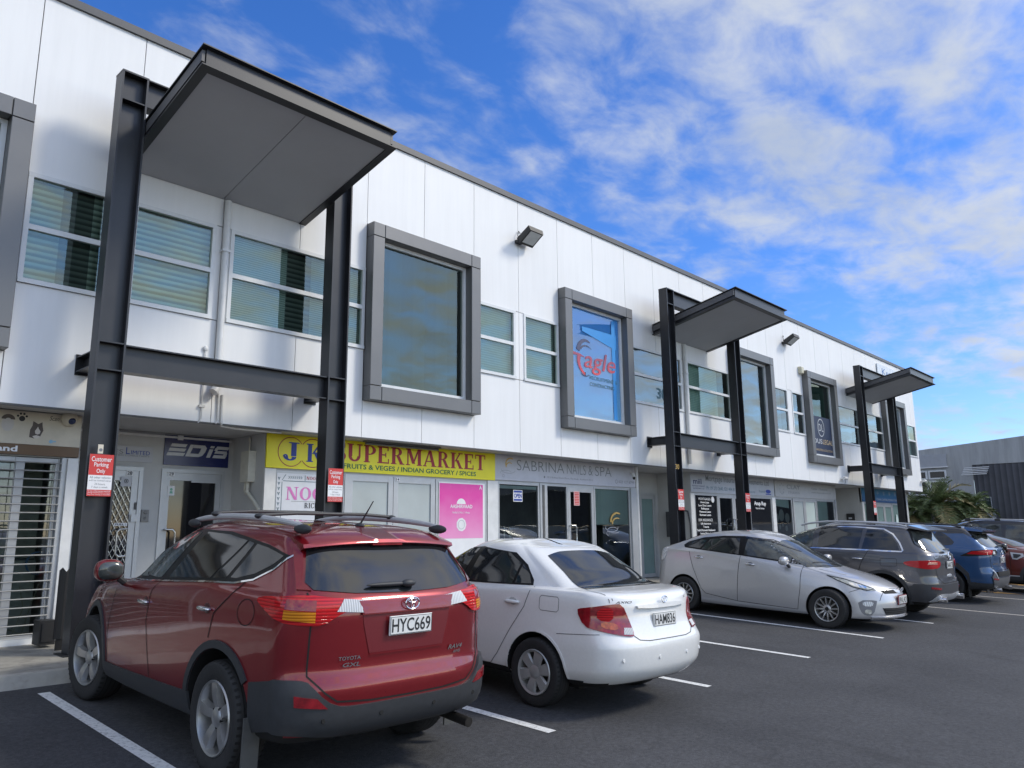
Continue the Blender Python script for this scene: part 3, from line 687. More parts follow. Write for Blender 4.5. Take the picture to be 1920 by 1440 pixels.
def board(name, x0, x1, z0, z1, y, m, label, cat='sign', th=.03, layers=(), group=None):
    """flat sign board; layers: list of (name, material, function(mb)) drawn on its face as parts"""
    q = MB(); q.box(x0, x1, y, y + th, z0, z1); o = q.build(name, m); tag(o, label, cat, group)
    for (nm, lm_, fn) in layers:
        r = MB(); fn(r); r.build(nm, lm_, o, recalc=False)
    return o
yb = YS - .03; yl = yb - .002
M_CREAMSIGN = mat('cream_sign', (.55, .50, .40), rough=.45, var=.08)
def paw(mb):
    disc_into(mb, 2.57, 3.11, .032, yl); [disc_into(mb, 2.57 + dx_, 3.155 + dz_, .013, yl - .0003 * (i + 1)) for i, (dx_, dz_) in enumerate(((-.045, -.015), (-.018, .012), (.018, .012), (.045, -.015)))]
board('pet_shop_sign', -2.3, 3.22, 2.81, 3.20, yb, M_CREAMSIGN, 'cream pet grooming sign with two pet portraits and a paw print above the grille', layers=[
    ('paw_print', I_BLACK, paw),
    ('lettering', I_BLACK, lambda m: txt_into(m, 'Scan for', 2.86, 3.115, 3.06, 3.17, yl, shear=.3)),
    ('white_dog_portrait', ink('fur_grey', (.50, .47, .44)), lambda m: disc_into(m, 2.43, 3.035, .085, yl, rx=.75)),
    ('dog_hair', ink('fur_dark', (.09, .07, .06)), lambda m: arc_into(m, 2.43, 3.09, .07, .06, 0, 180, .045, .045, yl - .001)),
    ('black_dog_portrait', ink('fur_dark', (.09, .07, .06)), lambda m: m.add([(2.74 + .088 * r_ * math.cos(R(a)), yl, 2.985 + .10 * r_ * math.sin(R(a))) for a, r_ in ((0, .75), (40, .8), (62, 1.15), (85, .75), (118, 1.2), (140, .8), (180, .85), (225, 1.25), (255, 1.05), (300, .85))], [tuple(range(10))])),
    ('dog_face', ink('fur_light', (.60, .55, .50)), lambda m: m.add([(2.742 + a, yl - .001, 2.975 + b) for a, b in ((-.025, .0), (-.008, .03), (.004, .055), (.012, .03), (.034, .0), (.028, -.03), (.005, -.042), (-.02, -.03))], [tuple(range(8))])),
    ('dog_chest', ink('fur_light', (.60, .55, .50)), lambda m: m.add([(2.735 + a, yl - .0014, 2.905 + b) for a, b in ((-.04, .005), (.0, .02), (.04, .01), (.02, -.018), (-.02, -.018))], [tuple(range(5))])),
    ('hand_icon', I_LBLUE, lambda m: [disc_into(m, 2.90, 2.86, .022, yl), m.quad((2.91, yl - .001, 2.855), (2.955, yl - .001, 2.855), (2.955, yl - .001, 2.87), (2.91, yl - .001, 2.87))])])
board('brown_sign', -2.3, 3.22, 2.685, 2.808, yb - .004, I_BROWN, 'brown strip sign reading Auckland below the cream pet sign', layers=[('lettering', I_WHITE, lambda m: txt_into(m, 'Auckland', 1.98, 2.715, 2.555, 2.785, yl - .006, bold=.03))])
q = MB(); q.box(2.86, 3.03, 10.02, 10.24, .535, .80); q.box(2.885, 3.005, 10.008, 10.02, .57, .77); o = q.build('black_box', mat('black_plastic', (.015, .015, .016), rough=.55)); tag(o, 'small black box on the footpath at the foot of the grille', 'box')
q = MB()
ragged = [0.0, .03, -.02, .02, .0, -.03, .015]
for i in range(6):
    a, b = 2.92 + i * .035, 2.92 + (i + 1) * .035; ya, yb_ = 9.72 + .012 * (i % 2), 9.72 + .012 * ((i + 1) % 2)
    q.quad((a, ya, .62), (b, yb_, .62), (b, yb_, 1.36 + ragged[i + 1]), (a, ya, 1.36 + ragged[i])); q.quad((a, ya + .01, .62), (b, yb_ + .01, .62), (b, yb_ + .01, 1.36 + ragged[i + 1]), (a, ya + .01, 1.36 + ragged[i]))
q.box(2.95, 3.10, 9.735, 9.75, .47, .62); o = q.build('corrugated_sheet', MATS['black_plastic'], recalc=False); tag(o, 'torn black plastic sheet leaning behind the foot of the left steel post', 'plastic sheet')

# --- entrance recess with doors 28 and 29
def door_frame(x0, x1, y, t=.055):
    q = MB(); q.box(x0, x0 + t, y - .02, y + .04, FL, DT); q.box(x1 - t, x1, y - .02, y + .04, FL, DT); q.box(x0 + t, x1 - t, y - .02, y + .04, DT - t, DT)
    return P_(q, 'door_frame', M_ALU)
f = door_frame(3.50, 4.40, YR)
d28 = leaf('door', 3.556, 4.344, FL + .01, DT - .056, YR - .005, BLKGL, .09, M_ALU, handle=4.21, hz=(1.45, 1.82), top=.14)
q = MB(); xa, xb, za, zb = 3.65, 4.25, FL + .13, DT - .2
k = 0
for s_ in (1, -1):
    c = -3.0
    while c < 3.0:
        pts = []
        # line x - xa = s*(z - za)*.5 + c clipped to the frame
        for i in range(0, 61):
            z = za + (zb - za) * i / 60; x = xa + s_ * (z - za) * .52 + c
            if xa <= x <= xb: pts.append((x, YR - .012 - (.002 if s_ > 0 else 0), z))
        if len(pts) > 1: q.tube([pts[0], pts[-1]], .0055, 5)
        c += .072
P_(q, 'security_mesh', D_HANDLE, d28, smooth=True)
q = MB(); q.box(4.27, 4.37, YR - .04, YR - .006, 1.92, 2.02); P_(q, 'lock', M_ALU, d28); q = MB(); q.box(4.315, 4.335, YR - .03, YR - .006, 2.09, 2.19); P_(q, 'latch', M_BACK, d28)
f = door_frame(4.66, 5.62, YR)
d29 = leaf('door', 4.716, 5.564, FL + .01, DT - .056, YR - .005, BLKGL, .075, M_ALU, handle=4.75, hz=(1.40, 1.81), top=.11)
q = MB(); q.box(5.1, 5.5, YR - .03, YR - .006, 2.50, 2.53); P_(q, 'door_closer', M_ALU, d29)
q = MB(); q.box(4.415, 4.52, YR - .02, YR - .001, 1.92, 2.09); q.ell((4.467, YR - .02, 2.05), (.025, .01, .025)); q.ell((4.467, YR - .02, 1.97), (.02, .01, .02)); o = q.build('intercom', M_GREYFRAME); tag(o, 'oval grey keypad lock on the wall between doors 28 and 29', 'keypad')
ys = YR - .012
def sticker(name, x0, x1, z0, z1, y, m, label, cat, layers=()): return board(name, x0, x1, z0, z1, y, m, label, cat, .003, layers)
sticker('door_number', 4.17, 4.26, 2.565, 2.635, ys, I_WHITE, 'small white number plate at the top of the mesh security door', 'door number', [('lettering', I_BLACK, lambda m: txt_into(m, '28', 4.18, 2.575, 4.25, 2.625, ys - .002, bold=.02))])
sticker('door_number', 4.755, 4.845, 2.58, 2.65, ys, I_WHITE, 'small white number plate at the top left of the glass door below the EDIS sign', 'door number', [('lettering', I_BLACK, lambda m: txt_into(m, '29', 4.765, 2.59, 4.835, 2.64, ys - .002, bold=.02))])
sticker('door_notice', 4.10, 4.245, 2.41, 2.545, ys - .01, I_PALE, 'grey camera warning notice on the mesh of door 28', 'notice', [('camera_symbol', I_BLACK, lambda m: [disc_into(m, 4.172, 2.485, .03, ys - .012, ring=.008), disc_into(m, 4.172, 2.485, .012, ys - .0125)])])
sticker('pull_label', 4.06, 4.235, 1.865, 1.905, ys - .01, I_WHITE, 'white PULL label on the mesh of door 28', 'label', [('lettering', I_BLACK, lambda m: txt_into(m, 'PULL', 4.075, 1.873, 4.19, 1.897, ys - .012, bold=.03)), ('symbol', I_BLACK, lambda m: arc_into(m, 4.215, 1.885, .012, .012, 60, 300, .004, .004, ys - .012))])
sticker('door_notice', 4.765, 4.865, 2.30, 2.44, ys, I_WHITE, 'white leaflet with a green figure on the glass of door 29', 'notice', [('figure', ink('mint', (.16, .42, .30)), lambda m: [disc_into(m, 4.815, 2.39, .02, ys - .002), m.quad((4.79, ys - .002, 2.33), (4.84, ys - .002, 2.33), (4.83, ys - .002, 2.365), (4.80, ys - .002, 2.365))])])
yr = YR - .022
board('office_sign', 3.45, 4.51, 2.76, 2.985, yr, I_PALE, 'pale office sign ending in LIMITED above door 28', layers=[('lettering', I_GREY, lambda m: [txt_into(m, 'SERVICES', 3.50, 2.865, 4.10, 2.925, yr - .002), txt_into(m, 'IMMIGRATION & BUSINESS CONSULTANTS', 3.55, 2.835, 4.46, 2.858, yr - .002)]), ('lettering', I_BLUE, lambda m: [txt_into(m, 'L', 4.135, 2.865, 4.19, 2.96, yr - .002), txt_into(m, 'IMITED', 4.205, 2.865, 4.465, 2.92, yr - .0022)])])
def edis(m):
    y = yr - .002
    def poly(p): m.add([(4.70 + a * .93 + b * .035 * .18 / .18, y, 2.885 + b * .18) for a, b in p], [tuple(range(len(p)))])
    for (za, zb) in ((.0, .26), (.37, .63), (.74, 1.0)): poly([(.0 + .04 * za, za), (.27, za), (.29, zb), (.0 + .04 * zb, zb)])
    for p in ([(.30, 0), (.36, 0), (.40, 1), (.34, 1)], [(.361, 0), (.52, 0), (.575, .12), (.37, .26)], [(.575, .12), (.61, .45), (.52, .45), (.505, .26), (.37, .26)][::1], [(.61, .45), (.62, .8), (.53, .74), (.52, .45)], [(.62, .8), (.58, 1), (.402, 1), (.392, .74), (.53, .74)]): poly(p)
    poly([(.645, 0), (.71, 0), (.735, .72), (.67, .72)]); poly([(.673, .82), (.738, .82), (.745, 1), (.68, 1)])
    for (xa, xb, za, zb) in ((.75, .97, 0, .26), (.765, .965, .38, .62), (.77, .99, .74, 1.0)): poly([(xa, za), (xb, za), (xb + .015, zb), (xa + .015, zb)])
    poly([(.92, .26), (.985, .15), (.985, .5), (.93, .38)]); poly([(.755, .62), (.80, .62), (.82, .74), (.765, .85)])
board('company_sign', 4.67, 5.66, 2.745, 3.185, yr, I_NAVY, 'dark blue EDIS company sign above door 29', layers=[('lettering', I_SILVER, edis)])
q = MB(); q.box(5.63, 5.749, 10.74, 10.98, 2.50, 2.96); q.tube([(5.70, 10.86, 2.5), (5.70, 10.86, 2.35), (5.72, 10.72, 2.24), (5.73, 10.56, 2.1), (5.735, 10.5, 1.9), (5.735, 10.5, .6)], .028, 10); q.tube([(5.70, 10.93, 2.5), (5.70, 10.95, 2.38), (5.70, 10.9, 2.33), (5.70, 10.84, 2.4)], .016, 8); q.tube([(5.72, 10.90, 2.96), (5.72, 10.90, 3.18)], .012, 8); q.ell((5.71, 10.9, 3.15), (.02, .03, .03))
o = q.build('switch_box', mat('cream_plastic', (.56, .54, .46), rough=.5)); tag(o, 'cream electrical box with bent conduit beside the yellow supermarket sign', 'electrical box')
q = MB(); q.box(3.4, 5.7, YR - .03, YR - .001, 3.14, 3.17); q.box(3.95, 4.02, YR - .04, YR - .001, 3.12, 3.19); q.box(4.85, 4.93, YR - .04, YR - .001, 3.12, 3.19); P_(q, 'cable_duct', M_PIPE)

# --- supermarket
yb = YS - .03; yl = yb - .002
def heart(m):
    arc_into(m, 6.155, 2.955, .225, .225, 35, 325, .012, .012, yl - .0005, n=36); arc_into(m, 6.53, 2.955, .225, .225, -145, 145, .012, .012, yl - .0008, n=36)
board('supermarket_sign', 5.752, 10.55, 2.70, 3.207, yb, mat('yellow_sign', (.88, .77, .010), rough=.4, var=.1, scale=1.2), 'long yellow JK supermarket sign with blue, red and green lettering', layers=[
    ('lettering', I_BLUE, lambda m: [serif_into(m, 'J', 6.02, 2.82, 6.30, 3.10, yl - .001), serif_into(m, 'K', 6.42, 2.82, 6.72, 3.10, yl - .001)]),
    ('lettering', I_CRIM, lambda m: [serif_into(m, 'SUPERMARKET', 6.92, 2.875, 10.29, 3.16, yl), heart(m)]),
    ('lettering', I_GREEN, lambda m: txt_into(m, 'FRUITS & VEGES / INDIAN GROCERY / SPICES', 7.10, 2.755, 10.04, 2.835, yl, bold=.02))])
wallbox('shop_head', 5.90, 10.62, YS, YS + .08, 2.66, Z0 - .002, M_PLASTER)
leaf('shopfront_light', 5.935, 7.15, FL + .02, 2.665, YS - .005, BLKGL, .06)
leaf('door', 7.21, 8.125, FL + .02, 2.665, YS - .005, FROST, .10, handle=None); leaf('door', 8.135, 9.06, FL + .02, 2.665, YS - .005, FROST, .10)
leaf('shopfront_light', 9.075, 10.345, FL + .02, 2.665, YS - .005, FROSTP, .055)
q = MB(); q.box(7.152, 7.208, YS - .015, YS + .05, FL, 2.666); P_(q, 'shopfront_post', M_ALU)
yp = YS - .012
def wheat(m):
    for x in (5.985,):
        for i in range(9):
            z = 2.52 - i * .075
            m.quad((x, yp - .002, z), (x - .022, yp - .002, z + .05), (x - .006, yp - .002, z + .05), (x, yp - .002, z + .02)); m.quad((x, yp - .002, z), (x + .022, yp - .002, z + .05), (x + .006, yp - .002, z + .05), (x, yp - .002, z + .02))
    for i in range(7):
        x = 6.17 + i * .035; m.quad((x, yp - .002, 2.57), (x - .03, yp - .002, 2.595), (x - .03, yp - .002, 2.582), (x - .012, yp - .002, 2.57)); m.quad((x, yp - .002, 2.57), (x - .03, yp - .002, 2.545), (x - .03, yp - .002, 2.558), (x - .012, yp - .002, 2.57))
    for (a, b) in ((6.03, 6.13), (6.42, 6.46), (6.68, 6.72)): m.quad((a, yp - .002, 2.525), (a + .012, yp - .002, 2.525), (b - .03, yp - .002, 2.61), (b - .042, yp - .002, 2.61))
    m.quad((6.03, yp - .002, 1.2), (6.04, yp - .002, 1.2), (6.04, yp - .002, 2.50), (6.03, yp - .002, 2.50)); m.quad((6.05, yp - .0024, 2.51), (7.05, yp - .0024, 2.51), (7.05, yp - .0024, 2.52), (6.05, yp - .0024, 2.52))
sticker('rice_poster', 5.95, 7.13, 1.0, 2.63, yp, mat('poster_white', (.62, .64, .68), rough=.3, var=.05), 'white NOOR rice poster with pink lettering left of the supermarket doors', 'poster', [
    ('border', ink('slate', (.10, .16, .19)), wheat), ('lettering', I_PINK, lambda m: serif_into(m, 'NOOR', 6.11, 2.235, 6.98, 2.43, yp - .002)),
    ('lettering', I_CRIM, lambda m: serif_into(m, 'NOOR', 6.45, 2.545, 6.66, 2.595, yp - .002)),
    ('lettering', I_BLACK, lambda m: [serif_into(m, 'RICE', 6.43, 2.115, 6.665, 2.195, yp - .002), m.quad((6.2, yp - .002, 2.212), (6.9, yp - .002, 2.212), (6.9, yp - .002, 2.216), (6.2, yp - .002, 2.216))])])
sticker('pink_poster', 9.14, 10.285, .9, 2.625, yp, I_WHITE, 'pink AASHIRVAAD flour poster right of the supermarket doors', 'poster', [
    ('pink_print', grad_mat('pink_print', (.78, .40, .60), (.68, .05, .34), 1.3, 2.4), lambda m: m.quad((9.155, yp - .002, 1.62), (10.235, yp - .002, 1.62), (10.235, yp - .002, 2.60), (9.155, yp - .002, 2.60))),
    ('lettering', I_WHITE, lambda m: [txt_into(m, 'AASHIRVAAD', 9.41, 2.16, 9.96, 2.225, yp - .004, bold=.02), txt_into(m, "India's No.1 Atta", 9.47, 2.065, 9.89, 2.105, yp - .004), arc_into(m, 9.68, 2.235, .11, .10, 0, 180, .1, .1, yp - .004), disc_into(m, 9.685, 1.865, .122, yp - .004, n=9), txt_into(m, 'A', 10.14, 2.515, 10.205, 2.585, yp - .004, bold=.03)]),
    ('seal', I_PALE, lambda m: disc_into(m, 9.685, 1.865, .085, yp - .006, n=24, ring=.012))])
sticker('unit_number', 8.165, 8.26, 2.595, 2.65, yp - .002, I_WHITE, 'small white number 14 above the right supermarket door', 'door number', [('lettering', I_BLACK, lambda m: txt_into(m, '14', 8.18, 2.60, 8.245, 2.645, yp - .004, bold=.02))])
sticker('paper_notice', 8.21, 8.34, 1.86, 1.97, yp + .03 - .002, I_WHITE, 'blank white paper stuck on the right supermarket door', 'notice')
q = MB(); q.tube([(7.4, YS - .2, 3.165), (8.95, YS - .2, 3.165)], .022, 8); q.box(7.38, 8.97, YS - .26, YS - .14, 3.185, 3.209); o = q.build('fluorescent_light', M_GREYFRAME); tag(o, 'long dusty fluorescent tube under the soffit over the supermarket sign', 'light')

# --- nail salon
wallbox('shop_head', 10.62, 15.24, YS + .001, YS + .08, 2.68, Z0 - .002, M_PLASTER)
def nailtext(m):
    x = 11.16
    for wd, x1 in (('SABRINA', 12.72), ('NAILS', 13.46), ('&', 13.70), ('SPA', 14.40)):
        txt_into(m, wd, x, 2.925, x1 - .09, 3.135, yl, bold=-.012); x = x1
board('salon_sign', 10.552, 15.235, 2.715, 3.206, yb, mat('lilac_grey_sign', (.50, .50, .54), rough=.4, var=.06), 'pale grey SABRINA NAILS & SPA sign with a gold plume logo', layers=[
    ('lettering', I_GREY, lambda m: [nailtext(m), txt_into(m, '1E/2 Bishop Dunn Place, Flat Bush, Auckland 2013', 12.07, 2.80, 13.60, 2.845, yl), disc_into(m, 11.99, 2.825, .024, yl), txt_into(m, '022 127 6799', 14.58, 2.80, 15.19, 2.86, yl), disc_into(m, 14.49, 2.83, .045, yl, ring=.01)]),
    ('logo', I_GOLD, lambda m: [arc_into(m, 10.98, 3.03, .15, .13, 60, 200, .02, .035, yl), arc_into(m, 10.95, 2.98, .11, .09, 50, 190, .015, .03, yl - .0006)]),
    ('logo_line', I_GREY, lambda m: [arc_into(m, 10.92, 2.92, .2, .07, 170, 350, .006, .006, yl), arc_into(m, 10.85, 2.86, .16, .05, 20, 200, .005, .005, yl - .0006), arc_into(m, 10.78, 2.80, .03, .03, 0, 360, .005, .005, yl)])])
leaf('shopfront_light', 10.64, 11.86, FL + .02, 2.69, YS - .005, G_SHOP, .05); q = MB(); q.box(11.862, 12.06, YS - .02, YS + .05, FL, 2.692); P_(q, 'shopfront_post', M_ALU)
q = MB(); q.box(11.93, 11.99, YS - .03, YS - .0205, FL, 2.66); P_(q, 'post_groove', M_BACK)
leaf('shopfront_light', 12.062, 12.76, FL + .02, 2.69, YS - .005, G_SHOP, .04); leaf('door', 12.765, 13.66, FL + .02, 2.69, YS - .005, G_SHOP, .085, handle=12.80, hz=(1.45, 1.84), top=.14); leaf('shopfront_light', 13.67, 15.04, FL + .02, 2.69, YS - .005, G_SHOP, .045)
q = MB(); q.quad((13.72, YS + .03, 1.86), (14.98, YS + .03, 1.86), (14.98, YS + .03, 2.66), (13.72, YS + .03, 2.66)); q.quad((10.7, YS + .03, 2.56), (11.8, YS + .03, 2.56), (11.8, YS + .03, 2.62), (10.7, YS + .03, 2.62)); P_(q, 'roller_blind', FROSTP, recalc=False)
q = MB(); q.quad((10.65, YR + .05, .5), (15.1, YR + .05, .5), (15.1, YR + .05, Z0), (10.65, YR + .05, Z0)); P_(q, 'shop_interior', mat('salon_interior', (.075, .078, .072), rough=.8, var=.6, scale=.9), recalc=False)
wallbox('end_post', 15.045, 15.275, YS - .04, YS + .06, FL, 2.70, M_ALU); q = MB(); q.tube([(15.31, YS - .02, .5), (15.31, YS - .02, 3.2)], .045, 12); P_(q, 'downpipe', M_PIPE, smooth=True)
sticker('open_sign', 11.08, 11.345, 2.31, 2.535, YS - .003, I_WHITE, 'blue and white OPEN sign hanging in the salon window', 'open sign', [('field', I_BLUE, lambda m: [m.quad((11.095, YS - .005, 2.325), (11.33, YS - .005, 2.325), (11.33, YS - .005, 2.365), (11.095, YS - .005, 2.365)), m.quad((11.095, YS - .005, 2.485), (11.33, YS - .005, 2.485), (11.33, YS - .005, 2.525), (11.095, YS - .005, 2.525))]), ('lettering', I_BLUE, lambda m: txt_into(m, 'OPEN', 11.10, 2.38, 11.325, 2.47, YS - .005, bold=.04))])
def lines(m):
    for i in range(8): m.quad((12.985, YS - .010, 2.285 + i * .034), (13.135, YS - .010, 2.285 + i * .034), (13.135, YS - .010, 2.305 + i * .034), (12.985, YS - .010, 2.305 + i * .034))
sticker('hours_notice', 12.965, 13.155, 2.265, 2.57, YS - .007, ink('pale_pink', (.68, .42, .42)), 'red and white opening hours list on the salon door', 'notice', [('lines', I_RED, lines)])
def plume(m):
    y = YS + .01 - .012
    arc_into(m, 14.50, 1.93, .26, .21, 60, 185, .03, .07, y); arc_into(m, 14.50, 1.88, .2, .14, 60, 185, .02, .05, y - .0006)
q = MB(); plume(q); o = q.build('window_decal', I_GOLD, recalc=False); tag(o, 'gold plume and hand emblem on the right window of the salon', 'decal')
q = MB(); yq = YS - .003
for (cx_, cz_, rx_, rz_, a0, a1) in ((14.3, 1.80, .24, .10, 160, 370), (14.33, 1.74, .2, .07, 20, 200), (14.15, 1.67, .06, .05, 0, 300), (14.4, 1.72, .2, .05, 200, 340)): arc_into(q, cx_, cz_, rx_, rz_, a0, a1, .012, .012, yq)
q.build('decal_hand', I_PALE, o, recalc=False)
q = MB()
for z in (1.83, 1.74): q.tube([(10.7, YS + .35, z), (11.2, YS + .35, z), (11.36, YS + .30, z - .06)], .014, 8)
for x in (11.17, 11.33): q.tube([(x, YS + .34, FL), (x, YS + .34, 1.83)], .014, 8)
o = q.build('hand_rail', D_HANDLE, smooth=True); tag(o, 'curved steel hand rail behind the left salon window', 'hand rail')
for (x, z, c, nm, lb) in ((12.45, 1.45, (.42, .42, .40), 'white_bucket', 'pale tub standing behind the salon door glass'), (13.45, 1.45, (.45, .28, .20), 'flower_pot', 'flowers in a dark pot inside the salon')):
    q = MB(); q.lathe([(.06, FL), (.09, FL + .4), (.11, z), (.09, z + .05)], 16, 'z', (x, YS + .45, 0)); q.ell((x, YS + .45, z + .13), (.13, .12, .12), 10, 6)
    o = q.build(nm, mat(nm + '_mat', c, rough=.6, var=.5, scale=20), smooth=True); tag(o, lb, 'pot')

# --- second recess: glazed side door
f = door_frame(16.86, 17.62, YR); leaf('door', 16.916, 17.564, FL + .01, DT - .056, YR - .005, FROSTG, .07, top=.10)
q = MB(); q.box(17.62, 17.749, 10.95, 11.15, 1.55, 2.2); q.tube([(17.70, 10.9, 2.2), (17.70, 10.75, 2.24), (17.72, 10.55, 2.2), (17.73, 10.5, 1.9), (17.73, 10.48, .6)], .02, 8); o = q.build('meter_box', mat('dark_grey_box', (.05, .05, .055), rough=.6)); tag(o, 'dark meter box with a curved cable on the side wall behind post 30', 'meter box')

# --- mortgage office
wallbox('shop_head', 17.752, 22.67, YS + .001, YS + .08, 2.66, Z0 - .002, M_PLASTER)
M_GREYSIGN = mat('pale_grey_sign', (.46, .47, .49), rough=.4, var=.06)
board('mortgage_sign', 17.752, 22.60, 2.695, 3.206, yb, M_GREYSIGN, 'pale grey Mortgage Insurance & Investments Ltd sign', layers=[
    ('lettering', I_GREY, lambda m: txt_into(m, 'Mortgage Insurance & Investments Ltd', 18.52, 2.955, 22.26, 3.16, yl, bold=.01)),
    ('lettering', I_NAVY, lambda m: [txt_into(m, 'miil', 17.88, 2.91, 18.30, 3.05, yl, bold=.01), txt_into(m, 'MORTGAGE INSURANCE', 17.82, 2.84, 18.46, 2.875, yl), txt_into(m, '& INVESTMENT LTD', 17.88, 2.775, 18.42, 2.81, yl)]),
    ('lettering', I_TEAL, lambda m: [txt_into(m, 'Ph: 09 273 2640, 021 494 817', 18.55, 2.76, 20.2, 2.87, yl), txt_into(m, 'www.miil.co.nz', 20.5, 2.76, 21.35, 2.83, yl), txt_into(m, 'Financial', 21.6, 2.79, 21.98, 2.86, yl)]),
    ('logo', I_BLUE, lambda m: [disc_into(m, 22.2, 2.83, .055, yl, rx=3.2), m.quad((22.0, yl - .0005, 2.735), (22.36, yl - .0005, 2.735), (22.4, yl - .0005, 2.765), (22.04, yl - .0005, 2.765))])])
leaf('shopfront_light', 17.935, 19.17, FL + .02, 2.665, YS - .005, BLKGL, .045); leaf('door', 19.18, 20.06, FL + .02, 2.665, YS - .005, G_SHOP, .09, handle=19.98, hz=(1.55, 2.0)); leaf('door', 20.07, 21.0, FL + .02, 2.665, YS - .005, BLKGL, .09, handle=20.12, hz=(1.55, 2.0)); leaf('shopfront_light', 21.01, 22.44, FL + .02, 2.665, YS - .005, BLKGL, .05)
def miilwin(m):
    for i, (t, w_, h_) in enumerate((('MORTGAGES', .62, .075), ('Home Loans', .44, .065), ('Low Doc Loans', .66, .065), ('Refinance', .40, .065), ('Personal Loans', .58, .065), ('Business Loans', .58, .065))):
        txt_into(m, t, 18.45 - w_ / 2, 2.495 - i * .082, 18.45 + w_ / 2, 2.495 + h_ - .012 - i * .082, yp, bold=.03 if i else .01)
    for i, (t, w_, h_) in enumerate((('RISK INSURANCE', .72, .08), ('Life Insurance', .52, .065), ('Trauma', .3, .065), ('Total & Permanent Disablement', .95, .065), ('Income Protection', .6, .065))):
        txt_into(m, t, 18.45 - w_ / 2, 1.945 - i * .085, 18.45 + w_ / 2, 1.945 + h_ - .012 - i * .085, yp, bold=.03 if i else .01)
    disc_into(m, 18.88, 2.52, .085, yp, n=10, rx=.95)
q = MB(); miilwin(q); o = q.build('window_lettering', I_WHITE, recalc=False); tag(o, 'white list of mortgage and insurance services on the black left window', 'window lettering')
q = MB(); txt_into(q, 'Anup Rup', 21.28, 2.38, 22.03, 2.53, yp, bold=.03); txt_into(q, 'Financial Adviser', 21.36, 2.30, 21.92, 2.355, yp, bold=.01); o = q.build('window_lettering', I_WHITE, recalc=False); tag(o, 'white Anup Rup lettering on the black right window', 'window lettering')

# --- clay studio
wallbox('shop_head', 22.67, 27.45, YS + .001, YS + .08, 2.67, Z0 - .002, M_PLASTER)
def claylogo(m):
    for k in range(7): a = R(-60 + k * 50); disc_into(m, 23.15 + .14 * math.cos(a), 2.96 + .14 * math.sin(a), .02, yl, n=8)
    arc_into(m, 23.15, 2.94, .16, .16, 200, 340, .012, .012, yl)
board('studio_sign', 22.68, 27.45, 2.70, 3.206, yb, mat('warm_grey_sign', (.44, .435, .425), rough=.45, var=.06), 'warm grey CLAY STUDIOS sign', layers=[('lettering', I_GREY, lambda m: [txt_into(m, 'CLAY', 23.52, 2.955, 24.50, 3.09, yl), txt_into(m, 'STUDIOS', 23.60, 2.815, 24.44, 2.88, yl), txt_into(m, 'Classes', 25.4, 2.99, 25.86, 3.055, yl), txt_into(m, 'Functions', 26.1, 2.99, 26.7, 3.055, yl), txt_into(m, 'www.claystudios.co.nz', 25.38, 2.865, 27.0, 2.92, yl), claylogo(m)])])
leaf('shopfront_light', 22.67, 23.88, FL + .02, 2.67, YS - .005, G_SHOP, .05); leaf('door', 23.95, 24.82, FL + .02, 2.67, YS - .005, FROST, .09); leaf('door', 24.83, 25.75, FL + .02, 2.67, YS - .005, FROSTP, .09); leaf('shopfront_light', 25.78, 27.30, FL + .02, 2.67, YS - .005, G_SHOP, .05)
q = MB(); q.quad((22.72, YS + .03, 2.42), (23.7, YS + .03, 2.36), (23.7, YS + .03, 2.65), (22.72, YS + .03, 2.65)); q.quad((25.83, YS + .03, 1.9), (26.75, YS + .03, 1.9), (26.75, YS + .03, 2.63), (25.83, YS + .03, 2.63)); P_(q, 'roller_blind', FROSTP, recalc=False)
q = MB()
for (x, z, r_) in ((23.15, 2.14, .185), (22.82, 2.05, .14), (23.55, 2.06, .15), (23.0, 1.78, .07), (23.2, 1.84, .05), (23.45, 1.74, .09)): disc_into(q, x, z, r_, YS + .04, rx=1.0)
o = q.build('hanging_plates', ink('clay_grey', (.24, .25, .24)), recalc=False); tag(o, 'round grey plates hanging in the clay studio window', 'plates')
q = MB(); q.box(28.0, 29.95, YR + .0, YR + .001, 1, 1.01); 
# --- third recess: letter box
q = MB(); q.box(29.93, 29.998, 10.78, 11.06, 2.02, 2.26); q.box(29.925, 29.93, 10.86, 10.98, 2.06, 2.12, 1); o = q.build('letter_box', [MATS['black_plastic'], I_PALE]); tag(o, 'black letter box on the grey wall left of the blue shop', 'letter box')
# --- blue consultancy
wallbox('shop_head', 30.0, 34.4, YS + .001, YS + .08, 2.68, Z0 - .002, M_PLASTER)
def pseudo(m):
    for i, x in enumerate((31.58, 32.26, 32.93, 33.58)):
        txt_into(m, '中信移民'[i], x, 2.98, x + .2, 3.13, yl)
board('blue_sign', 30.002, 34.35, 2.70, 3.206, yb, grad_mat('blue_sign_mat', (.03, .08, .22), (.05, .22, .38), 2.6, 3.2), 'deep blue shop sign with four white characters at the far end', layers=[('lettering', I_PALE, lambda m: [pseudo(m), txt_into(m, 'CHINA CAPITAL CONSULTANCY', 31.5, 2.77, 34.1, 2.85, yl, bold=.01)]), ('logo', I_PALE, lambda m: [arc_into(m, 30.75, 2.94, .2, .2, 80, 280, .05, .03, yl)])])
leaf('shopfront_light', 30.16, 31.4, FL + .02, 2.69, YS - .005, FROSTG, .06); leaf('door', 31.45, 32.35, FL + .02, 2.69, YS - .005, FROSTG, .10, top=.16); leaf('door', 32.36, 33.26, FL + .02, 2.69, YS - .005, FROSTG, .10, top=.16); leaf('shopfront_light', 33.3, 34.34, FL + .02, 2.69, YS - .005, FROSTG, .06)
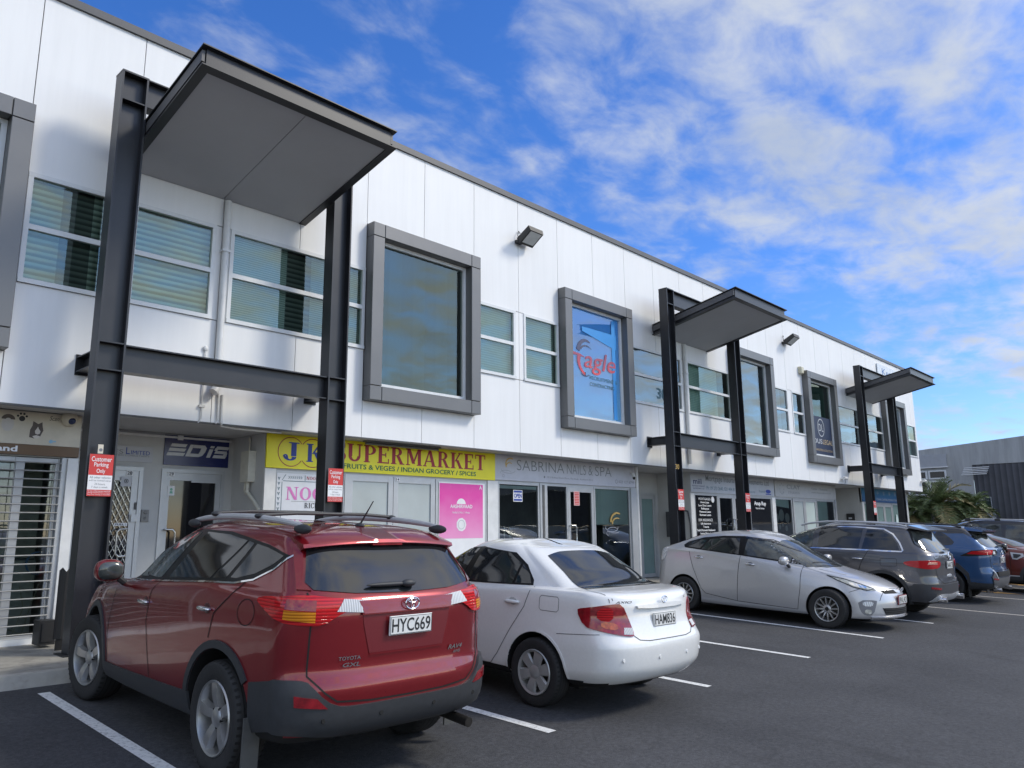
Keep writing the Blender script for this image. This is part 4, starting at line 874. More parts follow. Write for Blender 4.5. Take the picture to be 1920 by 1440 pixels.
q = MB(); q.quad((30.37, YS - .02, 1.2), (30.52, YS - .02, 1.2), (30.52, YS - .02, 2.42), (30.37, YS - .02, 2.42)); o = q.build('paper_strip', I_WHITE, recalc=False); tag(o, 'white paper strip on the left window of the blue shop', 'poster')
q = MB(); q.add([(33.72 + .13 * math.cos(2 * math.pi * k / 20), YS - .02, 2.0 + .26 * math.sin(2 * math.pi * k / 20)) for k in range(20)], [tuple(range(20))]); o = q.build('window_picture', ink('pale_mint', (.52, .62, .60)), recalc=False); tag(o, 'pale round vase picture on the right window of the blue shop', 'decal')

# --- decals on the upper windows
yg = YW + .008
def eagle_red(m):
    txt_into(m, 'agle', 12.80, 5.06, 13.94, 5.58, yg, bold=.008, shear=.22)
    arc_into(m, 12.96, 5.34, .40, .36, 165, 250, .12, .05, yg); m.quad((12.30, yg - .001, 5.42), (12.85, yg - .001, 5.40), (12.66, yg - .001, 5.46), (12.30, yg - .001, 5.49))
def eagle_dark(m):
    arc_into(m, 12.86, 5.45, .33, .36, 60, 165, .03, .13, yg - .0006); arc_into(m, 12.88, 5.48, .25, .2, 40, 150, .01, .05, yg - .0012); arc_into(m, 12.83, 5.06, .15, .08, 200, 340, .02, .02, yg); m.quad((12.82, yg, 4.98), (12.85, yg, 4.98), (12.85, yg, 5.08), (12.82, yg, 5.08))
q = MB(); eagle_red(q); o = q.build('window_decal', grad_mat('eagle_ink', (.62, .06, .07), (.12, .08, .16), 5.05, 5.75), recalc=False); tag(o, 'red Eagle logo on the blue feature window', 'decal')
q = MB(); eagle_dark(q); q.build('logo_wing', ink('slate_blue', (.07, .08, .15)), o, recalc=False)
q = MB(); txt_into(q, 'RECRUITMENT &', 12.98, 4.945, 13.98, 5.025, yg); txt_into(q, 'CONTRACTING', 12.98, 4.80, 13.86, 4.88, yg); q.build('lettering', I_TEAL, o, recalc=False)
q = MB(); q.quad((12.75, yg + .001, 6.08), (14.0, yg + .001, 6.08), (14.0, yg + .001, 5.73), (12.75, yg + .001, 5.98)); q.quad((13.82, yg + .0014, 4.14), (13.95, yg + .0014, 4.14), (13.95, yg + .0014, 6.40), (13.82, yg + .0014, 6.40)); q.build('dark_reflection', ink('deep_azure', (.03, .27, .66)), o, recalc=False)  # darker blue shapes paint a reflection onto the pane
q = MB(); txt_into(q, '30', 15.60, 4.83, 16.05, 5.10, YW + .012, bold=.02); o = q.build('window_number', I_TEAL, recalc=False); tag(o, 'large dark unit number on the upper window behind the second canopy post', 'number')
a, xa, xb, za, zb = FW[4]
q = MB(); q.quad((xa + .07, YW + .012, za + .08), (xb - .07, YW + .012, za + .08), (xb - .07, YW + .012, za + 1.34), (xa + .07, YW + .012, za + 1.34)); o = q.build('window_decal', ink('legal_navy', (.010, .022, .06)), recalc=False); tag(o, 'dark DUS LEGAL window film with a ring logo', 'decal')
q = MB(); disc_into(q, 25.40, 5.0, .30, YW + .006, ring=.03, rx=.9, n=36); txt_into(q, 'DL', 25.22, 4.88, 25.58, 5.12, YW + .006); txt_into(q, 'DUS', 24.75, 4.46, 25.42, 4.62, YW + .006, bold=.01); q.build('lettering', I_SILVER, o, recalc=False)
q = MB(); txt_into(q, 'LEGAL', 25.48, 4.46, 26.28, 4.62, YW + .006, bold=.01); txt_into(q, 'BARRISTERS & SOLICITORS', 24.78, 4.22, 26.26, 4.29, YW + .006); q.build('lettering', ink('pale_gold', (.50, .38, .22)), o, recalc=False)
board('roof_sign', 31.4, 33.6, 7.55, 8.10, YW - .05, mat('white_sign', (.62, .66, .70), rough=.4), 'white sign with a blue mark below the parapet at the far end', layers=[('lettering', I_SKYB, lambda m: [txt_into(m, 'Kea', 31.9, 7.7, 33.0, 7.98, YW - .052)])])

# ------------------------------------------------------------------ canopy portals
def portal(xl, xr, cl_, cr, label):
    """steel portal of two I columns and beams carrying a sloping canopy"""
    t = empty('canopy_portal', (xl, 9.34, .5), label, 'steel canopy', 'steel canopies along the building front')
    T0 = Vector((xl, 9.34, .5))
    def part(mb, name, m, par=None, **k):
        o = mb.build(name, m, **k); o.parent = par or t
        base = Vector((0, 0, 0)); q = o.parent
        while q: base += q.location; q = q.parent
        o.location = -base; return o
    y0, y1, ym = 9.23, 9.45, 9.34; tf = .022; tw = .014; W_ = .31; ztop = 7.32
    zb0, zb1, zt0, zt1 = 3.60, 3.92, 6.95, 7.32
    for x in (xl, xr):
        q = MB(); q.box(x, x + tf, y0, y1, .48, ztop - .022); q.box(x + W_ - tf, x + W_, y0, y1, .48, ztop - .022); q.box(x + tf, x + W_ - tf, ym - tw / 2, ym + tw / 2, .48, ztop - .022)
        for z in (zb0, zb1, zt0):
            q.box(x + tf, x + W_ - tf, y0 + .006, ym - tw / 2, z - .008, z + .008); q.box(x + tf, x + W_ - tf, ym + tw / 2, y1 - .006, z - .008, z + .008)
        q.box(x - .002, x + W_ + .002, y0 - .002, y1 + .002, ztop - .0215, ztop)
        q.box(x - .06, x + W_ + .06, y0 - .05, y1 + .05, .487, .505)
        part(q, 'column', M_BLACKSTEEL)
    for (za, zb, nm) in ((zb0, zb1, 'tie_beam'), (zt0, zt1, 'top_beam')):
        q = MB(); q.box(xl + W_ + .001, xr - .001, y0 + .02, y1 - .02, za, za + .016); q.box(xl + W_ + .001, xr - .001, y0 + .02, y1 - .02, zb - .016, zb); q.box(xl + W_ + .001, xr - .001, ym - .006, ym + .006, za + .016, zb - .016)
        part(q, nm, M_BLACKSTEEL)
    for x in (xl, xr):
        q = MB(); xc = x + W_ / 2 - .05 if x == xl else x + W_ / 2
        q.box(xc - .09, xc + .09, y1 + .001, YW - .001, zb0 + .05, zb0 + .064); q.box(xc - .09, xc + .09, y1 + .001, YW - .001, zb1 - .096, zb1 - .082); q.box(xc - .006, xc + .006, y1 + .001, YW - .001, zb0 + .064, zb1 - .096); q.box(xc - .1, xc + .1, YW - .014, YW - .002, zb0 + .02, zb1 - .05)
        part(q, 'wall_bracket', M_BLACKSTEEL)
    # canopy: slopes up from the wall to its outer edge
    ya, za, yf, zf = YW - .01, 6.37, 7.70, 6.83; h = .255; fl = .11
    xa, xb = cl_, cr
    def zz(y): return za + (zf - za) * (ya - y) / (ya - yf)
    def bar(mb, x0, x1, yA, yB, dz0, dz1): mb.hexa([(x0, yA, zz(yA) + dz0), (x1, yA, zz(yA) + dz0), (x1, yB, zz(yB) + dz0), (x0, yB, zz(yB) + dz0), (x0, yA, zz(yA) + dz1), (x1, yA, zz(yA) + dz1), (x1, yB, zz(yB) + dz1), (x0, yB, zz(yB) + dz1)])
    q = MB(); tk = .014
    for (x0, x1, side) in ((xa, xa + fl, 1), (xb - fl, xb, -1)):
        bar(q, x0, x1, yf, ya, 0, tk); bar(q, x0, x1, yf, ya, h - tk, h)
        xw = x0 + fl * .55 if side > 0 else x1 - fl * .55
        bar(q, xw - .005, xw + .005, yf + .07, ya, tk, h - tk)
    bar(q, xa + fl, xb - fl, yf, yf + fl, 0, tk); bar(q, xa + fl, xb - fl, yf, yf + fl, h - tk, h); bar(q, xa + fl * .55 + .006, xb - fl * .55 - .006, yf + .058, yf + .068, tk, h - tk)
    rm = part(q, 'canopy_frame', M_BLACKSTEEL)
    q = MB(); xm = (xa + xb) / 2 + .03
    for (x0, x1) in ((xa + fl - .01, xm - .004), (xm + .004, xb - fl + .01)): bar(q, x0, x1, yf + fl - .01, ya - .001, .017, .024)
    part(q, 'canopy_lining', M_SOFFITPANEL, rm)
    q = MB(); bar(q, xa + .02, xb - .02, yf + .07, ya - .002, .09, h - .03)
    part(q, 'canopy_roof', M_GREYDARK, rm)
    q = MB(); bar(q, xa + fl, xb - fl, yf + fl, ya - .003, .034, .04); part(q, 'joint_backing', M_BACK, rm)
    return t
portal(2.93, 5.98, 3.235, 5.93, 'nearest black steel portal with a canopy, in front of doors 28 and 29')
portal(15.06, 18.25, 15.47, 18.15, 'black steel portal with a canopy and yellow 30, by the mortgage office')
portal(27.41, 30.66, 27.86, 30.6, 'farthest black steel portal with a canopy, by the blue shop')

# parking signs on the columns
def park_sign(x0, x1, label):
    y = 9.205; z1, z0 = 2.625, 2.165; m1, m2 = 2.395, 2.235; w_ = x1 - x0
    q = MB(); q.box(x0, x1, y, y + .004, z0, z1); o = q.build('parking_sign', I_WHITE); tag(o, label, 'sign', 'customer parking signs on the steel posts')
    r = MB(); r.quad((x0, y - .001, m1), (x1, y - .001, m1), (x1, y - .001, z1), (x0, y - .001, z1)); r.quad((x0, y - .001, z0), (x1, y - .001, z0), (x1, y - .001, m2), (x0, y - .001, m2)); r.build('red_field', I_RED, o, recalc=False)
    r = MB(); txt_into(r, 'Customer', x0 + .02, 2.545, x1 - .02, 2.60, y - .002, bold=.01); txt_into(r, 'Parking', x0 + .05, 2.475, x1 - .05, 2.535, y - .002, bold=.01); txt_into(r, 'Only', x0 + .08, 2.405, x1 - .08, 2.465, y - .002, bold=.01)
    for i, s_ in enumerate(('In the unfortunate event of', 'being towed please contact', 'East City Towing on 576 4447')): txt_into(r, s_, x0 + .01, 2.213 - i * .02, x1 - .01, 2.228 - i * .02, y - .002)
    r.build('lettering', I_WHITE, o, recalc=False)
    r = MB()
    for i, (s_, e_) in enumerate((('All other vehicles', .015), ('will be towed away', .01), ('24 hours', .07), ('7 days a week', .04))): txt_into(r, s_, x0 + e_, 2.357 - i * .036, x1 - e_, 2.382 - i * .036, y - .001)
    r.build('lettering', I_GREY, o, recalc=False)
    return o
park_sign(2.955, 3.205, 'red and white customer parking sign on the post left of door 28')
park_sign(6.02, 6.26, 'red and white customer parking sign on the post before the yellow supermarket sign')
park_sign(15.09, 15.33, 'red and white customer parking sign on the post marked 30')
park_sign(18.28, 18.52, 'red and white customer parking sign on the post before the mortgage office')
park_sign(27.44, 27.68, 'red and white customer parking sign on the post nearest the letter box')
sticker('post_sticker', 3.03, 3.085, 2.635, 2.735, 9.205, I_CREAM, 'small cream sticker above the left parking sign', 'sticker', [('mark', I_GREY, lambda m: disc_into(m, 3.06, 2.675, .018, 9.203))])
q = MB(); vs, fs = glyph_mesh('30', .02)
q = MB(); txt_into(q, '30', 15.075, 3.075, 15.225, 3.185, 9.227); o = q.build('post_number', I_GOLD, recalc=False); tag(o, 'small yellow number 30 on the steel post', 'number')

# floodlights, cameras, alarm box
M_BLKLAMP = mat('lamp_black', (.02, .02, .02), rough=.5); M_LENS = mat('lamp_lens', (.55, .56, .55), rough=.2, spec=.6)
def flood(x, z, label):
    t = empty('floodlight', (x, YW, z), label, 'floodlight', 'floodlights high on the white wall')
    def bd(mb, n, m, par=t, **k): o = mb.build(n, m, par, **k); return o
    q = MB(); q.box(-.06, .10, -.10, 0, -.03, .03); q.tube([(.02, -.04, .03), (-.02, -.05, .14), (.03, -.03, .24), (.10, -.01, .22)], .008, 6); bd(q, 'bracket', M_BLKLAMP)
    M_ = Matrix.Translation((.12, -.10, -.02)) @ Matrix.Rotation(R(-30), 4, 'X')
    q = MB(); q.hexa([(-.17, -.36, -.03), (.21, -.36, -.03), (.21, 0, -.05), (-.17, 0, -.05), (-.19, -.38, .075), (.23, -.38, .075), (.21, 0, .10), (-.17, 0, .10)]); q.xf(M_); b = bd(q, 'housing', M_BLKLAMP)
    q = MB(); q.quad((-.14, -.34, -.034), (.18, -.34, -.034), (.18, -.05, -.05), (-.14, -.05, -.05)); q.xf(M_); q.build('lens', M_LENS, b, recalc=False)
flood(10.70, 7.42, 'black floodlight on the white wall between the two nearer grey framed windows')
flood(22.88, 7.45, 'black floodlight on the white wall left of the legal office window')
q = MB(); q.cbox(23.9, 24.1, YW - .12, YW, 6.62, 6.84, .02); o = q.build('alarm_box', mat('cream_box', (.56, .53, .40), rough=.5)); tag(o, 'small cream alarm box on the wall near the legal office window', 'alarm box')
M_CAMW = mat('camera_white', (.68, .68, .67), rough=.35)
def bullet(x, y, z, label, dx_=.3):
    t = empty('security_camera', (x, y, z), label, 'camera', 'white security cameras')
    q = MB(); q.tube([(0, 0, 0), (0, -.08, .02)], .035, 12); q.lathe([(.0, -.14), (.05, -.14), (.055, .12), (.0, .13)], 14, 'x', (.06, -.14, .03)); q.build('housing', M_CAMW, t, smooth=True)
    q = MB(); q.lathe([(0, .0), (.04, 0), (.04, .012), (0, .014)], 14, 'x', (.19, -.14, .03)); q.tube([(.1, -.1, -.01), (.25, -.06, -.10), (.35, 0, -.13)], .009, 6); q.build('lens', M_BLKLAMP, t, smooth=True)
bullet(26.72, YW, 3.36, 'white bullet camera on the lower edge of the wall left of the far canopy')
bullet(35.6, YW, 3.62, 'white camera on the far corner of the building')
t = empty('security_camera', (3.07, YS - .06, 3.205), 'round cream camera under the soffit over the pet shop sign', 'camera')
q = MB(); q.ell((0, 0, -.05), (.09, .09, .10), 16, 10); q.build('housing', M_CREAMSIGN, t, smooth=True); q = MB(); q.ell((.01, -.06, -.085), (.045, .045, .045), 14, 8); q.build('lens', ink('lens_blue', (.02, .03, .09), .15), t, smooth=True)
t = empty('security_camera', (15.05, YS - .05, 3.05), 'small white camera at the right end of the salon sign', 'camera')
q = MB(); q.tube([(0, 0, 0), (0, -.06, -.02), (0, -.08, -.1)], [.03, .035, .04], 12); q.build('housing', M_CAMW, t, smooth=True); q = MB(); q.ell((0, -.085, -.12), (.035, .035, .04), 12, 8); q.build('lens', M_BLKLAMP, t, smooth=True)

# ------------------------------------------------------------------ grey warehouse across the drive
M_CONCW = mat('weathered_concrete', (.36, .365, .36), rough=.85, var=.22, scale=.9, stretch=(1, 3, .35), dirt=((.48, .48, .46), 3, .52, .4))
M_GREYPANEL = mat('grey_panel', (.36, .37, .385), rough=.6, var=.06)
M_CORR = stripes_mat('dark_corrugated', (.032, .034, .042), (.075, .077, .09), 3.6, 'y', sharp=.35, rough=.5)
wh = empty('warehouse', (48, 10, 0), 'grey concrete warehouse with dark corrugated wall across the drive', 'building')
def WP(mb, name, m, par=None, **k):
    o = mb.build(name, m, **k); o.parent = par or wh
    base = Vector((0, 0, 0)); q = o.parent
    while q: base += q.location; q = q.parent
    o.location = -base; return o
def roofz(y): return 6.06 + (13.3 - y) * .0726
q = MB(); xw = 48
q.quad((xw, 10.75, 0), (xw, 30, 0), (xw, 30, roofz(30)), (xw, 10.75, roofz(10.75))); q.quad((xw, -30, 4.86), (xw, 10.75, 5.06), (xw, 10.75, roofz(10.75)), (xw, -30, roofz(-30)))
q.quad((xw, -30, roofz(-30)), (xw, 30, roofz(30)), (xw + 30, 30, roofz(30)), (xw + 30, -30, roofz(-30)))
WP(q, 'wall', M_CONCW, recalc=False)
q = MB(); q.quad((xw + .05, -30, 2.05), (xw + .05, 10.75, 2.1), (xw + .05, 10.75, 5.06), (xw + .05, -30, 4.86)); WP(q, 'corrugated_wall', M_CORR, recalc=False)
q = MB(); q.quad((xw - .003, -30, 0), (xw - .003, 10.3, 0), (xw - .003, 10.3, 2.1), (xw - .003, -30, 2.02)); WP(q, 'base_wall', mat('pale_concrete', (.45, .455, .45), rough=.85, var=.15), recalc=False)
q = MB(); q.box(xw - .10, xw + .05, 11.95, 20, 5.0, 5.75); WP(q, 'fascia_panel', M_GREYPANEL)
q = MB(); q.box(xw - .14, xw - .101, 11.9, 20, 5.0, 5.06); WP(q, 'ledge', M_PIPE)
for (za, zb) in ((4.38, 4.86), (3.5, 4.28)):
    for k in range(6):
        y = 12.05 + k * .98; q = MB(); q.box(xw - .05, xw - .002, y, y + .92, za, zb); f = WP(q, 'window', M_WHITEFRAME)
        q = MB(); q.quad((xw - .053, y + .09, za + .07), (xw - .053, y + .83, za + .07), (xw - .053, y + .83, zb - .07), (xw - .053, y + .09, zb - .07)); WP(q, 'pane', BLKGL, f, recalc=False)
q = MB()
for k in range(5): q.hexa([(xw - .9 + .18 * k - .08, 9.9, 4.62 - .1 * (4 - k) + .25), (xw - .9 + .18 * k, 9.9, 4.62 - .1 * (4 - k) + .25), (xw - .9 + .18 * k, 11.1, 4.62 - .1 * (4 - k) + .25), (xw - .9 + .18 * k - .08, 11.1, 4.62 - .1 * (4 - k) + .25), (xw - .9 + .18 * k - .08, 9.9, 4.66 - .1 * (4 - k) + .25), (xw - .9 + .18 * k, 9.9, 4.66 - .1 * (4 - k) + .25), (xw - .9 + .18 * k, 11.1, 4.66 - .1 * (4 - k) + .25), (xw - .9 + .18 * k - .08, 11.1, 4.66 - .1 * (4 - k) + .25)])
WP(q, 'sun_louvre', M_PIPE)
q = MB(); q.quad((xw - .5, 9.95, 2.68), (xw - .5, 10.75, 2.68), (xw - .5, 10.75, 3.25), (xw - .5, 9.95, 3.25)); WP(q, 'glass_balustrade', glass_mat('balustrade_glass', (.4, .55, .5), base=.1), recalc=False)
q = MB(); q.box(xw - .52, xw - .48, 9.92, 9.95, 2.6, 3.28); q.box(xw - .52, xw - .48, 9.95, 10.75, 3.251, 3.28); q.box(xw - .55, xw - .0, 9.9, 10.8, 0, 2.67); WP(q, 'balustrade_rail', M_GREYPANEL)

# ------------------------------------------------------------------ palms
M_FROND = mat('palm_leaf', (.11, .15, .055), rough=.55, var=.55, scale=3); M_FRONDDRY = mat('palm_leaf_dry', (.30, .255, .12), rough=.6, var=.4, scale=3); M_TRUNK = mat('palm_trunk', (.07, .05, .035), rough=.9, var=.4, scale=8)
def palm(x, y, zc, rad, nfr, seed, label):
    rnd = random.Random(seed)
    t = empty('palm_tree', (x, y, 0), label, 'palm tree', 'palms at the end of the building')
    q = MB(); q.tube([(0, 0, .1), (.03, .02, zc * .5), (0, 0, zc)], [.22, .2, .17], 10); q.build('trunk', M_TRUNK, t, smooth=True)
    q = MB()
    for k in range(nfr):
        az = rnd.uniform(0, 2 * math.pi); el = R(rnd.uniform(-35, 80)); Ln = rad * rnd.uniform(.75, 1.1); dry = 1 if (el < R(0) and rnd.random() < .45) or rnd.random() < .12 else 0
        d = Vector((math.cos(az) * math.cos(el), math.sin(az) * math.cos(el), math.sin(el))); p = Vector((0, 0, zc)); pts = []
        n = 11
        for i in range(n + 1):
            pts.append(p.copy()); d = (d + Vector((0, 0, -.13 - .06 * i / n))).normalized(); p = p + d * (Ln / n)
        for i in range(1, n):
            a = pts[i]; dd = (pts[i + 1] - pts[i - 1]).normalized(); side = dd.cross(Vector((0, 0, 1)))
            if side.length < .1: side = Vector((1, 0, 0))
            side.normalize(); up = side.cross(dd)
            ll = Ln * .30 * math.sin(math.pi * (i / n) ** .6) + .05
            for sgn in (1, -1):
                for j in range(2):
                    b0 = a + dd * (Ln / n) * (j / 2 + rnd.uniform(-.1, .1)); tip = b0 + (side * sgn * .8 + dd * .7 + up * rnd.uniform(-.1, .35)).normalized() * ll * rnd.uniform(.8, 1.15)
                    wd = dd * .022
                    mid = (b0 + tip) / 2 + up * .02
                    q.add([b0 - wd, b0 + wd, mid + wd * 1.1, tip, mid - wd * 1.1], [(0, 1, 2, 3, 4)], dry)
        for i in range(n): 
            s0 = Vector((0, 0, .012)); q.add([pts[i] - s0, pts[i + 1] - s0 * .7, pts[i + 1] + s0 * .7, pts[i] + s0], [(0, 1, 2, 3)], dry)
    q.build('crown', [M_FROND, M_FRONDDRY], t, recalc=False)
palm(41.5, 10.9, 2.75, 1.8, 80, 3, 'broad bushy palm at the end of the white building')
palm(42.8, 9.9, 2.5, 1.45, 60, 5, 'smaller palm with a dry skirt in front of the corrugated wall')
palm(40.8, 12.0, 2.3, 1.5, 55, 9, 'dark palm half hidden behind the end of the white building')
# ------------------------------------------------------------------ cars
def pchip(xs_, ys_, x):
    """monotone cubic interpolation"""
    n = len(xs_)
    if x <= xs_[0]: return ys_[0]
    if x >= xs_[-1]: return ys_[-1]
    h = [xs_[i + 1] - xs_[i] for i in range(n - 1)]; d = [(ys_[i + 1] - ys_[i]) / h[i] for i in range(n - 1)]
    def slope(i):
        if i == 0: return d[0] * .5
        if i == n - 1: return d[-1] * .5
        if d[i - 1] * d[i] <= 0: return 0.
        w1, w2 = 2 * h[i] + h[i - 1], h[i] + 2 * h[i - 1]
        return (w1 + w2) / (w1 / d[i - 1] + w2 / d[i])
    for i in range(n - 1):
        if x <= xs_[i + 1]:
            t = (x - xs_[i]) / h[i]; m0, m1 = slope(i), slope(i + 1)
            return (2 * t ** 3 - 3 * t ** 2 + 1) * ys_[i] + (t ** 3 - 2 * t ** 2 + t) * h[i] * m0 + (-2 * t ** 3 + 3 * t ** 2) * ys_[i + 1] + (t ** 3 - t ** 2) * h[i] * m1

def smooth_lookup(tab, y):
    """tab: [(y, value)] with eased interpolation"""
    return pchip([a for a, b in tab], [b for a, b in tab], y)

NR, NS, NF = 16, 34, 16
def waterline(w, yr, yf, z, lr=.30, lf=.45, nr=3.0, nf=2.6, wr=.94, wf=.90, rc=.04, fc=.10):
    """half plan contour from rear centre round the side to front centre.
    w half width, yr/yf ends, z: number or table over y, lr/lf depth of the end corners,
    wr/wf width at the corner roots relative to w"""
    pts = []
    def Z(y): return z if isinstance(z, (int, float)) else smooth_lookup(z, y)
    for i in range(NR):
        t = (math.pi / 2) * i / NR
        x = w * wr * math.sin(t) ** (2 / nr) if t > 0 else 0; y = yr + lr * (1 - math.cos(t) ** (2 / nr))
        pts.append((x, y, Z(y)))
    ya, yb = yr + lr, yf - lf
    for i in range(NS + 1):
        u = i / NS; y = ya + (yb - ya) * u
        if u < .5: k = 1 - (1 - wr) * (1 - u / .5) ** 2.6
        else: k = 1 - (1 - wf) * ((u - .5) / .5) ** 2.6
        pts.append((w * k, y, Z(y)))
    for i in range(1, NF + 1):
        t = (math.pi / 2) * (1 - i / NF)
        x = w * wf * math.sin(t) ** (2 / nf) if i < NF else 0; y = yf - lf * (1 - math.cos(t) ** (2 / nf))
        pts.append((x, y, Z(y)))
    return pts

def loft(levels, sub=5):
    """levels: list of contours (same length) -> half grid rows, monotone along the levels"""
    K = len(levels[0]); rows = []
    par = [0.]
    for i in range(1, len(levels)):
        d = sum(math.dist(levels[i][k], levels[i - 1][k]) for k in range(0, K, 4)) / (K / 4)
        par.append(par[-1] + max(d, .01))
    for i in range(len(levels) - 1):
        n = max(2, min(sub + 5, int((par[i + 1] - par[i]) / .035) + 1))
        for j in range(n):
            p = par[i] + (par[i + 1] - par[i]) * j / n
            rows.append([tuple(pchip(par, [levels[q][k][c] for q in range(len(levels))], p) for c in range(3)) for k in range(K)])
    rows.append(list(levels[-1]))
    return rows

def body_from(levels, arches, arch_r, well_mat, paint, parent, hollow=.50, zblack=.40):
    rows = loft(levels); K = len(rows[0])
    mb = MB(); v = []; f = []
    for r_ in rows: v += r_
    H = len(rows)
    for i in range(H - 1):
        for k in range(K - 1): f.append((i * K + k, i * K + k + 1, (i + 1) * K + k + 1, (i + 1) * K + k))
    o = len(v); v += [(-x, y, z) for x, y, z in v]
    f += [tuple(o + i for i in reversed(q)) for q in f[:]]
    # close the bottom
    f.append(tuple(range(K - 1, -1, -1))); f.append(tuple(o + k for k in range(K)))
    me = bpy.data.meshes.new('body'); me.from_pydata(v, [], f)
    bm = bmesh.new(); bm.from_mesh(me); bmesh.ops.remove_doubles(bm, verts=bm.verts, dist=2e-4); bmesh.ops.dissolve_degenerate(bm, edges=bm.edges, dist=1e-4); bmesh.ops.recalc_face_normals(bm, faces=bm.faces)
    bvh = BVHTree.FromBMesh(bm)
    bm.to_mesh(me); bm.free()
    me.materials.append(paint); me.materials.append(well_mat)
    ob = bpy.data.objects.new('body', me); COL.objects.link(ob)
    if arches:
        c = MB()
        for (ya, za) in arches:
            for s_ in (1, -1):
                c.lathe([(.0001, hollow * s_), (arch_r, hollow * s_), (arch_r, 1.3 * s_), (.0001, 1.3 * s_)], 40, 'x', (0, ya, za))
        cut = c.build('cut', well_mat)
        md = ob.modifiers.new('b', 'BOOLEAN'); md.operation = 'DIFFERENCE'; md.object = cut; md.solver = 'EXACT'
        try: md.material_mode = 'TRANSFER'
        except Exception: pass
        dg = bpy.context.evaluated_depsgraph_get(); m2 = bpy.data.meshes.new_from_object(ob.evaluated_get(dg), preserve_all_data_layers=True, depsgraph=dg)
        ob.modifiers.clear(); ob.data = m2; bpy.data.objects.remove(cut); bpy.data.meshes.remove(me); me = m2
    me.name = 'body'
    me.polygons.foreach_set('use_smooth', [True] * len(me.polygons)); me.set_sharp_from_angle(angle=R(42))
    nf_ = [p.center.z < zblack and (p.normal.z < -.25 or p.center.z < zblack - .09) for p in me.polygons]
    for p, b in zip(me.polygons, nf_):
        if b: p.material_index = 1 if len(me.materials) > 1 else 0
    ob.parent = parent
    return ob, bvh

def view_axes(view):
    if view == 'top': return Vector((1, 0, 0)), Vector((0, 1, 0)), Vector((0, 0, -1))
    a = R(view)                       # direction the observer looks FROM: 0 = +x side, 90 = +y front, -90 = rear
    d = Vector((math.cos(a), math.sin(a), 0)); h = Vector((-math.sin(a), math.cos(a), 0))
    return h, Vector((0, 0, 1)), -d

def chaikin(p, n):
    for _ in range(n):
        q = []
        for i in range(len(p)):
            a, b = p[i], p[(i + 1) % len(p)]
            q += [a * .75 + b * .25, a * .25 + b * .75]
        p = q
    return p

def project(bvh, pt, d, off):
    org = pt - d * 4
    loc, nor, idx, dist = bvh.ray_cast(org, d, 12)
    if loc is None:
        loc, nor, idx, dist = bvh.find_nearest(pt)
    if nor.dot(d) > 0: nor = -nor
    return loc + nor * off, nor

def shell(bvh, pts, view, off, m, name, parent, rnd=1, res=.045, mirror=False, skirt=True, dome=0.):
    """panel lying on the body: polygon seen from one direction, projected, with a rim going back to the body"""
    h, u, d = view_axes(view)
    p2 = [Vector((Vector(p).dot(h), Vector(p).dot(u))) for p in pts]
    p2 = chaikin(p2, rnd)
    # resample outline
    out = []
    for i in range(len(p2)):
        a, b = p2[i], p2[(i + 1) % len(p2)]; n = max(1, int((b - a).length / res))
        for j in range(n): out.append(a + (b - a) * j / n)
    x0, x1 = min(p.x for p in out), max(p.x for p in out); y0, y1 = min(p.y for p in out), max(p.y for p in out)
    ins = []
    nx, ny = int((x1 - x0) / res) + 1, int((y1 - y0) / res) + 1
    for i in range(1, nx):
        for j in range(1, ny):
            q = Vector((x0 + (x1 - x0) * i / nx, y0 + (y1 - y0) * j / ny)); md = 9
            for k in range(len(out)):
                a, b = out[k], out[(k + 1) % len(out)]; ab = b - a; t = max(0, min(1, (q - a).dot(ab) / max(ab.length_squared, 1e-12))); md = min(md, (q - a - ab * t).length)
                if md < res * .4: break
            inside = False
            for k in range(len(out)):
                a, b = out[k], out[(k + 1) % len(out)]
                if (a.y > q.y) != (b.y > q.y) and q.x < (b.x - a.x) * (q.y - a.y) / (b.y - a.y) + a.x: inside = not inside
            if md >= res * .4 and inside: ins.append(q)
    n0 = len(out)
    V2, E2, F2, _, _, _ = delaunay_2d_cdt(out + ins, [(i, (i + 1) % n0) for i in range(n0)], [], 1, 1e-7)
    far = [h * p.x + u * p.y for p in V2]
    top = []; nors = []
    for p in far:
        l, n = project(bvh, p, d, off); top.append(l); nors.append(n)
    mb = MB(); faces = [tuple(f) for f in F2]
    v = list(top); f = []
    for t in faces:
        a, b, c = (V2[i] for i in t[:3]); ar_ = (b - a).cross(c - a)
        if abs(ar_) < 1e-9: continue
        if ar_ < 0: t = tuple(reversed(t))
        f.append(t)
    if skirt:
        cnt = {}
        for t in f:
            for i in range(len(t)):
                e = (t[i], t[(i + 1) % len(t)]); cnt[e] = cnt.get(e, 0) + 1
        low = {}
        for (a, b) in list(cnt):
            if (b, a) not in cnt:
                for q in (a, b):
                    if q not in low: low[q] = len(v); v.append(top[q] - nors[q] * (off + .006))
                f.append((b, a, low[a], low[b]))
    used = sorted({i for t in f for i in t}); ix = {i: k for k, i in enumerate(used)}
    v = [v[i] for i in used]; f = [tuple(ix[i] for i in t) for t in f]
    mb.add(v, f)
    res_o = []
    o = mb.build(name, m, parent, smooth=True, angle=50, recalc=False); res_o.append(o)
    if mirror:
        m2 = MB(); m2.add([(-x, y, z) for x, y, z in (tuple(q) for q in v)], [tuple(reversed(q)) for q in f])
        res_o.append(m2.build(name, m, parent, smooth=True, angle=50, recalc=False))
    return res_o if mirror else o

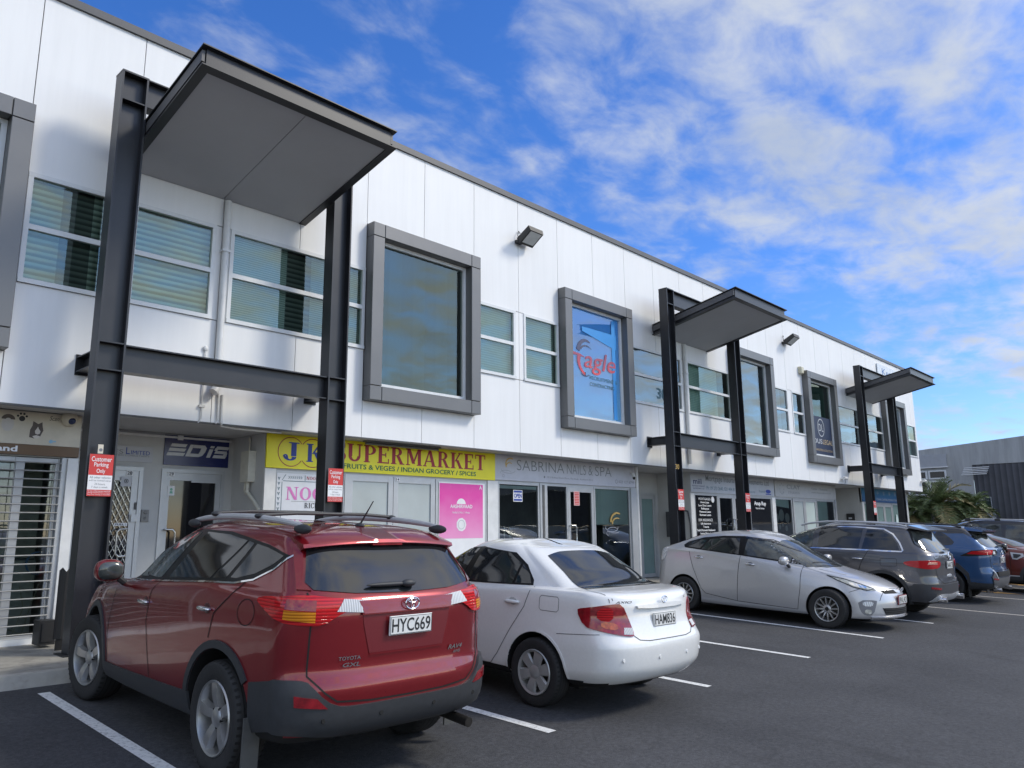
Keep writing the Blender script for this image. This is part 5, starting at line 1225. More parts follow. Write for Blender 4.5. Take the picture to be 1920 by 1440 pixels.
def wrap(bvh, contour, z0, z1, off, m, name, parent, ymax=None, ymin=None, nz=5, both=True):
    """band that follows the plan contour round the end of the car; z0/z1 functions of (x, y) on the left half"""
    pts = []
    P = [Vector((p[0], p[1])) for p in contour]
    if ymin is not None: P = P[::-1]
    fine = []
    for i in range(len(P) - 1):
        n = max(1, int((P[i + 1] - P[i]).length / .035))
        for j in range(n): fine.append(P[i] + (P[i + 1] - P[i]) * j / n)
    fine.append(P[-1])
    out = []
    for i, p in enumerate(fine):
        if ymax is not None and p.y > ymax: break
        if ymin is not None and p.y < ymin: break
        t = fine[min(i + 1, len(fine) - 1)] - fine[max(i - 1, 0)]; nn = Vector((t.y, -t.x)).normalized()
        if nn.dot(p - Vector((0, 1.3))) < 0: nn = -nn
        out.append((p, Vector((nn.x, nn.y, 0))))
    cols = [(Vector((-p.x, p.y)), Vector((-n.x, n.y, 0))) for p, n in out[::-1][:-1]] + out if both else out
    v = []; nor = []
    for p, n in cols:
        a, b = z0(abs(p.x), p.y), z1(abs(p.x), p.y)
        for j in range(nz + 1):
            z = a + (b - a) * j / nz; q = Vector((p.x, p.y, z))
            loc, no = project(bvh, q, -n, 0)
            if (loc - q).length > .30: loc = q
            v.append(loc + n * off); nor.append(n)
    H = nz + 1; f = []
    for i in range(len(cols) - 1):
        for j in range(nz): f.append((i * H + j, (i + 1) * H + j, (i + 1) * H + j + 1, i * H + j + 1))
    o = len(v)
    for i in range(len(cols)):
        v.append(v[i * H] - nor[i * H] * (off + .02)); v.append(v[i * H + nz] - nor[i * H] * (off + .006))
    for i in range(len(cols) - 1):
        f.append((i * H, o + 2 * i, o + 2 * i + 2, (i + 1) * H)); f.append((i * H + nz, (i + 1) * H + nz, o + 2 * i + 3, o + 2 * i + 1))
    for i in (0, len(cols) - 1):
        e = [v[i * H + j] - nor[i * H] * (off + .02) for j in range(H)]; k = len(v); v += e
        for j in range(nz): f.append((i * H + j, i * H + j + 1, k + j + 1, k + j))
    q = MB(); q.add(v, f)
    return q.build(name, m, parent, smooth=True, angle=40)

def ribbon(mb, bvh, pts, view, w=.007, off=.002, mirror=False, closed=False):
    """thin line lying on the body (panel gap, chrome strip)"""
    h, u, d = view_axes(view)
    P = [Vector(p) for p in pts]
    if closed: P.append(P[0])
    fine = []
    for i in range(len(P) - 1):
        n = max(1, int((P[i + 1] - P[i]).length / .04))
        for j in range(n): fine.append(P[i] + (P[i + 1] - P[i]) * j / n)
    fine.append(P[-1])
    L_ = []
    for p in fine: L_.append(project(bvh, h * p.dot(h) + u * p.dot(u), d, off))
    v = []
    for i, (p, n) in enumerate(L_):
        t = (L_[min(i + 1, len(L_) - 1)][0] - L_[max(i - 1, 0)][0]).normalized(); s_ = n.cross(t).normalized() * w / 2
        v += [p - s_, p + s_]
    f = [(2 * i, 2 * i + 1, 2 * i + 3, 2 * i + 2) for i in range(len(L_) - 1)]
    mb.add(v, f)
    if mirror: mb.add([(-a.x, a.y, a.z) for a in v], [tuple(reversed(q)) for q in f])

def paint(name, col, metal=.35, rough=.32, coat=1.):
    m = mat('paint_' + name, col, rough=rough, metal=metal, coat=coat, var=.03, scale=40)
    return m
M_TYRE = mat('tyre_rubber', (.018, .018, .019), rough=.75, var=.25, scale=12, bump=.2)
M_PLASTIC = mat('car_black_plastic', (.030, .032, .036), rough=.55, var=.15, scale=25, bump=.05)
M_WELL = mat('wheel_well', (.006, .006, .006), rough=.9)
M_GAP = mat('panel_gap', (.006, .006, .006), rough=.8)
M_CARGLASS = car_glass('car_glass'); M_CARGLASS2 = mat('car_glass_light', (.055, .062, .060), rough=.04, spec=.8, var=.7, scale=3.5)
M_BLKGLOSS = mat('pillar_black', (.006, .006, .007), rough=.35, spec=.25)
M_CHROME = mat('chrome', (.75, .75, .76), rough=.08, metal=1, var=.03)
M_REDLENS = stripes_mat('red_lens', (.30, .006, .008), (.62, .018, .022), 48, 'z', rough=.12, sharp=.3); M_DARKRED = mat('dark_red_lens', (.24, .008, .014), rough=.12, coat=1, var=.4, scale=16)
M_AMBER = stripes_mat('amber_lens', (.42, .12, .005), (.78, .30, .02), 55, 'z', rough=.15, sharp=.3); M_CLEAR = stripes_mat('clear_lens', (.42, .42, .42), (.74, .74, .73), 60, 'x', rough=.15, sharp=.3)
M_HEAD = mat('headlamp_lens', (.55, .54, .47), rough=.15, metal=.1, coat=1, var=.6, scale=14)
M_ALLOY = mat('alloy_wheel', (.42, .42, .42), rough=.32, metal=.75, var=.12, scale=9); M_ALLOYDK = mat('alloy_grey', (.22, .22, .225), rough=.35, metal=.7, var=.12, scale=9)
M_BRAKE = mat('brake_steel', (.08, .075, .07), rough=.5, metal=.6); M_RAIL = mat('silver_rail', (.46, .47, .49), rough=.38, metal=.35, var=.06)
M_PLATE = mat('plate_white', (.70, .70, .68), rough=.35, var=.05)
M_MUD = mat('mud_flap', (.07, .07, .068), rough=.7, var=.2)

def wheel(parent, x, y, z, rt, wt, rr, style, side, steer=0., m=M_ALLOY):
    """wheel > tyre, rim; side +1 = outer face towards +x"""
    wl = bpy.data.objects.new('wheel', None); COL.objects.link(wl); wl.parent = parent; wl.location = (x, y, z); wl.rotation_euler = (0, 0, steer if side > 0 else math.pi + steer); wl.empty_display_size = .1
    q = MB(); h = wt / 2
    q.lathe([(rr - .015, -h * .8), (rr + .012, -h * .92), (rt * .90, -h * 1.0), (rt * .965, -h * .93), (rt * .993, -h * .72), (rt, -h * .35), (rt, h * .35), (rt * .993, h * .72), (rt * .965, h * .93), (rt * .90, h * 1.0), (rr + .02, h * .95), (rr + .004, h * .86), (rr - .012, h * .80)], 48, 'x')
    for k in range(4):
        xx = -h * .55 + h * .37 * k; q.lathe([(rt + .0005, xx - .004), (rt + .0008, xx), (rt + .0005, xx + .004)], 48, 'x', mi=1)
    for k in range(48):
        for s_ in (1, -1):
            a = 2 * math.pi * k / 48; b = a + .05
            q.add([(s_ * h * .72, (rt * .9945) * math.cos(t), (rt * .9945) * math.sin(t)) for t in (a, b)] + [(s_ * h * .95, rt * .968 * math.cos(t), rt * .968 * math.sin(t)) for t in (b, a)], [(0, 1, 2, 3)], 1)
    q.build('tyre', [M_TYRE, M_GAP], wl, smooth=True, angle=60)
    q = MB(); f0 = h * .80
    q.lathe([(rr + .004, f0 + .012), (rr - .002, f0 + .022), (rr - .014, f0 + .016), (rr - .02, f0 - .01), (rr - .035, -h * .2), (rr - .04, -h * .7)], 48, 'x')
    def spoke(a0, w0, w1, r0, r1, d0, d1, th=.03, dish=.012):
        """tapered spoke from r0 to r1"""
        n = 6; vv = []
        for i in range(n + 1):
            u = i / n; r_ = r0 + (r1 - r0) * u; w_ = w0 + (w1 - w0) * u; xx = d0 + (d1 - d0) * u + dish * math.sin(math.pi * u)
            for (s_, dx_) in ((-1, -th), (-.78, 0), (.78, 0), (1, -th)):
                px, py = r_, s_ * w_ / 2
                vv.append((xx + dx_, px * math.cos(a0) - py * math.sin(a0), px * math.sin(a0) + py * math.cos(a0)))
        ff = []
        for i in range(n):
            for k in range(3): ff.append((4 * i + k, 4 * i + k + 1, 4 * i + k + 5, 4 * i + k + 4))
        q.add(vv, ff)
    if style == 'five':
        for k in range(5): spoke(R(90 + 72 * k + 8), .072, .098, .05, rr - .012, f0 - .018, f0 + .008, .045)
        q.lathe([(0, f0 + .0), (.052, f0 - .001), (.072, f0 - .014), (.075, f0 - .05)], 24, 'x')
        for k in range(5):
            a = R(90 + 72 * k + 44); q.lathe([(0, f0 - .006), (.011, f0 - .008), (.012, f0 - .03)], 8, 'x', (0, .062 * math.cos(a), .062 * math.sin(a)), 1)
    elif style == 'cover':
        q.lathe([(0, f0 + .012), (.05, f0 + .012), (.062, f0 + .004), (.075, f0 + .002)], 32, 'x')
        q.lathe([(rr * .90, f0 + .012), (rr - .005, f0 + .02)], 48, 'x')
        for k in range(6): spoke(R(60 * k + 15), .085, .128, .055, rr * .93, f0 + .003, f0 + .010, .02, .006)
    elif style == 'multi':
        q.lathe([(0, f0 + .0), (.055, f0 - .002), (.068, f0 - .012), (.07, f0 - .05)], 24, 'x')
        q.lathe([(0, f0 + .008), (.03, f0 + .006), (.033, f0 - .002)], 16, 'x', (0, 0, 0), 1)
        for k in range(12): spoke(R(30 * k + 5), .030, .020, .055, rr - .012, f0 - .012, f0 + .006, .03, .008)
    else:
        for k in range(10): spoke(R(36 * k), .05, .05, .05, rr - .012, f0 - .01, f0 + .006, .03)
        q.lathe([(0, f0), (.06, f0 - .002), (.07, f0 - .03)], 24, 'x')
    q.build('rim', [m, M_GAP], wl, smooth=True, angle=40)
    q = MB(); q.lathe([(0, -h * .05), (rr * .72, -h * .05), (rr * .72, -h * .2), (0, -h * .2)], 32, 'x'); q.lathe([(0, -h * .5), (rr - .03, -h * .5)], 32, 'x', mi=1); q.build('brake_disc', [M_BRAKE, M_WELL], wl, smooth=True)
    return wl

def plate(parent, s, y, z, front=False, w_=.36, h_=.125, tilt=0, x=0, rotz=None):
    q = MB(); q.cbox(-w_ / 2, w_ / 2, -.012, .0, -h_ / 2, h_ / 2, .004); o = q.build('number_plate', M_PLATE, parent)
    r = MB(); txt_into(r, s, -w_ * .455, -h_ * .36, w_ * .455, h_ * .36, -.0135, bold=.012); r.build('lettering', I_BLACK, o, recalc=False)
    r = MB()
    for (a, b, c, d) in ((-w_ / 2 + .004, w_ / 2 - .004, h_ / 2 - .008, h_ / 2 - .005), (-w_ / 2 + .004, w_ / 2 - .004, -h_ / 2 + .005, -h_ / 2 + .008), (-w_ / 2 + .004, -w_ / 2 + .007, -h_ / 2 + .005, h_ / 2 - .005), (w_ / 2 - .007, w_ / 2 - .004, -h_ / 2 + .005, h_ / 2 - .005)): r.quad((a, -.013, c), (b, -.013, c), (b, -.013, d), (a, -.013, d))
    r.build('plate_border', I_BLACK, o, recalc=False)
    o.location = (x, y, z); o.rotation_euler = (R(tilt), 0, (math.pi if front else 0) + (rotz or 0))
    return o

def handle(parent, bvh, p, m, L_=.20, mirror=True):
    q = MB()
    for sx in ((-1, 1) if mirror else (-1,)):
        loc, n = project(bvh, Vector((sx * 3, p[0], p[1])), Vector((-sx, 0, 0)), 0)
        r = MB(); r.ell((0, 0, 0), (.030, L_ / 2, .018), 18, 10, 0, .8); r.xf(Matrix.Translation(loc + n * .012)); r.build('door_handle', m, parent, smooth=True)
def handle_cups(mb, bvh, p):
    for sx in (-1, 1):
        loc, n = project(bvh, Vector((sx * 3, p[0], p[1])), Vector((-sx, 0, 0)), 0)
        mb.ell(tuple(loc + n * -.004), (.008, .062, .042), 18, 8)

def mirror_part(parent, x, y, z, m, sz=(.11, .07, .085), fwd_=1):
    for s_ in (-1, 1):
        t = MB(); t.ell((0, 0, 0), sz, 20, 12, 0, .75); t.xf(Matrix.Translation((s_ * x, y, z))); o = t.build('wing_mirror', m, parent, smooth=True)
        t = MB(); t.ell((s_ * x, y - sz[1] * .55, z), (sz[0] * .88, sz[1] * .5, sz[2] * .82), 20, 12, 0, .7); t.build('mirror_glass', M_CARGLASS2, o, smooth=True)
        t = MB(); t.tube([(s_ * (x - sz[0] * .6), y + .01, z - sz[2] * .55), (s_ * (x - sz[0] - .05), y + .03, z - sz[2] - .03)], .028, 8); t.build('mirror_stalk', M_PLASTIC, o, smooth=True)

def emblem(parent, y, z, r_, m=M_CHROME, sy=-1, x=0, tilt=0):
    """three crossed ellipses"""
    q = MB()
    for (a, b, dz, tr) in ((1, .68, 0, .085), (.62, .22, .30, .07), (.24, .60, .0, .07)):
        pts = [(r_ * a * math.cos(2 * math.pi * k / 28), 0, r_ * (b * math.sin(2 * math.pi * k / 28) + dz)) for k in range(29)]
        q.tube(pts, r_ * tr, 6, caps=False)
    q.xf(Matrix.Translation((x, y, z)) @ Matrix.Rotation(R(tilt), 4, 'X')); return q.build('emblem', m, parent, smooth=True)

def badge(parent, s, x0, z0, x1, z1, y, m=M_CHROME, shear=0., bvh=None):
    q = MB(); txt_into(q, s, x0, z0, x1, z1, 0, bold=.02, shear=shear)
    if bvh:
        yy = min(project(bvh, Vector((a, -3, (z0 + z1) / 2)), Vector((0, 1, 0)), .004)[0].y for a in (x0, x1)); sl_ = [project(bvh, Vector((a, -3, (z0 + z1) / 2)), Vector((0, 1, 0)), .009)[0].y for a in (x0, x1)]
        q.v = [(vx, sl_[0] + (sl_[1] - sl_[0]) * (vx - x0) / (x1 - x0), vz) for vx, vy, vz in q.v]
    else: q.v = [(vx, y, vz) for vx, vy, vz in q.v]
    return q.build('badge', m, parent, recalc=False)

def place_car(t, x, y, yaw, scale, rev=False):
    """stand the car on the sloping ground; yaw clockwise from pointing at the building; (x, y) = rear axle centre"""
    nrm = Vector((.005, -.045, 1)).normalized()
    f_ = Vector((math.sin(yaw), math.cos(yaw), 0)); f_ = (f_ - nrm * f_.dot(nrm)).normalized(); r_ = f_.cross(nrm).normalized()
    Mt = Matrix((r_, f_, nrm)).transposed().to_4x4()
    t.matrix_world = Matrix.Translation((x, y, -.005 * x + .045 * y + .0)) @ Mt @ Matrix.Scale(scale, 4)

def car(name, label):
    return empty(name, (0, 0, 0), label, 'car')
# ---------------- red compact SUV (nearest)
def red_suv():
    t = car('parked_car', 'red compact SUV with silver roof rails and black cross bars, nearest the camera')
    PNT = paint('red', (.20, .0035, .009), metal=.45, rough=.30)
    def zt(*p): return list(p)
    lv = [
        waterline(.02, -.10, 2.75, .30, .05, .05),
        waterline(.72, -.76, 3.22, [(-1, .36), (-.4, .29), (3.4, .24)], .25, .35),
        waterline(.86, -.91, 3.45, [(-1, .39), (-.5, .35), (.4, .32), (3.6, .28)], .30, .45, 3.2, 2.6, .93, .88),
        waterline(.905, -.975, 3.56, [(-1, .50), (.4, .47), (3.6, .43)], .34, .50, 3.2, 2.5, .93, .87),
        waterline(.915, -.988, 3.59, [(-1, .66), (.4, .62), (3.6, .58)], .36, .52, 3.1, 2.5, .93, .86),
        waterline(.918, -.952, 3.58, [(-1, .80), (3.6, .74)], .36, .55, 3.0, 2.5, .93, .85),
        waterline(.918, -.952, 3.54, [(-1, .98), (1.3, .94), (3.6, .84)], .36, .58, 3.0, 2.4, .93, .84),
        waterline(.914, -.952, 3.46, [(-1, 1.10), (1.3, 1.06), (2.4, 1.02), (3.6, .92)], .36, .62, 3.0, 2.3, .93, .84),
        waterline(.897, -.930, 3.33, [(-1, 1.205), (.2, 1.19), (1.6, 1.11), (2.3, 1.075), (3.4, .99)], .35, .66, 3.0, 2.2, .93, .83),
        waterline(.872, -.895, 2.92, [(-1, 1.25), (.2, 1.25), (1.0, 1.185), (2.0, 1.115), (3.0, 1.06)], .34, .62, 3.0, 2.2, .92, .86),
        waterline(.858, -.865, 2.42, [(-1, 1.285), (.2, 1.285), (1.0, 1.215), (2.0, 1.14), (2.4, 1.12)], .33, .55, 3.0, 2.3, .92, .88),
        waterline(.785, -.735, 1.95, [(-1, 1.44), (.4, 1.455), (2.0, 1.39)], .30, .50, 3.0, 2.3, .93, .89),
        waterline(.720, -.61, 1.50, [(-.8, 1.555), (0, 1.60), (.8, 1.605), (1.5, 1.55)], .27, .48, 3.0, 2.3, .95, .90),
        waterline(.665, -.56, 1.38, [(-.8, 1.595), (0, 1.645), (.8, 1.65), (1.4, 1.59)], .26, .46, 2.8, 2.2, .95, .90),
        waterline(.50, -.48, 1.22, [(-.8, 1.625), (0, 1.672), (.8, 1.678), (1.3, 1.615)], .24, .40, 2.6, 2.2, .95, .90),
        waterline(.02, -.36, 1.0, [(-.8, 1.64), (0, 1.685), (.8, 1.692), (1.2, 1.645)], .1, .1),
    ]
    RW = .375
    body, bv = body_from(lv, [(0, .39), (2.70, .39)], .437, M_WELL, PNT, t)
    def both(pts, *a, **k): return shell(bv, pts, *a, mirror=True, **k)
    both([(-.9, .40, .31), (-.9, 2.28, .29), (-.9, 2.26, .41), (-.9, 1.3, .445), (-.9, .42, .475)], 180, .014, M_PLASTIC, 'sill_cladding', t, rnd=0)
    for yc in (0, 2.70):
        ring = []
        for k in range(19): a = R(-8 + 196 * k / 18) if yc else R(-4 + 150 * k / 18 + 0); a = R(-8 + 196 * k / 18) if yc else R(-10 + 154 * k / 18); ring.append((-.9, yc + .492 * math.cos(a), .39 + .492 * math.sin(a)))
        for k in range(18, -1, -1): a = R(-8 + 196 * k / 18) if yc else R(-10 + 154 * k / 18); ring.append((-.9, yc + .438 * math.cos(a), .39 + .438 * math.sin(a)))
        both(ring, 180, .014, M_PLASTIC, 'arch_cladding', t, rnd=0, res=.05)
    def top_(x, y): return smooth_lookup([(0, .565), (.45, .568), (.54, .578), (.63, .635), (.74, .735), (.80, .74), (1, .70)], x) if y < -.70 else smooth_lookup([(-.9, .735), (-.7, .722), (-.40, .675)], y)
    def bot_(x, y): return smooth_lookup([(0, .355), (.3, .36), (.6, .385), (.8, .41), (1, .38)], x) if y < -.70 else smooth_lookup([(-.75, .425), (-.40, .36)], y)
    wrap(bv, lv[4], bot_, top_, .022, M_PLASTIC, 'rear_bumper', t, ymax=-.415, nz=7)
    both([(-.9, 3.16, .24), (-.9, 3.5, .24), (-.9, 3.5, .40), (-.9, 3.18, .42)], 180, .012, M_PLASTIC, 'front_cladding', t, rnd=0)
    both([(-.79, -.88, .655), (-.67, -.93, .635), (-.605, -.95, .572), (-.785, -.88, .59)], -105, .030, M_DARKRED, 'reflector', t, rnd=0)
    # glass
    both([(-.8, 1.235, 1.205), (-.8, 2.0, 1.155), (-.8, 1.56, 1.40), (-.8, 1.20, 1.53), (-.8, .86, 1.585), (-.8, .83, 1.58)], 180, .005, M_CARGLASS2, 'front_side_window', t, rnd=0)
    both([(-.8, .30, 1.275), (-.8, 1.06, 1.222), (-.8, .70, 1.588), (-.8, .30, 1.585), (-.8, .0, 1.555)], 180, .005, M_CARGLASS, 'rear_side_window', t, rnd=0)
    both([(-.8, .07, 1.292), (-.8, .255, 1.28), (-.8, -.03, 1.552), (-.8, -.10, 1.54)], 180, .005, M_CARGLASS, 'fixed_window', t, rnd=0)
    both([(-.8, -.06, 1.30), (-.8, .015, 1.30), (-.8, -.14, 1.538), (-.8, -.28, 1.52), (-.8, -.485, 1.475), (-.8, -.40, 1.41), (-.8, -.26, 1.345)], 180, .005, M_CARGLASS, 'quarter_window', t, rnd=0)
    both([(-.8, 2.05, 1.13), (-.8, 2.09, 1.13), (-.8, 1.62, 1.40), (-.8, 1.22, 1.55), (-.8, .85, 1.605), (-.8, .3, 1.607), (-.8, 0, 1.577), (-.8, -.28, 1.54), (-.8, -.54, 1.48), (-.8, -.42, 1.385), (-.8, -.26, 1.31), (-.8, -.06, 1.275), (-.8, .3, 1.255), (-.8, .95, 1.205), (-.8, 1.5, 1.165)], 180, .0025, M_BLKGLOSS, 'window_surround', t, rnd=0)
    q = MB(); ribbon(q, bv, [(-.8, 2.08, 1.122), (-.8, 1.5, 1.158), (-.8, .95, 1.20), (-.8, .3, 1.25), (-.8, -.06, 1.27), (-.8, -.27, 1.305), (-.8, -.43, 1.38), (-.8, -.56, 1.485)], 180, .013, .006, True); q.build('chrome_strip', M_CHROME, t)
    shell(bv, [(-.66, -.85, 1.275), (-.4, -.85, 1.25), (0, -.85, 1.24), (.4, -.85, 1.25), (.66, -.85, 1.275), (.69, -.85, 1.32), (.60, -.65, 1.545), (-.60, -.65, 1.545), (-.69, -.85, 1.32)], -90, .006, M_CARGLASS, 'rear_window', t, rnd=0)
    both([(-.745, -.85, 1.275), (-.675, -.85, 1.27), (-.705, -.85, 1.33), (-.612, -.65, 1.55), (-.665, -.65, 1.55)], -90, .012, PNT, 'pillar_trim', t, rnd=0)
    shell(bv, [(-.72, 2.3, 1.15), (.72, 2.3, 1.15), (.57, 1.6, 1.52), (-.57, 1.6, 1.52)], 90, .005, M_CARGLASS, 'windscreen', t, rnd=0)
    # spoiler over the rear window
    q = MB(); n = 16; vv = []; ff = []
    for i in range(n + 1):
        u = -1 + 2 * i / n; x = .655 * u; e = 1 - abs(u) ** 4
        cross = [(-.30, 1.668 - .05 * u ** 4), (-.45, 1.655 - .055 * u ** 4), (-.665 + .05 * u ** 2, 1.592 - .035 * u * u), (-.675 + .05 * u ** 2, 1.568 - .035 * u * u), (-.63 + .05 * u ** 2, 1.545 - .03 * u * u), (-.45, 1.56)]
        vv += [(x, a, b) for a, b in cross]
    for i in range(n):
        for k in range(5): ff.append((i * 6 + k, i * 6 + k + 1, i * 6 + k + 7, i * 6 + k + 6))
    ff += [tuple(range(6)), tuple(n * 6 + k for k in range(5, -1, -1))]
    q.add(vv, ff); sp_ = q.build('spoiler', PNT, t, smooth=True, angle=50)
    q = MB(); q.box(-.13, .13, -.668, -.64, 1.549, 1.566); q.build('brake_light', M_DARKRED, sp_)
    # tail lamps
    def lamp(sgn):
        S_ = lambda pts: [(sgn * x, y, z) for x, y, z in pts]
        v_ = -128 if sgn < 0 else -52
        a = shell(bv, S_([(.45, -.95, 1.21), (.60, -.95, 1.222), (.78, -.90, 1.24), (.92, -.66, 1.22), (.92, -.50, 1.20), (.92, -.60, 1.15), (.91, -.78, 1.085), (.80, -.90, 1.065), (.68, -.95, 1.065), (.56, -.95, 1.13), (.46, -.95, 1.15)]), v_, .016, M_REDLENS, 'tail_lamp', t, rnd=1, res=.035)
        shell(bv, S_([(.73, -.93, 1.083), (.875, -.80, 1.10), (.87, -.8, 1.155), (.73, -.93, 1.145)]), v_, .0185, M_AMBER, 'indicator_lens', a, rnd=0, res=.04)
        shell(bv, S_([(.73, -.93, 1.15), (.868, -.8, 1.16), (.86, -.8, 1.215), (.73, -.93, 1.21)]), v_, .0185, M_DARKRED, 'brake_lens', a, rnd=0, res=.04)
        shell(bv, S_([(.315, -.95, 1.20), (.50, -.95, 1.215), (.555, -.95, 1.145), (.355, -.95, 1.13)]), -90, .020, M_CLEAR, 'reversing_lens', a, rnd=0, res=.04)
    lamp(-1); lamp(1)
    # tailgate: recessed plate panel, gaps
    q = MB(); ribbon(q, bv, [(-.70, -.95, 1.26), (-.71, -.95, 1.0), (-.715, -.95, .76), (-.62, -.95, .66), (-.54, -.95, .603), (-.3, -.95, .585), (0, -.95, .582), (.3, -.95, .585), (.54, -.95, .603), (.62, -.95, .66), (.715, -.95, .76), (.71, -.95, 1.0), (.70, -.95, 1.26)], -90, .011, .003)
    ribbon(q, bv, [(-.9, 2.10, 1.12), (-.9, 2.14, .90), (-.9, 2.2, .70), (-.9, 2.16, .43)], 180, .009, .003, True); ribbon(q, bv, [(-.9, 1.16, 1.2), (-.9, 1.24, 1.1), (-.9, 1.27, .86), (-.9, 1.13, .46)], 180, .009, .003, True)
    ribbon(q, bv, [(-.9, -.19, 1.285), (-.9, -.04, 1.16), (-.9, .11, 1.05), (-.9, .16, .88)], 180, .009, .003, True)
    ribbon(q, bv, [(-.9, -.31 + .105 * math.cos(R(a)), 1.10 + .085 * math.sin(R(a))) for a in range(0, 360, 24)], 180, .006, .003, False, True)
    ribbon(q, bv, [(-.9, 2.2, 1.10), (-.86, 2.9, 1.02), (-.75, 3.25, .95)], 180, .009, .003, True)
    q.build('panel_gaps', M_GAP, t)
    rec = shell(bv, [(-.37, -.95, 1.115), (.37, -.95, 1.115), (.36, -.95, 1.05), (.31, -.95, .87), (-.31, -.95, .87), (-.36, -.95, 1.05)], -90, .004, paint('red_recess_shade', (.16, .008, .014), .25, .4), 'plate_recess', t, rnd=0, skirt=False)  # shade of the recess painted as a darker red on the flush panel
    q = MB(); ribbon(q, bv, [(-.38, -.95, 1.128), (.38, -.95, 1.128)], -90, .022, .018); ribbon(q, bv, [(-.31, -.95, .866), (.31, -.95, .866)], -90, .010, .012); q.build('recess_trim', PNT, t)
    garn = shell(bv, [(-.40, -.95, 1.20), (.40, -.95, 1.20), (.37, -.95, 1.125), (-.37, -.95, 1.125)], -90, .022, PNT, 'garnish', t, rnd=0)
    yb_ = project(bv, Vector((0, -3, 1.03)), Vector((0, 1, 0)), 0)[0].y
    plate(t, 'HYC669', yb_ - .024, 1.035)
    emblem(t, yb_ - .035, 1.175, .058)
    badge(t, 'TOYOTA', -.53, .842, -.375, .866, 0, bvh=bv); badge(t, 'GXL', -.50, .80, -.375, .826, 0, bvh=bv, shear=.2)
    badge(t, 'RAV4', .37, .825, .52, .855, 0, bvh=bv, shear=.3); badge(t, 'AWD', .42, .795, .50, .815, 0, bvh=bv, shear=.3)
    # wiper
    q = MB(); q.ell((-.12, -.885, 1.298), (.20, .02, .016), 16, 8); q.ell((.03, -.895, 1.30), (.06, .03, .026), 14, 8); q.build('rear_wiper', M_PLASTIC, t, smooth=True)
    # handles, mirrors, rails, aerial
    q = MB(); handle_cups(q, bv, (1.32, 1.01)); handle_cups(q, bv, (.22, 1.07)); q.build('handle_cup', mat('cup_shade_red', (.05, .004, .006), rough=.3), t, smooth=True)  # dark red ovals paint the shade inside the handle hollows
    handle(t, bv, (1.34, 1.01), M_CHROME, .20); handle(t, bv, (.24, 1.07), M_CHROME, .20)
    mirror_part(t, 1.0, 2.0, 1.21, PNT, (.115, .085, .095))
    for s_ in (-1, 1):
        q = MB(); pts = []; rad = []
        for i in range(15):
            u = i / 14; y = -.56 + 1.92 * u; z = 1.675 + .045 * math.sin(math.pi * u) ** .6 - .03 * (u ** 4) - .012 * (1 - u) ** 3
            pts.append((s_ * (.60 - .02 * u), y, z)); rad.append(.010 + .016 * math.sin(math.pi * min(max(u, .04), .96)) ** .4)
        q.tube(pts, rad, 10); o = q.build('roof_rail', M_RAIL, t, smooth=True)
        q = MB()
        for y in (-.50, 1.26): q.ell((s_ * .60, y, 1.655 if y < 0 else 1.64), (.03, .11, .035), 12, 8)
        q.build('rail_foot', M_PLASTIC, o, smooth=True)
    for y in (.12, .86):
        q = MB(); q.tube([(-.60, y, 1.735), (-.3, y, 1.752), (.3, y, 1.752), (.60, y, 1.735)], .013, 8)
        for s_ in (-1, 1): q.ell((s_ * .60, y, 1.728), (.04, .05, .022), 12, 8)
        q.build('cross_bar', M_PLASTIC, t, smooth=True)
    q = MB(); q.ell((0, -.30, 1.675), (.03, .05, .02), 12, 8); q.tube([(0, -.30, 1.68), (0, -.46, 1.86)], [.008, .004], 6); q.build('aerial', M_PLASTIC, t, smooth=True)
    for s_ in (-1, 1):
        q = MB(); q.box(s_ * .90 - .115, s_ * .90 + .0, -.46, -.445, .14, .46) if s_ > 0 else q.box(-.90, -.785, -.46, -.445, .14, .46); q.build('mud_flap', M_MUD, t)
    q = MB(); q.tube([(.55, -.6, .33), (.55, -1.0, .31)], .035, 14); q.tube([(.55, -1.001, .31), (.55, -.93, .313)], .028, 14, caps=False); q.build('exhaust', mat('exhaust_steel', (.06, .055, .05), rough=.4, metal=.7), t, smooth=True)
    for x in (-.62, -.22, .22, .62):
        yy = project(bv, Vector((x, -3, .50)), Vector((0, 1, 0)), .0225)[0]; q = MB(); q.lathe([(0, -.002), (.014, -.002), (.016, .002)], 14, 'y', tuple(yy)); q.build('parking_sensor', M_GAP, t, smooth=True)
    for (y, st) in ((0, 0), (2.68, R(7))):
        for s_ in (-1, 1): wheel(t, s_ * .785, y, RW - .003, RW, .235, .243, 'five', s_, st, M_ALLOY)
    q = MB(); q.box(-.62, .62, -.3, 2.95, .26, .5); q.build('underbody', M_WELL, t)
    return t
c_red = red_suv(); place_car(c_red, 3.36, 5.07, R(1.3), .955)
# ---------------- white saloon
def ring_pts(x, yc, zc, r_, a0, a1, n=18): return [(x, yc + r_ * math.cos(R(a0 + (a1 - a0) * k / n)), zc + r_ * math.sin(R(a0 + (a1 - a0) * k / n))) for k in range(n + 1)]
def rim_lip(bv, mats, t, arches, r_, wd=.022, off=.006, a0=-12, a1=192):
    """rolled lip round each wheel opening"""
    for (yc, zc) in arches:
        shell(bv, ring_pts(-.86, yc, zc, r_ + wd, a0, a1) + ring_pts(-.86, yc, zc, r_ + .001, a1, a0), 180, off, mats, 'arch_lip', t, rnd=0, res=.05, mirror=True)

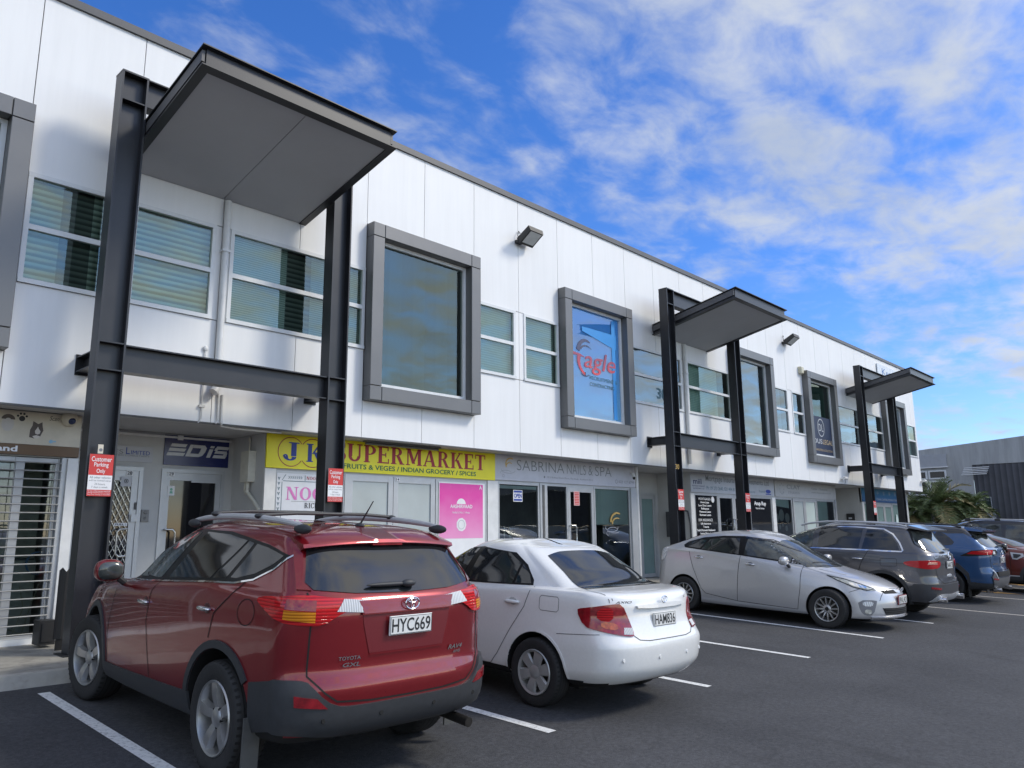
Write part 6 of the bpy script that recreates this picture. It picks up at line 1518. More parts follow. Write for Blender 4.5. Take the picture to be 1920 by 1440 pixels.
def white_saloon():
    t = car('parked_car', 'white saloon with red tail lamps and grey wheel covers, beside the red car')
    PNT = paint('white', (.76, .76, .745), metal=0, rough=.35)
    lv = [
        waterline(.02, -.10, 2.6, .25, .05, .05),
        waterline(.70, -.74, 3.10, [(-1, .29), (-.4, .24), (3.4, .22)], .25, .35),
        waterline(.805, -.865, 3.30, [(-1, .325), (-.5, .29), (.4, .25), (3.6, .25)], .34, .45, 2.6, 2.4, .92, .88),
        waterline(.846, -.945, 3.40, [(-1, .44), (.4, .36), (3.4, .38)], .36, .50, 2.9, 2.3, .95, .86),
        waterline(.855, -.965, 3.43, [(-1, .62), (.4, .58), (3.4, .56)], .37, .52, 2.9, 2.3, .95, .85),
        waterline(.853, -.925, 3.40, [(-1, .72), (3.4, .66)], .38, .55, 2.8, 2.3, .94, .84),
        waterline(.852, -.885, 3.34, [(-1, .86), (1, .82), (3.4, .75)], .42, .58, 2.5, 2.3, .92, .83),
        waterline(.843, -.865, 3.20, [(-1, 1.00), (0, .98), (1, .94), (2.2, .90), (3.3, .80)], .40, .62, 2.6, 2.2, .92, .82),
        waterline(.832, -.835, 3.02, [(-1, 1.062), (0, 1.05), (1, 1.0), (2.1, .95), (3, .86)], .38, .62, 2.7, 2.2, .91, .82),
        waterline(.815, -.775, 2.80, [(-.8, 1.085), (0, 1.075), (1, 1.025), (2.1, .975), (2.8, .91)], .36, .60, 2.7, 2.2, .91, .84),
        waterline(.795, -.44, 2.22, [(-.5, 1.108), (0, 1.095), (1, 1.05), (2.2, .99)], .30, .50, 2.8, 2.2, .88, .88),
        waterline(.735, -.13, 1.82, [(-.2, 1.25), (.4, 1.265), (1, 1.25), (1.9, 1.20)], .26, .45, 2.8, 2.2, .89, .89),
        waterline(.655, .16, 1.42, [(.1, 1.395), (.5, 1.43), (1, 1.43), (1.5, 1.38)], .24, .42, 2.7, 2.2, .90, .90),
        waterline(.60, .24, 1.30, [(.1, 1.425), (.6, 1.47), (1, 1.472), (1.4, 1.42)], .22, .40, 2.6, 2.2, .91, .90),
        waterline(.40, .32, 1.15, [(.3, 1.445), (.7, 1.505), (1, 1.505), (1.2, 1.455)], .18, .34, 2.4, 2.2, .92, .9),
        waterline(.02, .40, 1.0, [(.4, 1.465), (.7, 1.518), (1, 1.515)], .06, .06),
    ]
    ar = [(0, .315), (2.6, .315)]
    body, bv = body_from(lv, ar, .365, M_WELL, PNT, t, zblack=.30)
    both = lambda pts, *a, **k: shell(bv, pts, *a, mirror=True, **k)
    rim_lip(bv, PNT, t, ar, .365)
    # windows
    both([(-.7, 1.02, 1.06), (-.7, 2.02, 1.00), (-.7, 1.62, 1.25), (-.7, 1.30, 1.395), (-.7, .97, 1.425), (-.7, .45, 1.39), (-.7, .26, 1.28), (-.7, .135, 1.145), (-.7, .12, 1.095)], 180, .003, M_BLKGLOSS, 'window_surround', t, rnd=0)
    both([(-.7, 1.17, 1.065), (-.7, 1.93, 1.02), (-.7, 1.56, 1.26), (-.7, 1.26, 1.385), (-.7, 1.03, 1.405)], 180, .006, M_CARGLASS, 'front_side_window', t, rnd=0)
    both([(-.7, .38, 1.095), (-.7, 1.06, 1.075), (-.7, .93, 1.405), (-.7, .52, 1.385), (-.7, .34, 1.29)], 180, .006, M_CARGLASS, 'rear_side_window', t, rnd=0)
    both([(-.7, .15, 1.11), (-.7, .35, 1.10), (-.7, .31, 1.285), (-.7, .20, 1.195)], 180, .006, M_CARGLASS, 'quarter_window', t, rnd=0)
    shell(bv, [(-.60, -.44, 0), (-.3, -.475, 0), (.3, -.475, 0), (.60, -.44, 0), (.565, -.2, 0), (.50, .16, 0), (.3, .185, 0), (-.3, .185, 0), (-.50, .16, 0), (-.565, -.2, 0)], 'top', .006, M_CARGLASS, 'rear_window', t, rnd=0)
    shell(bv, [(-.66, 2.05, 0), (0, 2.22, 0), (.66, 2.05, 0), (.52, 1.46, 0), (0, 1.54, 0), (-.52, 1.46, 0)], 'top', .006, M_CARGLASS, 'windscreen', t, rnd=0)
    # lamps
    for sg in (-1, 1):
        S_ = lambda pts: [(sg * x, y, z) for x, y, z in pts]; v_ = -128 if sg < 0 else -52
        a = shell(bv, S_([(.61, -.89, 1.00), (.72, -.84, .995), (.84, -.62, .955), (.845, -.55, .93), (.845, -.64, .79), (.80, -.74, .765), (.55, -.91, .715), (.485, -.91, .72), (.53, -.90, .85)]), v_, .012, M_DARKRED, 'tail_lamp', t, rnd=1, res=.035)
        shell(bv, S_([(.70, -.86, .97), (.79, -.74, .95), (.79, -.74, .85), (.70, -.86, .84)]), v_, .0145, M_REDLENS, 'brake_lens', a, rnd=1, res=.03)
        shell(bv, S_([(.67, -.87, .83), (.77, -.77, .845), (.77, -.77, .785), (.66, -.88, .765)]), v_, .0145, mat('rusty_amber_lens', (.42, .09, .02), rough=.15, coat=1, var=.4, scale=30), 'indicator_lens', a, rnd=1, res=.03)
        shell(bv, S_([(.50, -.9, .785), (.60, -.89, .79), (.61, -.89, .735), (.50, -.9, .73)]), v_, .0145, M_CLEAR, 'reversing_lens', a, rnd=0, res=.03)
    q = MB()
    ribbon(q, bv, [(-.615, -.9, 1.045), (-.60, -.9, .97), (-.47, -.9, .72), (-.42, -.9, .685), (-.30, -.9, .672), (.30, -.9, .672), (.42, -.9, .685), (.47, -.9, .72), (.60, -.9, .97), (.615, -.9, 1.045)], -90, .008, .003)
    ribbon(q, bv, [(-.63, -.82, 0), (-.66, -.6, 0), (-.64, -.46, 0)], 'top', .008, .003, True)
    ribbon(q, bv, [(-.85, .35, .665), (-.85, -.25, .70), (-.85, -.72, .735)], 180, .006, .003, True) if False else ribbon(q, bv, [(-.85, -.26, .695), (-.85, -.72, .735)], 180, .006, .003, True)
    ribbon(q, bv, [(-.85, .09, 1.09), (-.85, .16, .90), (-.85, .33, .67), (-.85, .50, .42), (-.85, .60, .31)], 180, .007, .003, True)
    ribbon(q, bv, [(-.85, 1.10, 1.05), (-.85, 1.07, .7), (-.85, 1.10, .32)], 180, .007, .003, True); ribbon(q, bv, [(-.85, 2.05, .99), (-.85, 2.16, .7), (-.85, 2.1, .32)], 180, .007, .003, True)
    ribbon(q, bv, [(-.85, .60, .31), (-.85, 1.3, .30), (-.85, 2.1, .31)], 180, .006, .003, True)
    c_ = [(-.05, .885), (-.03, .905), (-.03, 1.0), (-.05, 1.02), (-.24, 1.02), (-.26, 1.0), (-.26, .905), (-.24, .885)]
    ribbon(q, bv, [(-.85, a, b) for a, b in c_], 180, .005, .003, False, True)
    q.build('panel_gaps', mat('soft_gap', (.10, .10, .10), rough=.8), t)
    shell(bv, [(-.39, -.9, .985), (.39, -.9, .985), (.37, -.9, .945), (-.37, -.9, .945)], -90, .028, PNT, 'garnish', t, rnd=1)
    y0 = project(bv, Vector((0, -3, .85)), Vector((0, 1, 0)), 0)[0].y
    plate(t, 'HAM836', y0 - .008, .842, tilt=-4); emblem(t, y0 - .012, 1.022, .045)
    badge(t, 'AXIO', -.60, 1.0, -.43, 1.022, 0, bvh=bv, shear=.3); badge(t, 'X', .43, 1.005, .47, 1.03, 0, bvh=bv)
    handle(t, bv, (.32, .93), PNT, .20); handle(t, bv, (1.25, .90), PNT, .20)
    q = MB(); handle_cups(q, bv, (.32, .93)); q.build('handle_cup', mat('cup_shade_white', (.42, .42, .41), rough=.35), t, smooth=True)  # darkened copy of the white paint stands for shade in the hollow
    mirror_part(t, .92, 1.95, 1.05, PNT, (.10, .07, .075))
    for x in (-.62, -.16, .30, .6):
        yy = project(bv, Vector((x, -3, .52)), Vector((0, 1, 0)), .003)[0]; q = MB(); q.lathe([(0, -.004), (.015, -.004), (.018, .002)], 14, 'y', tuple(yy)); q.build('parking_sensor', PNT, t, smooth=True)
    for y in (0, 2.6):
        for s_ in (-1, 1): wheel(t, s_ * .755, y, .312, .315, .19, .205, 'cover', s_, 0, mat('wheel_cover', (.42, .42, .41), rough=.4, metal=.5, var=.1))
    q = MB(); q.box(-.6, .6, -.35, 2.9, .19, .45); q.build('underbody', M_WELL, t)
    return t
c_white = white_saloon(); place_car(c_white, 6.242, 4.895, R(1.5), .955)

# ---------------- silver hatchback, nose out
def silver_hatch():
    t = car('parked_car', 'silver hybrid hatchback parked nose out with thin spoked wheels')
    PNT = paint('silver', (.52, .52, .53), metal=.55, rough=.36)
    lv = [
        waterline(.02, -.10, 2.7, .19, .05, .05),
        waterline(.70, -.60, 3.25, .17, .25, .35),
        waterline(.80, -.68, 3.50, [(-1, .22), (.4, .175), (3, .18), (3.7, .20)], .30, .50, 2.6, 2.3, .92, .88),
        waterline(.850, -.75, 3.60, [(-1, .34), (.4, .28), (3.6, .27)], .36, .56, 2.6, 2.2, .92, .85),
        waterline(.870, -.78, 3.61, [(-1, .52), (3.6, .44)], .36, .60, 2.6, 2.15, .92, .83),
        waterline(.873, -.765, 3.58, [(-1, .70), (1.5, .66), (3.6, .58)], .36, .64, 2.6, 2.1, .92, .82),
        waterline(.872, -.745, 3.52, [(-1, .85), (1.5, .80), (2.7, .76), (3.55, .665)], .36, .68, 2.6, 2.1, .92, .80),
        waterline(.862, -.725, 3.38, [(-1, 1.0), (0, .98), (1.2, .93), (2.2, .87), (2.8, .84), (3.45, .735)], .35, .72, 2.6, 2.1, .92, .80),
        waterline(.846, -.67, 3.08, [(-.8, 1.12), (0, 1.10), (1.2, 1.02), (2.2, .94), (3.1, .84)], .33, .72, 2.7, 2.1, .91, .82),
        waterline(.828, -.56, 2.62, [(-.6, 1.175), (0, 1.15), (1.2, 1.075), (2.2, .99), (2.7, .955)], .32, .62, 2.7, 2.1, .90, .85),
        waterline(.755, -.36, 2.18, [(-.4, 1.235), (.3, 1.275), (1.2, 1.27), (2.2, 1.14)], .28, .5, 2.7, 2.2, .90, .88),
        waterline(.665, -.14, 1.72, [(-.2, 1.305), (.4, 1.405), (1.2, 1.445), (1.8, 1.355)], .26, .45, 2.7, 2.2, .90, .90),
        waterline(.605, -.06, 1.60, [(-.1, 1.34), (.5, 1.455), (1.2, 1.485), (1.7, 1.40)], .24, .42, 2.6, 2.2, .91, .90),
        waterline(.40, .05, 1.42, [(0, 1.375), (.6, 1.495), (1.1, 1.52), (1.5, 1.465)], .18, .34, 2.4, 2.2, .92, .9),
        waterline(.02, .2, 1.2, [(.2, 1.41), (.6, 1.51), (1.1, 1.532), (1.3, 1.515)], .06, .06),
    ]
    ar = [(0, .31), (2.7, .31)]
    body, bv = body_from(lv, ar, .362, M_WELL, PNT, t, zblack=.20)
    both = lambda pts, *a, **k: shell(bv, pts, *a, mirror=True, **k)
    rim_lip(bv, PNT, t, ar, .362)
    both([(-.75, -.02, 1.165), (-.75, 1.2, 1.082), (-.75, 2.0, 1.005), (-.75, 2.58, .955), (-.75, 2.5, .99), (-.75, 2.02, 1.225), (-.75, 1.60, 1.385), (-.75, 1.16, 1.425), (-.75, .76, 1.415), (-.75, .36, 1.37), (-.75, .02, 1.275), (-.75, -.06, 1.21)], 180, .003, M_BLKGLOSS, 'window_surround', t, rnd=0)
    both([(-.75, 1.22, 1.10), (-.75, 2.04, 1.025), (-.75, 2.02, 1.19), (-.75, 1.58, 1.35), (-.75, 1.24, 1.385)], 180, .006, M_CARGLASS2, 'front_side_window', t, rnd=0)
    both([(-.75, .36, 1.155), (-.75, 1.12, 1.105), (-.75, 1.10, 1.385), (-.75, .74, 1.375), (-.75, .50, 1.335)], 180, .006, M_CARGLASS, 'rear_side_window', t, rnd=0)
    both([(-.75, .03, 1.185), (-.75, .32, 1.165), (-.75, .44, 1.32), (-.75, .30, 1.325), (-.75, .06, 1.25)], 180, .006, M_CARGLASS, 'quarter_window', t, rnd=0)
    both([(-.75, 2.09, 1.02), (-.75, 2.50, .975), (-.75, 2.07, 1.165)], 180, .006, M_CARGLASS, 'front_quarter_window', t, rnd=0)
    q = MB(); ribbon(q, bv, [(-.75, 2.05, 1.19), (-.75, 1.6, 1.36), (-.75, 1.2, 1.40)], 180, .05, .012, True); q.build('weather_shield', M_CARGLASS, t)
    shell(bv, [(-.68, 2.32, 0), (-.4, 2.56, 0), (0, 2.63, 0), (.4, 2.56, 0), (.68, 2.32, 0), (.58, 1.75, 0), (.3, 1.69, 0), (-.3, 1.69, 0), (-.58, 1.75, 0)], 'top', .006, M_CARGLASS2, 'windscreen', t, rnd=0)
    q = MB(); ribbon(q, bv, [(-.1, 2.55, 0), (.5, 2.33, 0)], 'top', .02, .015); ribbon(q, bv, [(.1, 2.60, 0), (.58, 2.42, 0)], 'top', .02, .015); q.build('wiper', M_PLASTIC, t)
    shell(bv, [(-.62, -.32, 0), (.62, -.32, 0), (.52, .15, 0), (-.52, .15, 0)], 'top', .006, M_CARGLASS, 'rear_window', t, rnd=0)
    for sg in (-1, 1):
        S_ = lambda pts: [(sg * x, y, z) for x, y, z in pts]; v_ = 122 if sg < 0 else 58
        a = shell(bv, S_([(.845, 2.90, .845), (.80, 3.15, .80), (.72, 3.38, .73), (.60, 3.50, .665), (.58, 3.52, .645), (.70, 3.42, .645), (.79, 3.26, .685), (.83, 3.06, .775)]), v_, .010, M_HEAD, 'headlamp', t, rnd=1, res=.03); q = MB(); ribbon(q, bv, S_([(.845, 2.90, .845), (.80, 3.15, .80), (.72, 3.38, .73), (.60, 3.50, .665), (.70, 3.42, .645), (.79, 3.26, .685), (.83, 3.06, .775), (.845, 2.90, .845)]), v_, .012, .012); q.build('lamp_edge', M_GAP, a)
        shell(bv, S_([(.78, 3.16, .765), (.66, 3.42, .70), (.70, 3.40, .668), (.79, 3.22, .71)]), v_, .013, M_CHROME, 'lamp_reflector', a, rnd=1, res=.03)
        b = shell(bv, S_([(.80, 3.30, .49), (.62, 3.50, .50), (.63, 3.50, .46), (.68, 3.46, .27), (.76, 3.38, .25), (.79, 3.32, .32)]), v_, .006, mat('fog_bezel', (.20, .20, .21), rough=.45), 'fog_lamp', t, rnd=1, res=.03)
        shell(bv, S_([(.77, 3.36, .47), (.66, 3.46, .475), (.68, 3.45, .40), (.77, 3.36, .40)]), v_, .010, M_CLEAR, 'fog_lens', b, rnd=1, res=.03)
        shell(bv, S_([(.76, 3.38, .35), (.69, 3.44, .35), (.70, 3.44, .28), (.76, 3.38, .28)]), v_, .010, M_HEAD, 'fog_lens', b, rnd=1, res=.03)
        shell(bv, S_([(.84, -.48, 1.14), (.80, -.60, 1.16), (.72, -.68, 1.0), (.80, -.62, .86), (.86, -.50, .95)]), -135 if sg < 0 else -45, .01, M_CLEAR, 'tail_lamp', t, rnd=1)
    shell(bv, [(-.44, 3.5, .645), (-.14, 3.5, .655), (-.10, 3.5, .60), (-.40, 3.5, .60)], 90, .004, M_GAP, 'grille', t, rnd=0); shell(bv, [(.44, 3.5, .645), (.14, 3.5, .655), (.10, 3.5, .60), (.40, 3.5, .60)], 90, .004, M_GAP, 'grille', t, rnd=0)
    lg = shell(bv, [(-.50, 3.5, .38), (.50, 3.5, .38), (.46, 3.5, .275), (-.46, 3.5, .275)], 90, .005, M_GAP, 'lower_grille', t, rnd=0)
    q = MB()
    for z in (.30, .33, .36): ribbon(q, bv, [(-.46, 3.5, z), (0, 3.6, z), (.46, 3.5, z)], 90, .008, .012)
    q.build('grille_bars', M_PLASTIC, lg)
    wrap(bv, lv[2], lambda x, y: .19, lambda x, y: .235, .045, PNT, 'front_lip', t, ymin=3.28, nz=2)
    q = MB()
    ribbon(q, bv, [(-.87, 1.16, 1.08), (-.87, 1.12, .7), (-.87, 1.10, .29)], 180, .008, .003, True); ribbon(q, bv, [(-.87, 2.26, .97), (-.87, 2.25, .6), (-.87, 2.20, .26)], 180, .008, .003, True)
    ribbon(q, bv, [(-.87, .10, 1.10), (-.87, .20, .80), (-.87, .36, .45), (-.87, .46, .36), (-.87, 1.1, .285), (-.87, 2.2, .255)], 180, .008, .003, True)
    ribbon(q, bv, [(-.8, 2.5, .93), (-.82, 2.9, .855)], 180, .008, .003, True); ribbon(q, bv, [(-.87, 3.02, .60), (-.85, 3.2, .675)], 180, .007, .003, True)
    ribbon(q, bv, [(-.60, 3.42, 0), (0, 3.53, 0), (.60, 3.42, 0)], 'top', .008, .003)
    q.build('panel_gaps', M_GAP, t)
    yf = project(bv, Vector((0, 9, .53)), Vector((0, -1, 0)), 0)[0].y
    pl = plate(t, 'PAL421', yf + .02, .50, front=True); q = MB(); q.box(-.195, .195, .0005, .012, -.075, .078); q.build('plate_frame', M_DARKRED, pl)
    emblem(t, yf + .012, .655, .062, tilt=-25)
    handle(t, bv, (.32, 1.0), M_CHROME, .19); handle(t, bv, (1.36, .94), M_CHROME, .19)
    q = MB(); handle_cups(q, bv, (.32, 1.0)); handle_cups(q, bv, (1.36, .94)); q.build('handle_cup', mat('cup_shade_silver', (.16, .16, .165), rough=.35), t, smooth=True)  # darker silver ovals paint shade behind the handles
    mirror_part(t, .93, 2.02, 1.045, PNT, (.11, .07, .075))
    for y in (0, 2.7):
        for s_ in (-1, 1): wheel(t, s_ * .77, y, .312, .315, .19, .20, 'multi', s_, 0, M_ALLOY)
    q = MB(); q.box(-.6, .6, -.35, 3.0, .15, .4); q.build('underbody', M_WELL, t)
    return t
c_silver = silver_hatch(); place_car(c_silver, 13.59, 7.77, R(180.5), .97)

# ---------------- more SUVs
def suv_levels(W, L0, L1, H, belt, bl, roof_back=-.55, wsb=2.1, hood=1.02, tail=1.0):
    f = L1
    return [
        waterline(.02, -.10, f - .9, .30, .05, .05),
        waterline(W - .20, L0 + .22, f - .36, [(-1, .34), (-.4, .27), (3.4, .24)], .25, .35),
        waterline(W - .05, L0 + .07, f - .14, [(-1, .38), (-.5, .34), (.4, .31), (3.6, .28)], .30, .45, 3.2, 2.6, .93, .88),
        waterline(W - .015, L0 + .01, f - .03, [(-1, .50), (.4, .47), (3.6, .43)], .34, .50, 3.2, 2.5, .93, .87),
        waterline(W, L0, f, [(-1, .66), (.4, .62), (3.6, .58)], .36, .52, 3.1, 2.5, .93, .86),
        waterline(W, L0 + .03, f - .01, [(-1, .82), (3.6, .76)], .36, .55, 3.0, 2.5, .93, .85),
        waterline(W, L0 + .03, f - .05, [(-1, .98), (1.3, .94), (3.6, hood - .18)], .36, .58, 3.0, 2.4, .93, .84),
        waterline(W - .006, L0 + .035, f - .13, [(-1, belt - .12), (1.3, belt - .13), (2.4, belt - .14), (3.6, hood - .09)], .36, .62, 3.0, 2.3, .93, .84),
        waterline(W - .022, L0 + .06, f - .28, [(-1, belt - .03), (1.6, belt - .04), (2.3, belt - .06), (3.4, hood - .02)], .35, .66, 3.0, 2.2, .93, .83),
        waterline(W - .045, L0 + .09, f - .70, [(-1, belt + .01), (1.0, belt), (2.0, belt - .02), (3.0, hood + .02)], .34, .62, 3.0, 2.2, .92, .86),
        waterline(W - .06, L0 + .12, wsb + .32, [(-1, belt + .04), (1.0, belt + .03), (2.4, belt + .02)], .33, .55, 3.0, 2.3, .92, .88),
        waterline(W - .13, (L0 + roof_back) / 2 + .08, wsb - .15, [(-1, belt + (H - belt) * .48), (2.0, belt + (H - belt) * .44)], .30, .50, 3.0, 2.3, .93, .89),
        waterline(W - .20, roof_back - .03, wsb - .60, [(-.8, H - .125), (0, H - .075), (.8, H - .07), (1.5, H - .13)], .27, .48, 3.0, 2.3, .95, .90),
        waterline(W - .255, roof_back + .03, wsb - .72, [(-.8, H - .08), (0, H - .03), (.8, H - .025), (1.4, H - .085)], .26, .46, 2.8, 2.2, .95, .90),
        waterline(W - .42, roof_back + .10, wsb - .88, [(-.8, H - .05), (0, H - .006), (.8, H), (1.3, H - .06)], .24, .40, 2.6, 2.2, .95, .90),
        waterline(.02, roof_back + .2, wsb - 1.1, [(-.8, H - .03), (0, H + .008), (.8, H + .012), (1.2, H - .02)], .1, .1)]

def grey_suv():
    t = car('parked_car', 'dark grey SUV with silver roof rails and red tail lamps, tail towards the lot')
    PNT = paint('grey', (.085, .085, .095), metal=.55, rough=.34)
    lv = suv_levels(.917, -.93, 3.70, 1.70, 1.20, 0, -.52, 2.15)
    ar = [(0, .38), (2.83, .38)]
    body, bv = body_from(lv, ar, .43, M_WELL, PNT, t, zblack=.42)
    both = lambda pts, *a, **k: shell(bv, pts, *a, mirror=True, **k)
    for (yc, zc) in ar: both(ring_pts(-.9, yc, zc, .49, -10, 190) + ring_pts(-.9, yc, zc, .431, 190, -10), 180, .014, M_PLASTIC, 'arch_cladding', t, rnd=0, res=.05)
    both([(-.9, .42, .30), (-.9, 2.4, .28), (-.9, 2.38, .44), (-.9, .42, .45)], 180, .012, M_PLASTIC, 'sill_cladding', t, rnd=0)
    both([(-.8, 1.32, 1.22), (-.8, 2.12, 1.18), (-.8, 1.6, 1.48), (-.8, 1.32, 1.585)], 180, .006, M_CARGLASS2, 'front_side_window', t, rnd=0)
    both([(-.8, .42, 1.23), (-.8, 1.20, 1.22), (-.8, 1.20, 1.595), (-.8, .36, 1.60)], 180, .006, M_CARGLASS, 'rear_side_window', t, rnd=0)
    both([(-.8, -.30, 1.235), (-.8, .36, 1.23), (-.8, .28, 1.595), (-.8, .02, 1.585), (-.8, -.15, 1.50), (-.8, -.26, 1.36)], 180, .006, M_CARGLASS, 'quarter_window', t, rnd=0)
    q = MB(); ribbon(q, bv, [(-.8, 2.2, 1.165), (-.8, 1.2, 1.205), (-.8, .3, 1.215), (-.8, -.34, 1.215), (-.8, -.36, 1.24), (-.8, -.30, 1.37), (-.8, -.18, 1.53), (-.8, -.02, 1.615), (-.8, .5, 1.635), (-.8, 1.2, 1.625), (-.8, 1.65, 1.50), (-.8, 2.2, 1.185)], 180, .028, .007, True); q.build('chrome_strip', M_CHROME, t)
    shell(bv, [(-.55, -.9, 1.22), (.55, -.9, 1.22), (.66, -.9, 1.27), (.72, -.8, 1.36), (.62, -.6, 1.585), (-.62, -.6, 1.585), (-.72, -.8, 1.36), (-.66, -.9, 1.27)], -90, .006, M_CARGLASS2, 'rear_window', t, rnd=0)
    for s_ in (-1, 1):
        shell(bv, [(s_ * .74, -.78, 1.33), (s_ * .64, -.6, 1.585), (s_ * .69, -.5, 1.60), (s_ * .79, -.66, 1.36), (s_ * .74, -.82, 1.25), (s_ * .66, -.85, 1.25)], -115 if s_ < 0 else -65, .004, M_GAP, 'rear_pillar_trim', t, rnd=0)
    q = MB(); q.hexa([(-.63, -.74, 1.60), (.63, -.74, 1.60), (.66, -.40, 1.655), (-.66, -.40, 1.655), (-.63, -.75, 1.625), (.63, -.75, 1.625), (.60, -.40, 1.705), (-.60, -.40, 1.705)]); q.build('spoiler', PNT, t, smooth=True)
    for s_ in (-1, 1):
        S_ = lambda p: [(s_ * x, y, z) for x, y, z in p]; v_ = -128 if s_ < 0 else -52
        a = shell(bv, S_([(.46, -.9, 1.06), (.62, -.9, 1.08), (.80, -.84, 1.085), (.91, -.62, 1.07), (.915, -.42, 1.035), (.915, -.50, .97), (.88, -.76, .93), (.66, -.9, .935), (.50, -.9, .97)]), v_, .012, M_REDLENS, 'tail_lamp', t, rnd=1, res=.035)
        shell(bv, S_([(.60, -.9, 1.05), (.80, -.82, 1.055), (.82, -.8, 1.01), (.62, -.9, 1.005)]), v_, .0145, M_CLEAR if False else mat('pink_lens', (.42, .14, .13), rough=.15, coat=1, var=.3, scale=20), 'indicator_lens', a, rnd=0, res=.03)
        shell(bv, S_([(.56, -.9, .60), (.80, -.82, .62), (.80, -.82, .585), (.58, -.9, .565)]), v_, .024, M_DARKRED, 'reflector', t, rnd=0)
    wrap(bv, lv[4], lambda x, y: .34, lambda x, y: .66 if y < -.5 else .62, .012, mat('dark_grey_plastic', (.045, .046, .052), rough=.45), 'rear_bumper', t, ymax=-.43, nz=5)
    wrap(bv, lv[3], lambda x, y: .35, lambda x, y: smooth_lookup([(0, .47), (.5, .49), (.66, .46), (.80, .36)], x), .026, M_RAIL, 'skid_plate', t, ymax=-.74, nz=3)
    q = MB(); q.tube([(-.55, -.85, .40), (-.55, -.985, .40)], .05, 14); q.tube([(.55, -.85, .40), (.55, -.985, .40)], .05, 14); q.build('exhaust', M_CHROME, t, smooth=True)
    q = MB(); ribbon(q, bv, [(-.63, -.9, 1.20), (-.60, -.9, 1.09)], -90, .01, .003, True); ribbon(q, bv, [(-.62, -.9, .93), (-.58, -.9, .78), (-.44, -.9, .68), (.44, -.9, .68), (.58, -.9, .78), (.62, -.9, .93)], -90, .011, .003)
    ribbon(q, bv, [(-.9, 1.26, 1.2), (-.9, 1.28, .46)], 180, .009, .003, True); ribbon(q, bv, [(-.9, .24, 1.2), (-.9, .36, .98), (-.9, .42, .8)], 180, .009, .003, True)
    ribbon(q, bv, [(-.9, a, b) for a, b in ((.0, 1.08), (-.24, 1.09), (-.265, 1.07), (-.265, .97), (-.24, .95), (0, .94), (.02, .96), (.02, 1.06))], 180, .006, .003, False, True); q.build('panel_gaps', M_GAP, t)
    y0 = project(bv, Vector((0, -3, 1.0)), Vector((0, 1, 0)), 0)[0].y
    plate(t, 'NAK73', y0 - .015, .995, w_=.34, h_=.13); badge(t, 'GLB 200', -.56, 1.145, -.36, 1.175, 0, bvh=bv)
    q = MB(); pts = [(.07 * math.cos(2 * math.pi * k / 24), 0, .07 * math.sin(2 * math.pi * k / 24)) for k in range(25)]; q.tube(pts, .009, 6, caps=False)
    for k in range(3): a = R(90 + 120 * k); q.tube([(0, 0, 0), (.066 * math.cos(a), 0, .066 * math.sin(a))], .009, 6)
    q.xf(Matrix.Translation((0, y0 - .02, 1.16))); q.build('emblem', M_CHROME, t, smooth=True)
    q = MB(); q.ell((0.02, -.90, .80), (.16, .01, .03), 16, 8); q.build('reflection_oval', M_RAIL, t, smooth=True)  # silver oval set on the tailgate to stand for a reflection
    q = MB(); q.ell((.05, -.86, 1.27), (.20, .03, .018), 14, 8); q.build('rear_wiper', M_PLASTIC, t, smooth=True)
    for s_ in (-1, 1):
        q = MB(); n = 16; pts = [(s_ * (.655 - .02 * i / n), -.40 + 2.0 * i / n, 1.672 + .062 * math.sin(math.pi * i / n) ** .5 - (.05 * max(0, i / n - .75) * 3)) for i in range(n + 1)]
        q.tube(pts, .019, 8); q.build('roof_rail', M_CHROME if False else M_RAIL, t, smooth=True)
    handle(t, bv, (.43, 1.05), M_CHROME, .20); handle(t, bv, (1.42, 1.03), M_CHROME, .20)
    mirror_part(t, 1.0, 2.05, 1.22, PNT)
    for y in (0, 2.83):
        for s_ in (-1, 1): wheel(t, s_ * .79, y, .355, .358, .235, .235, 'five', s_, 0, M_ALLOY)
    q = MB(); q.box(-.62, .62, -.35, 3.0, .24, .5); q.build('underbody', M_WELL, t)
    return t
c_grey = grey_suv(); place_car(c_grey, 15.80, 5.02, 0, .97)

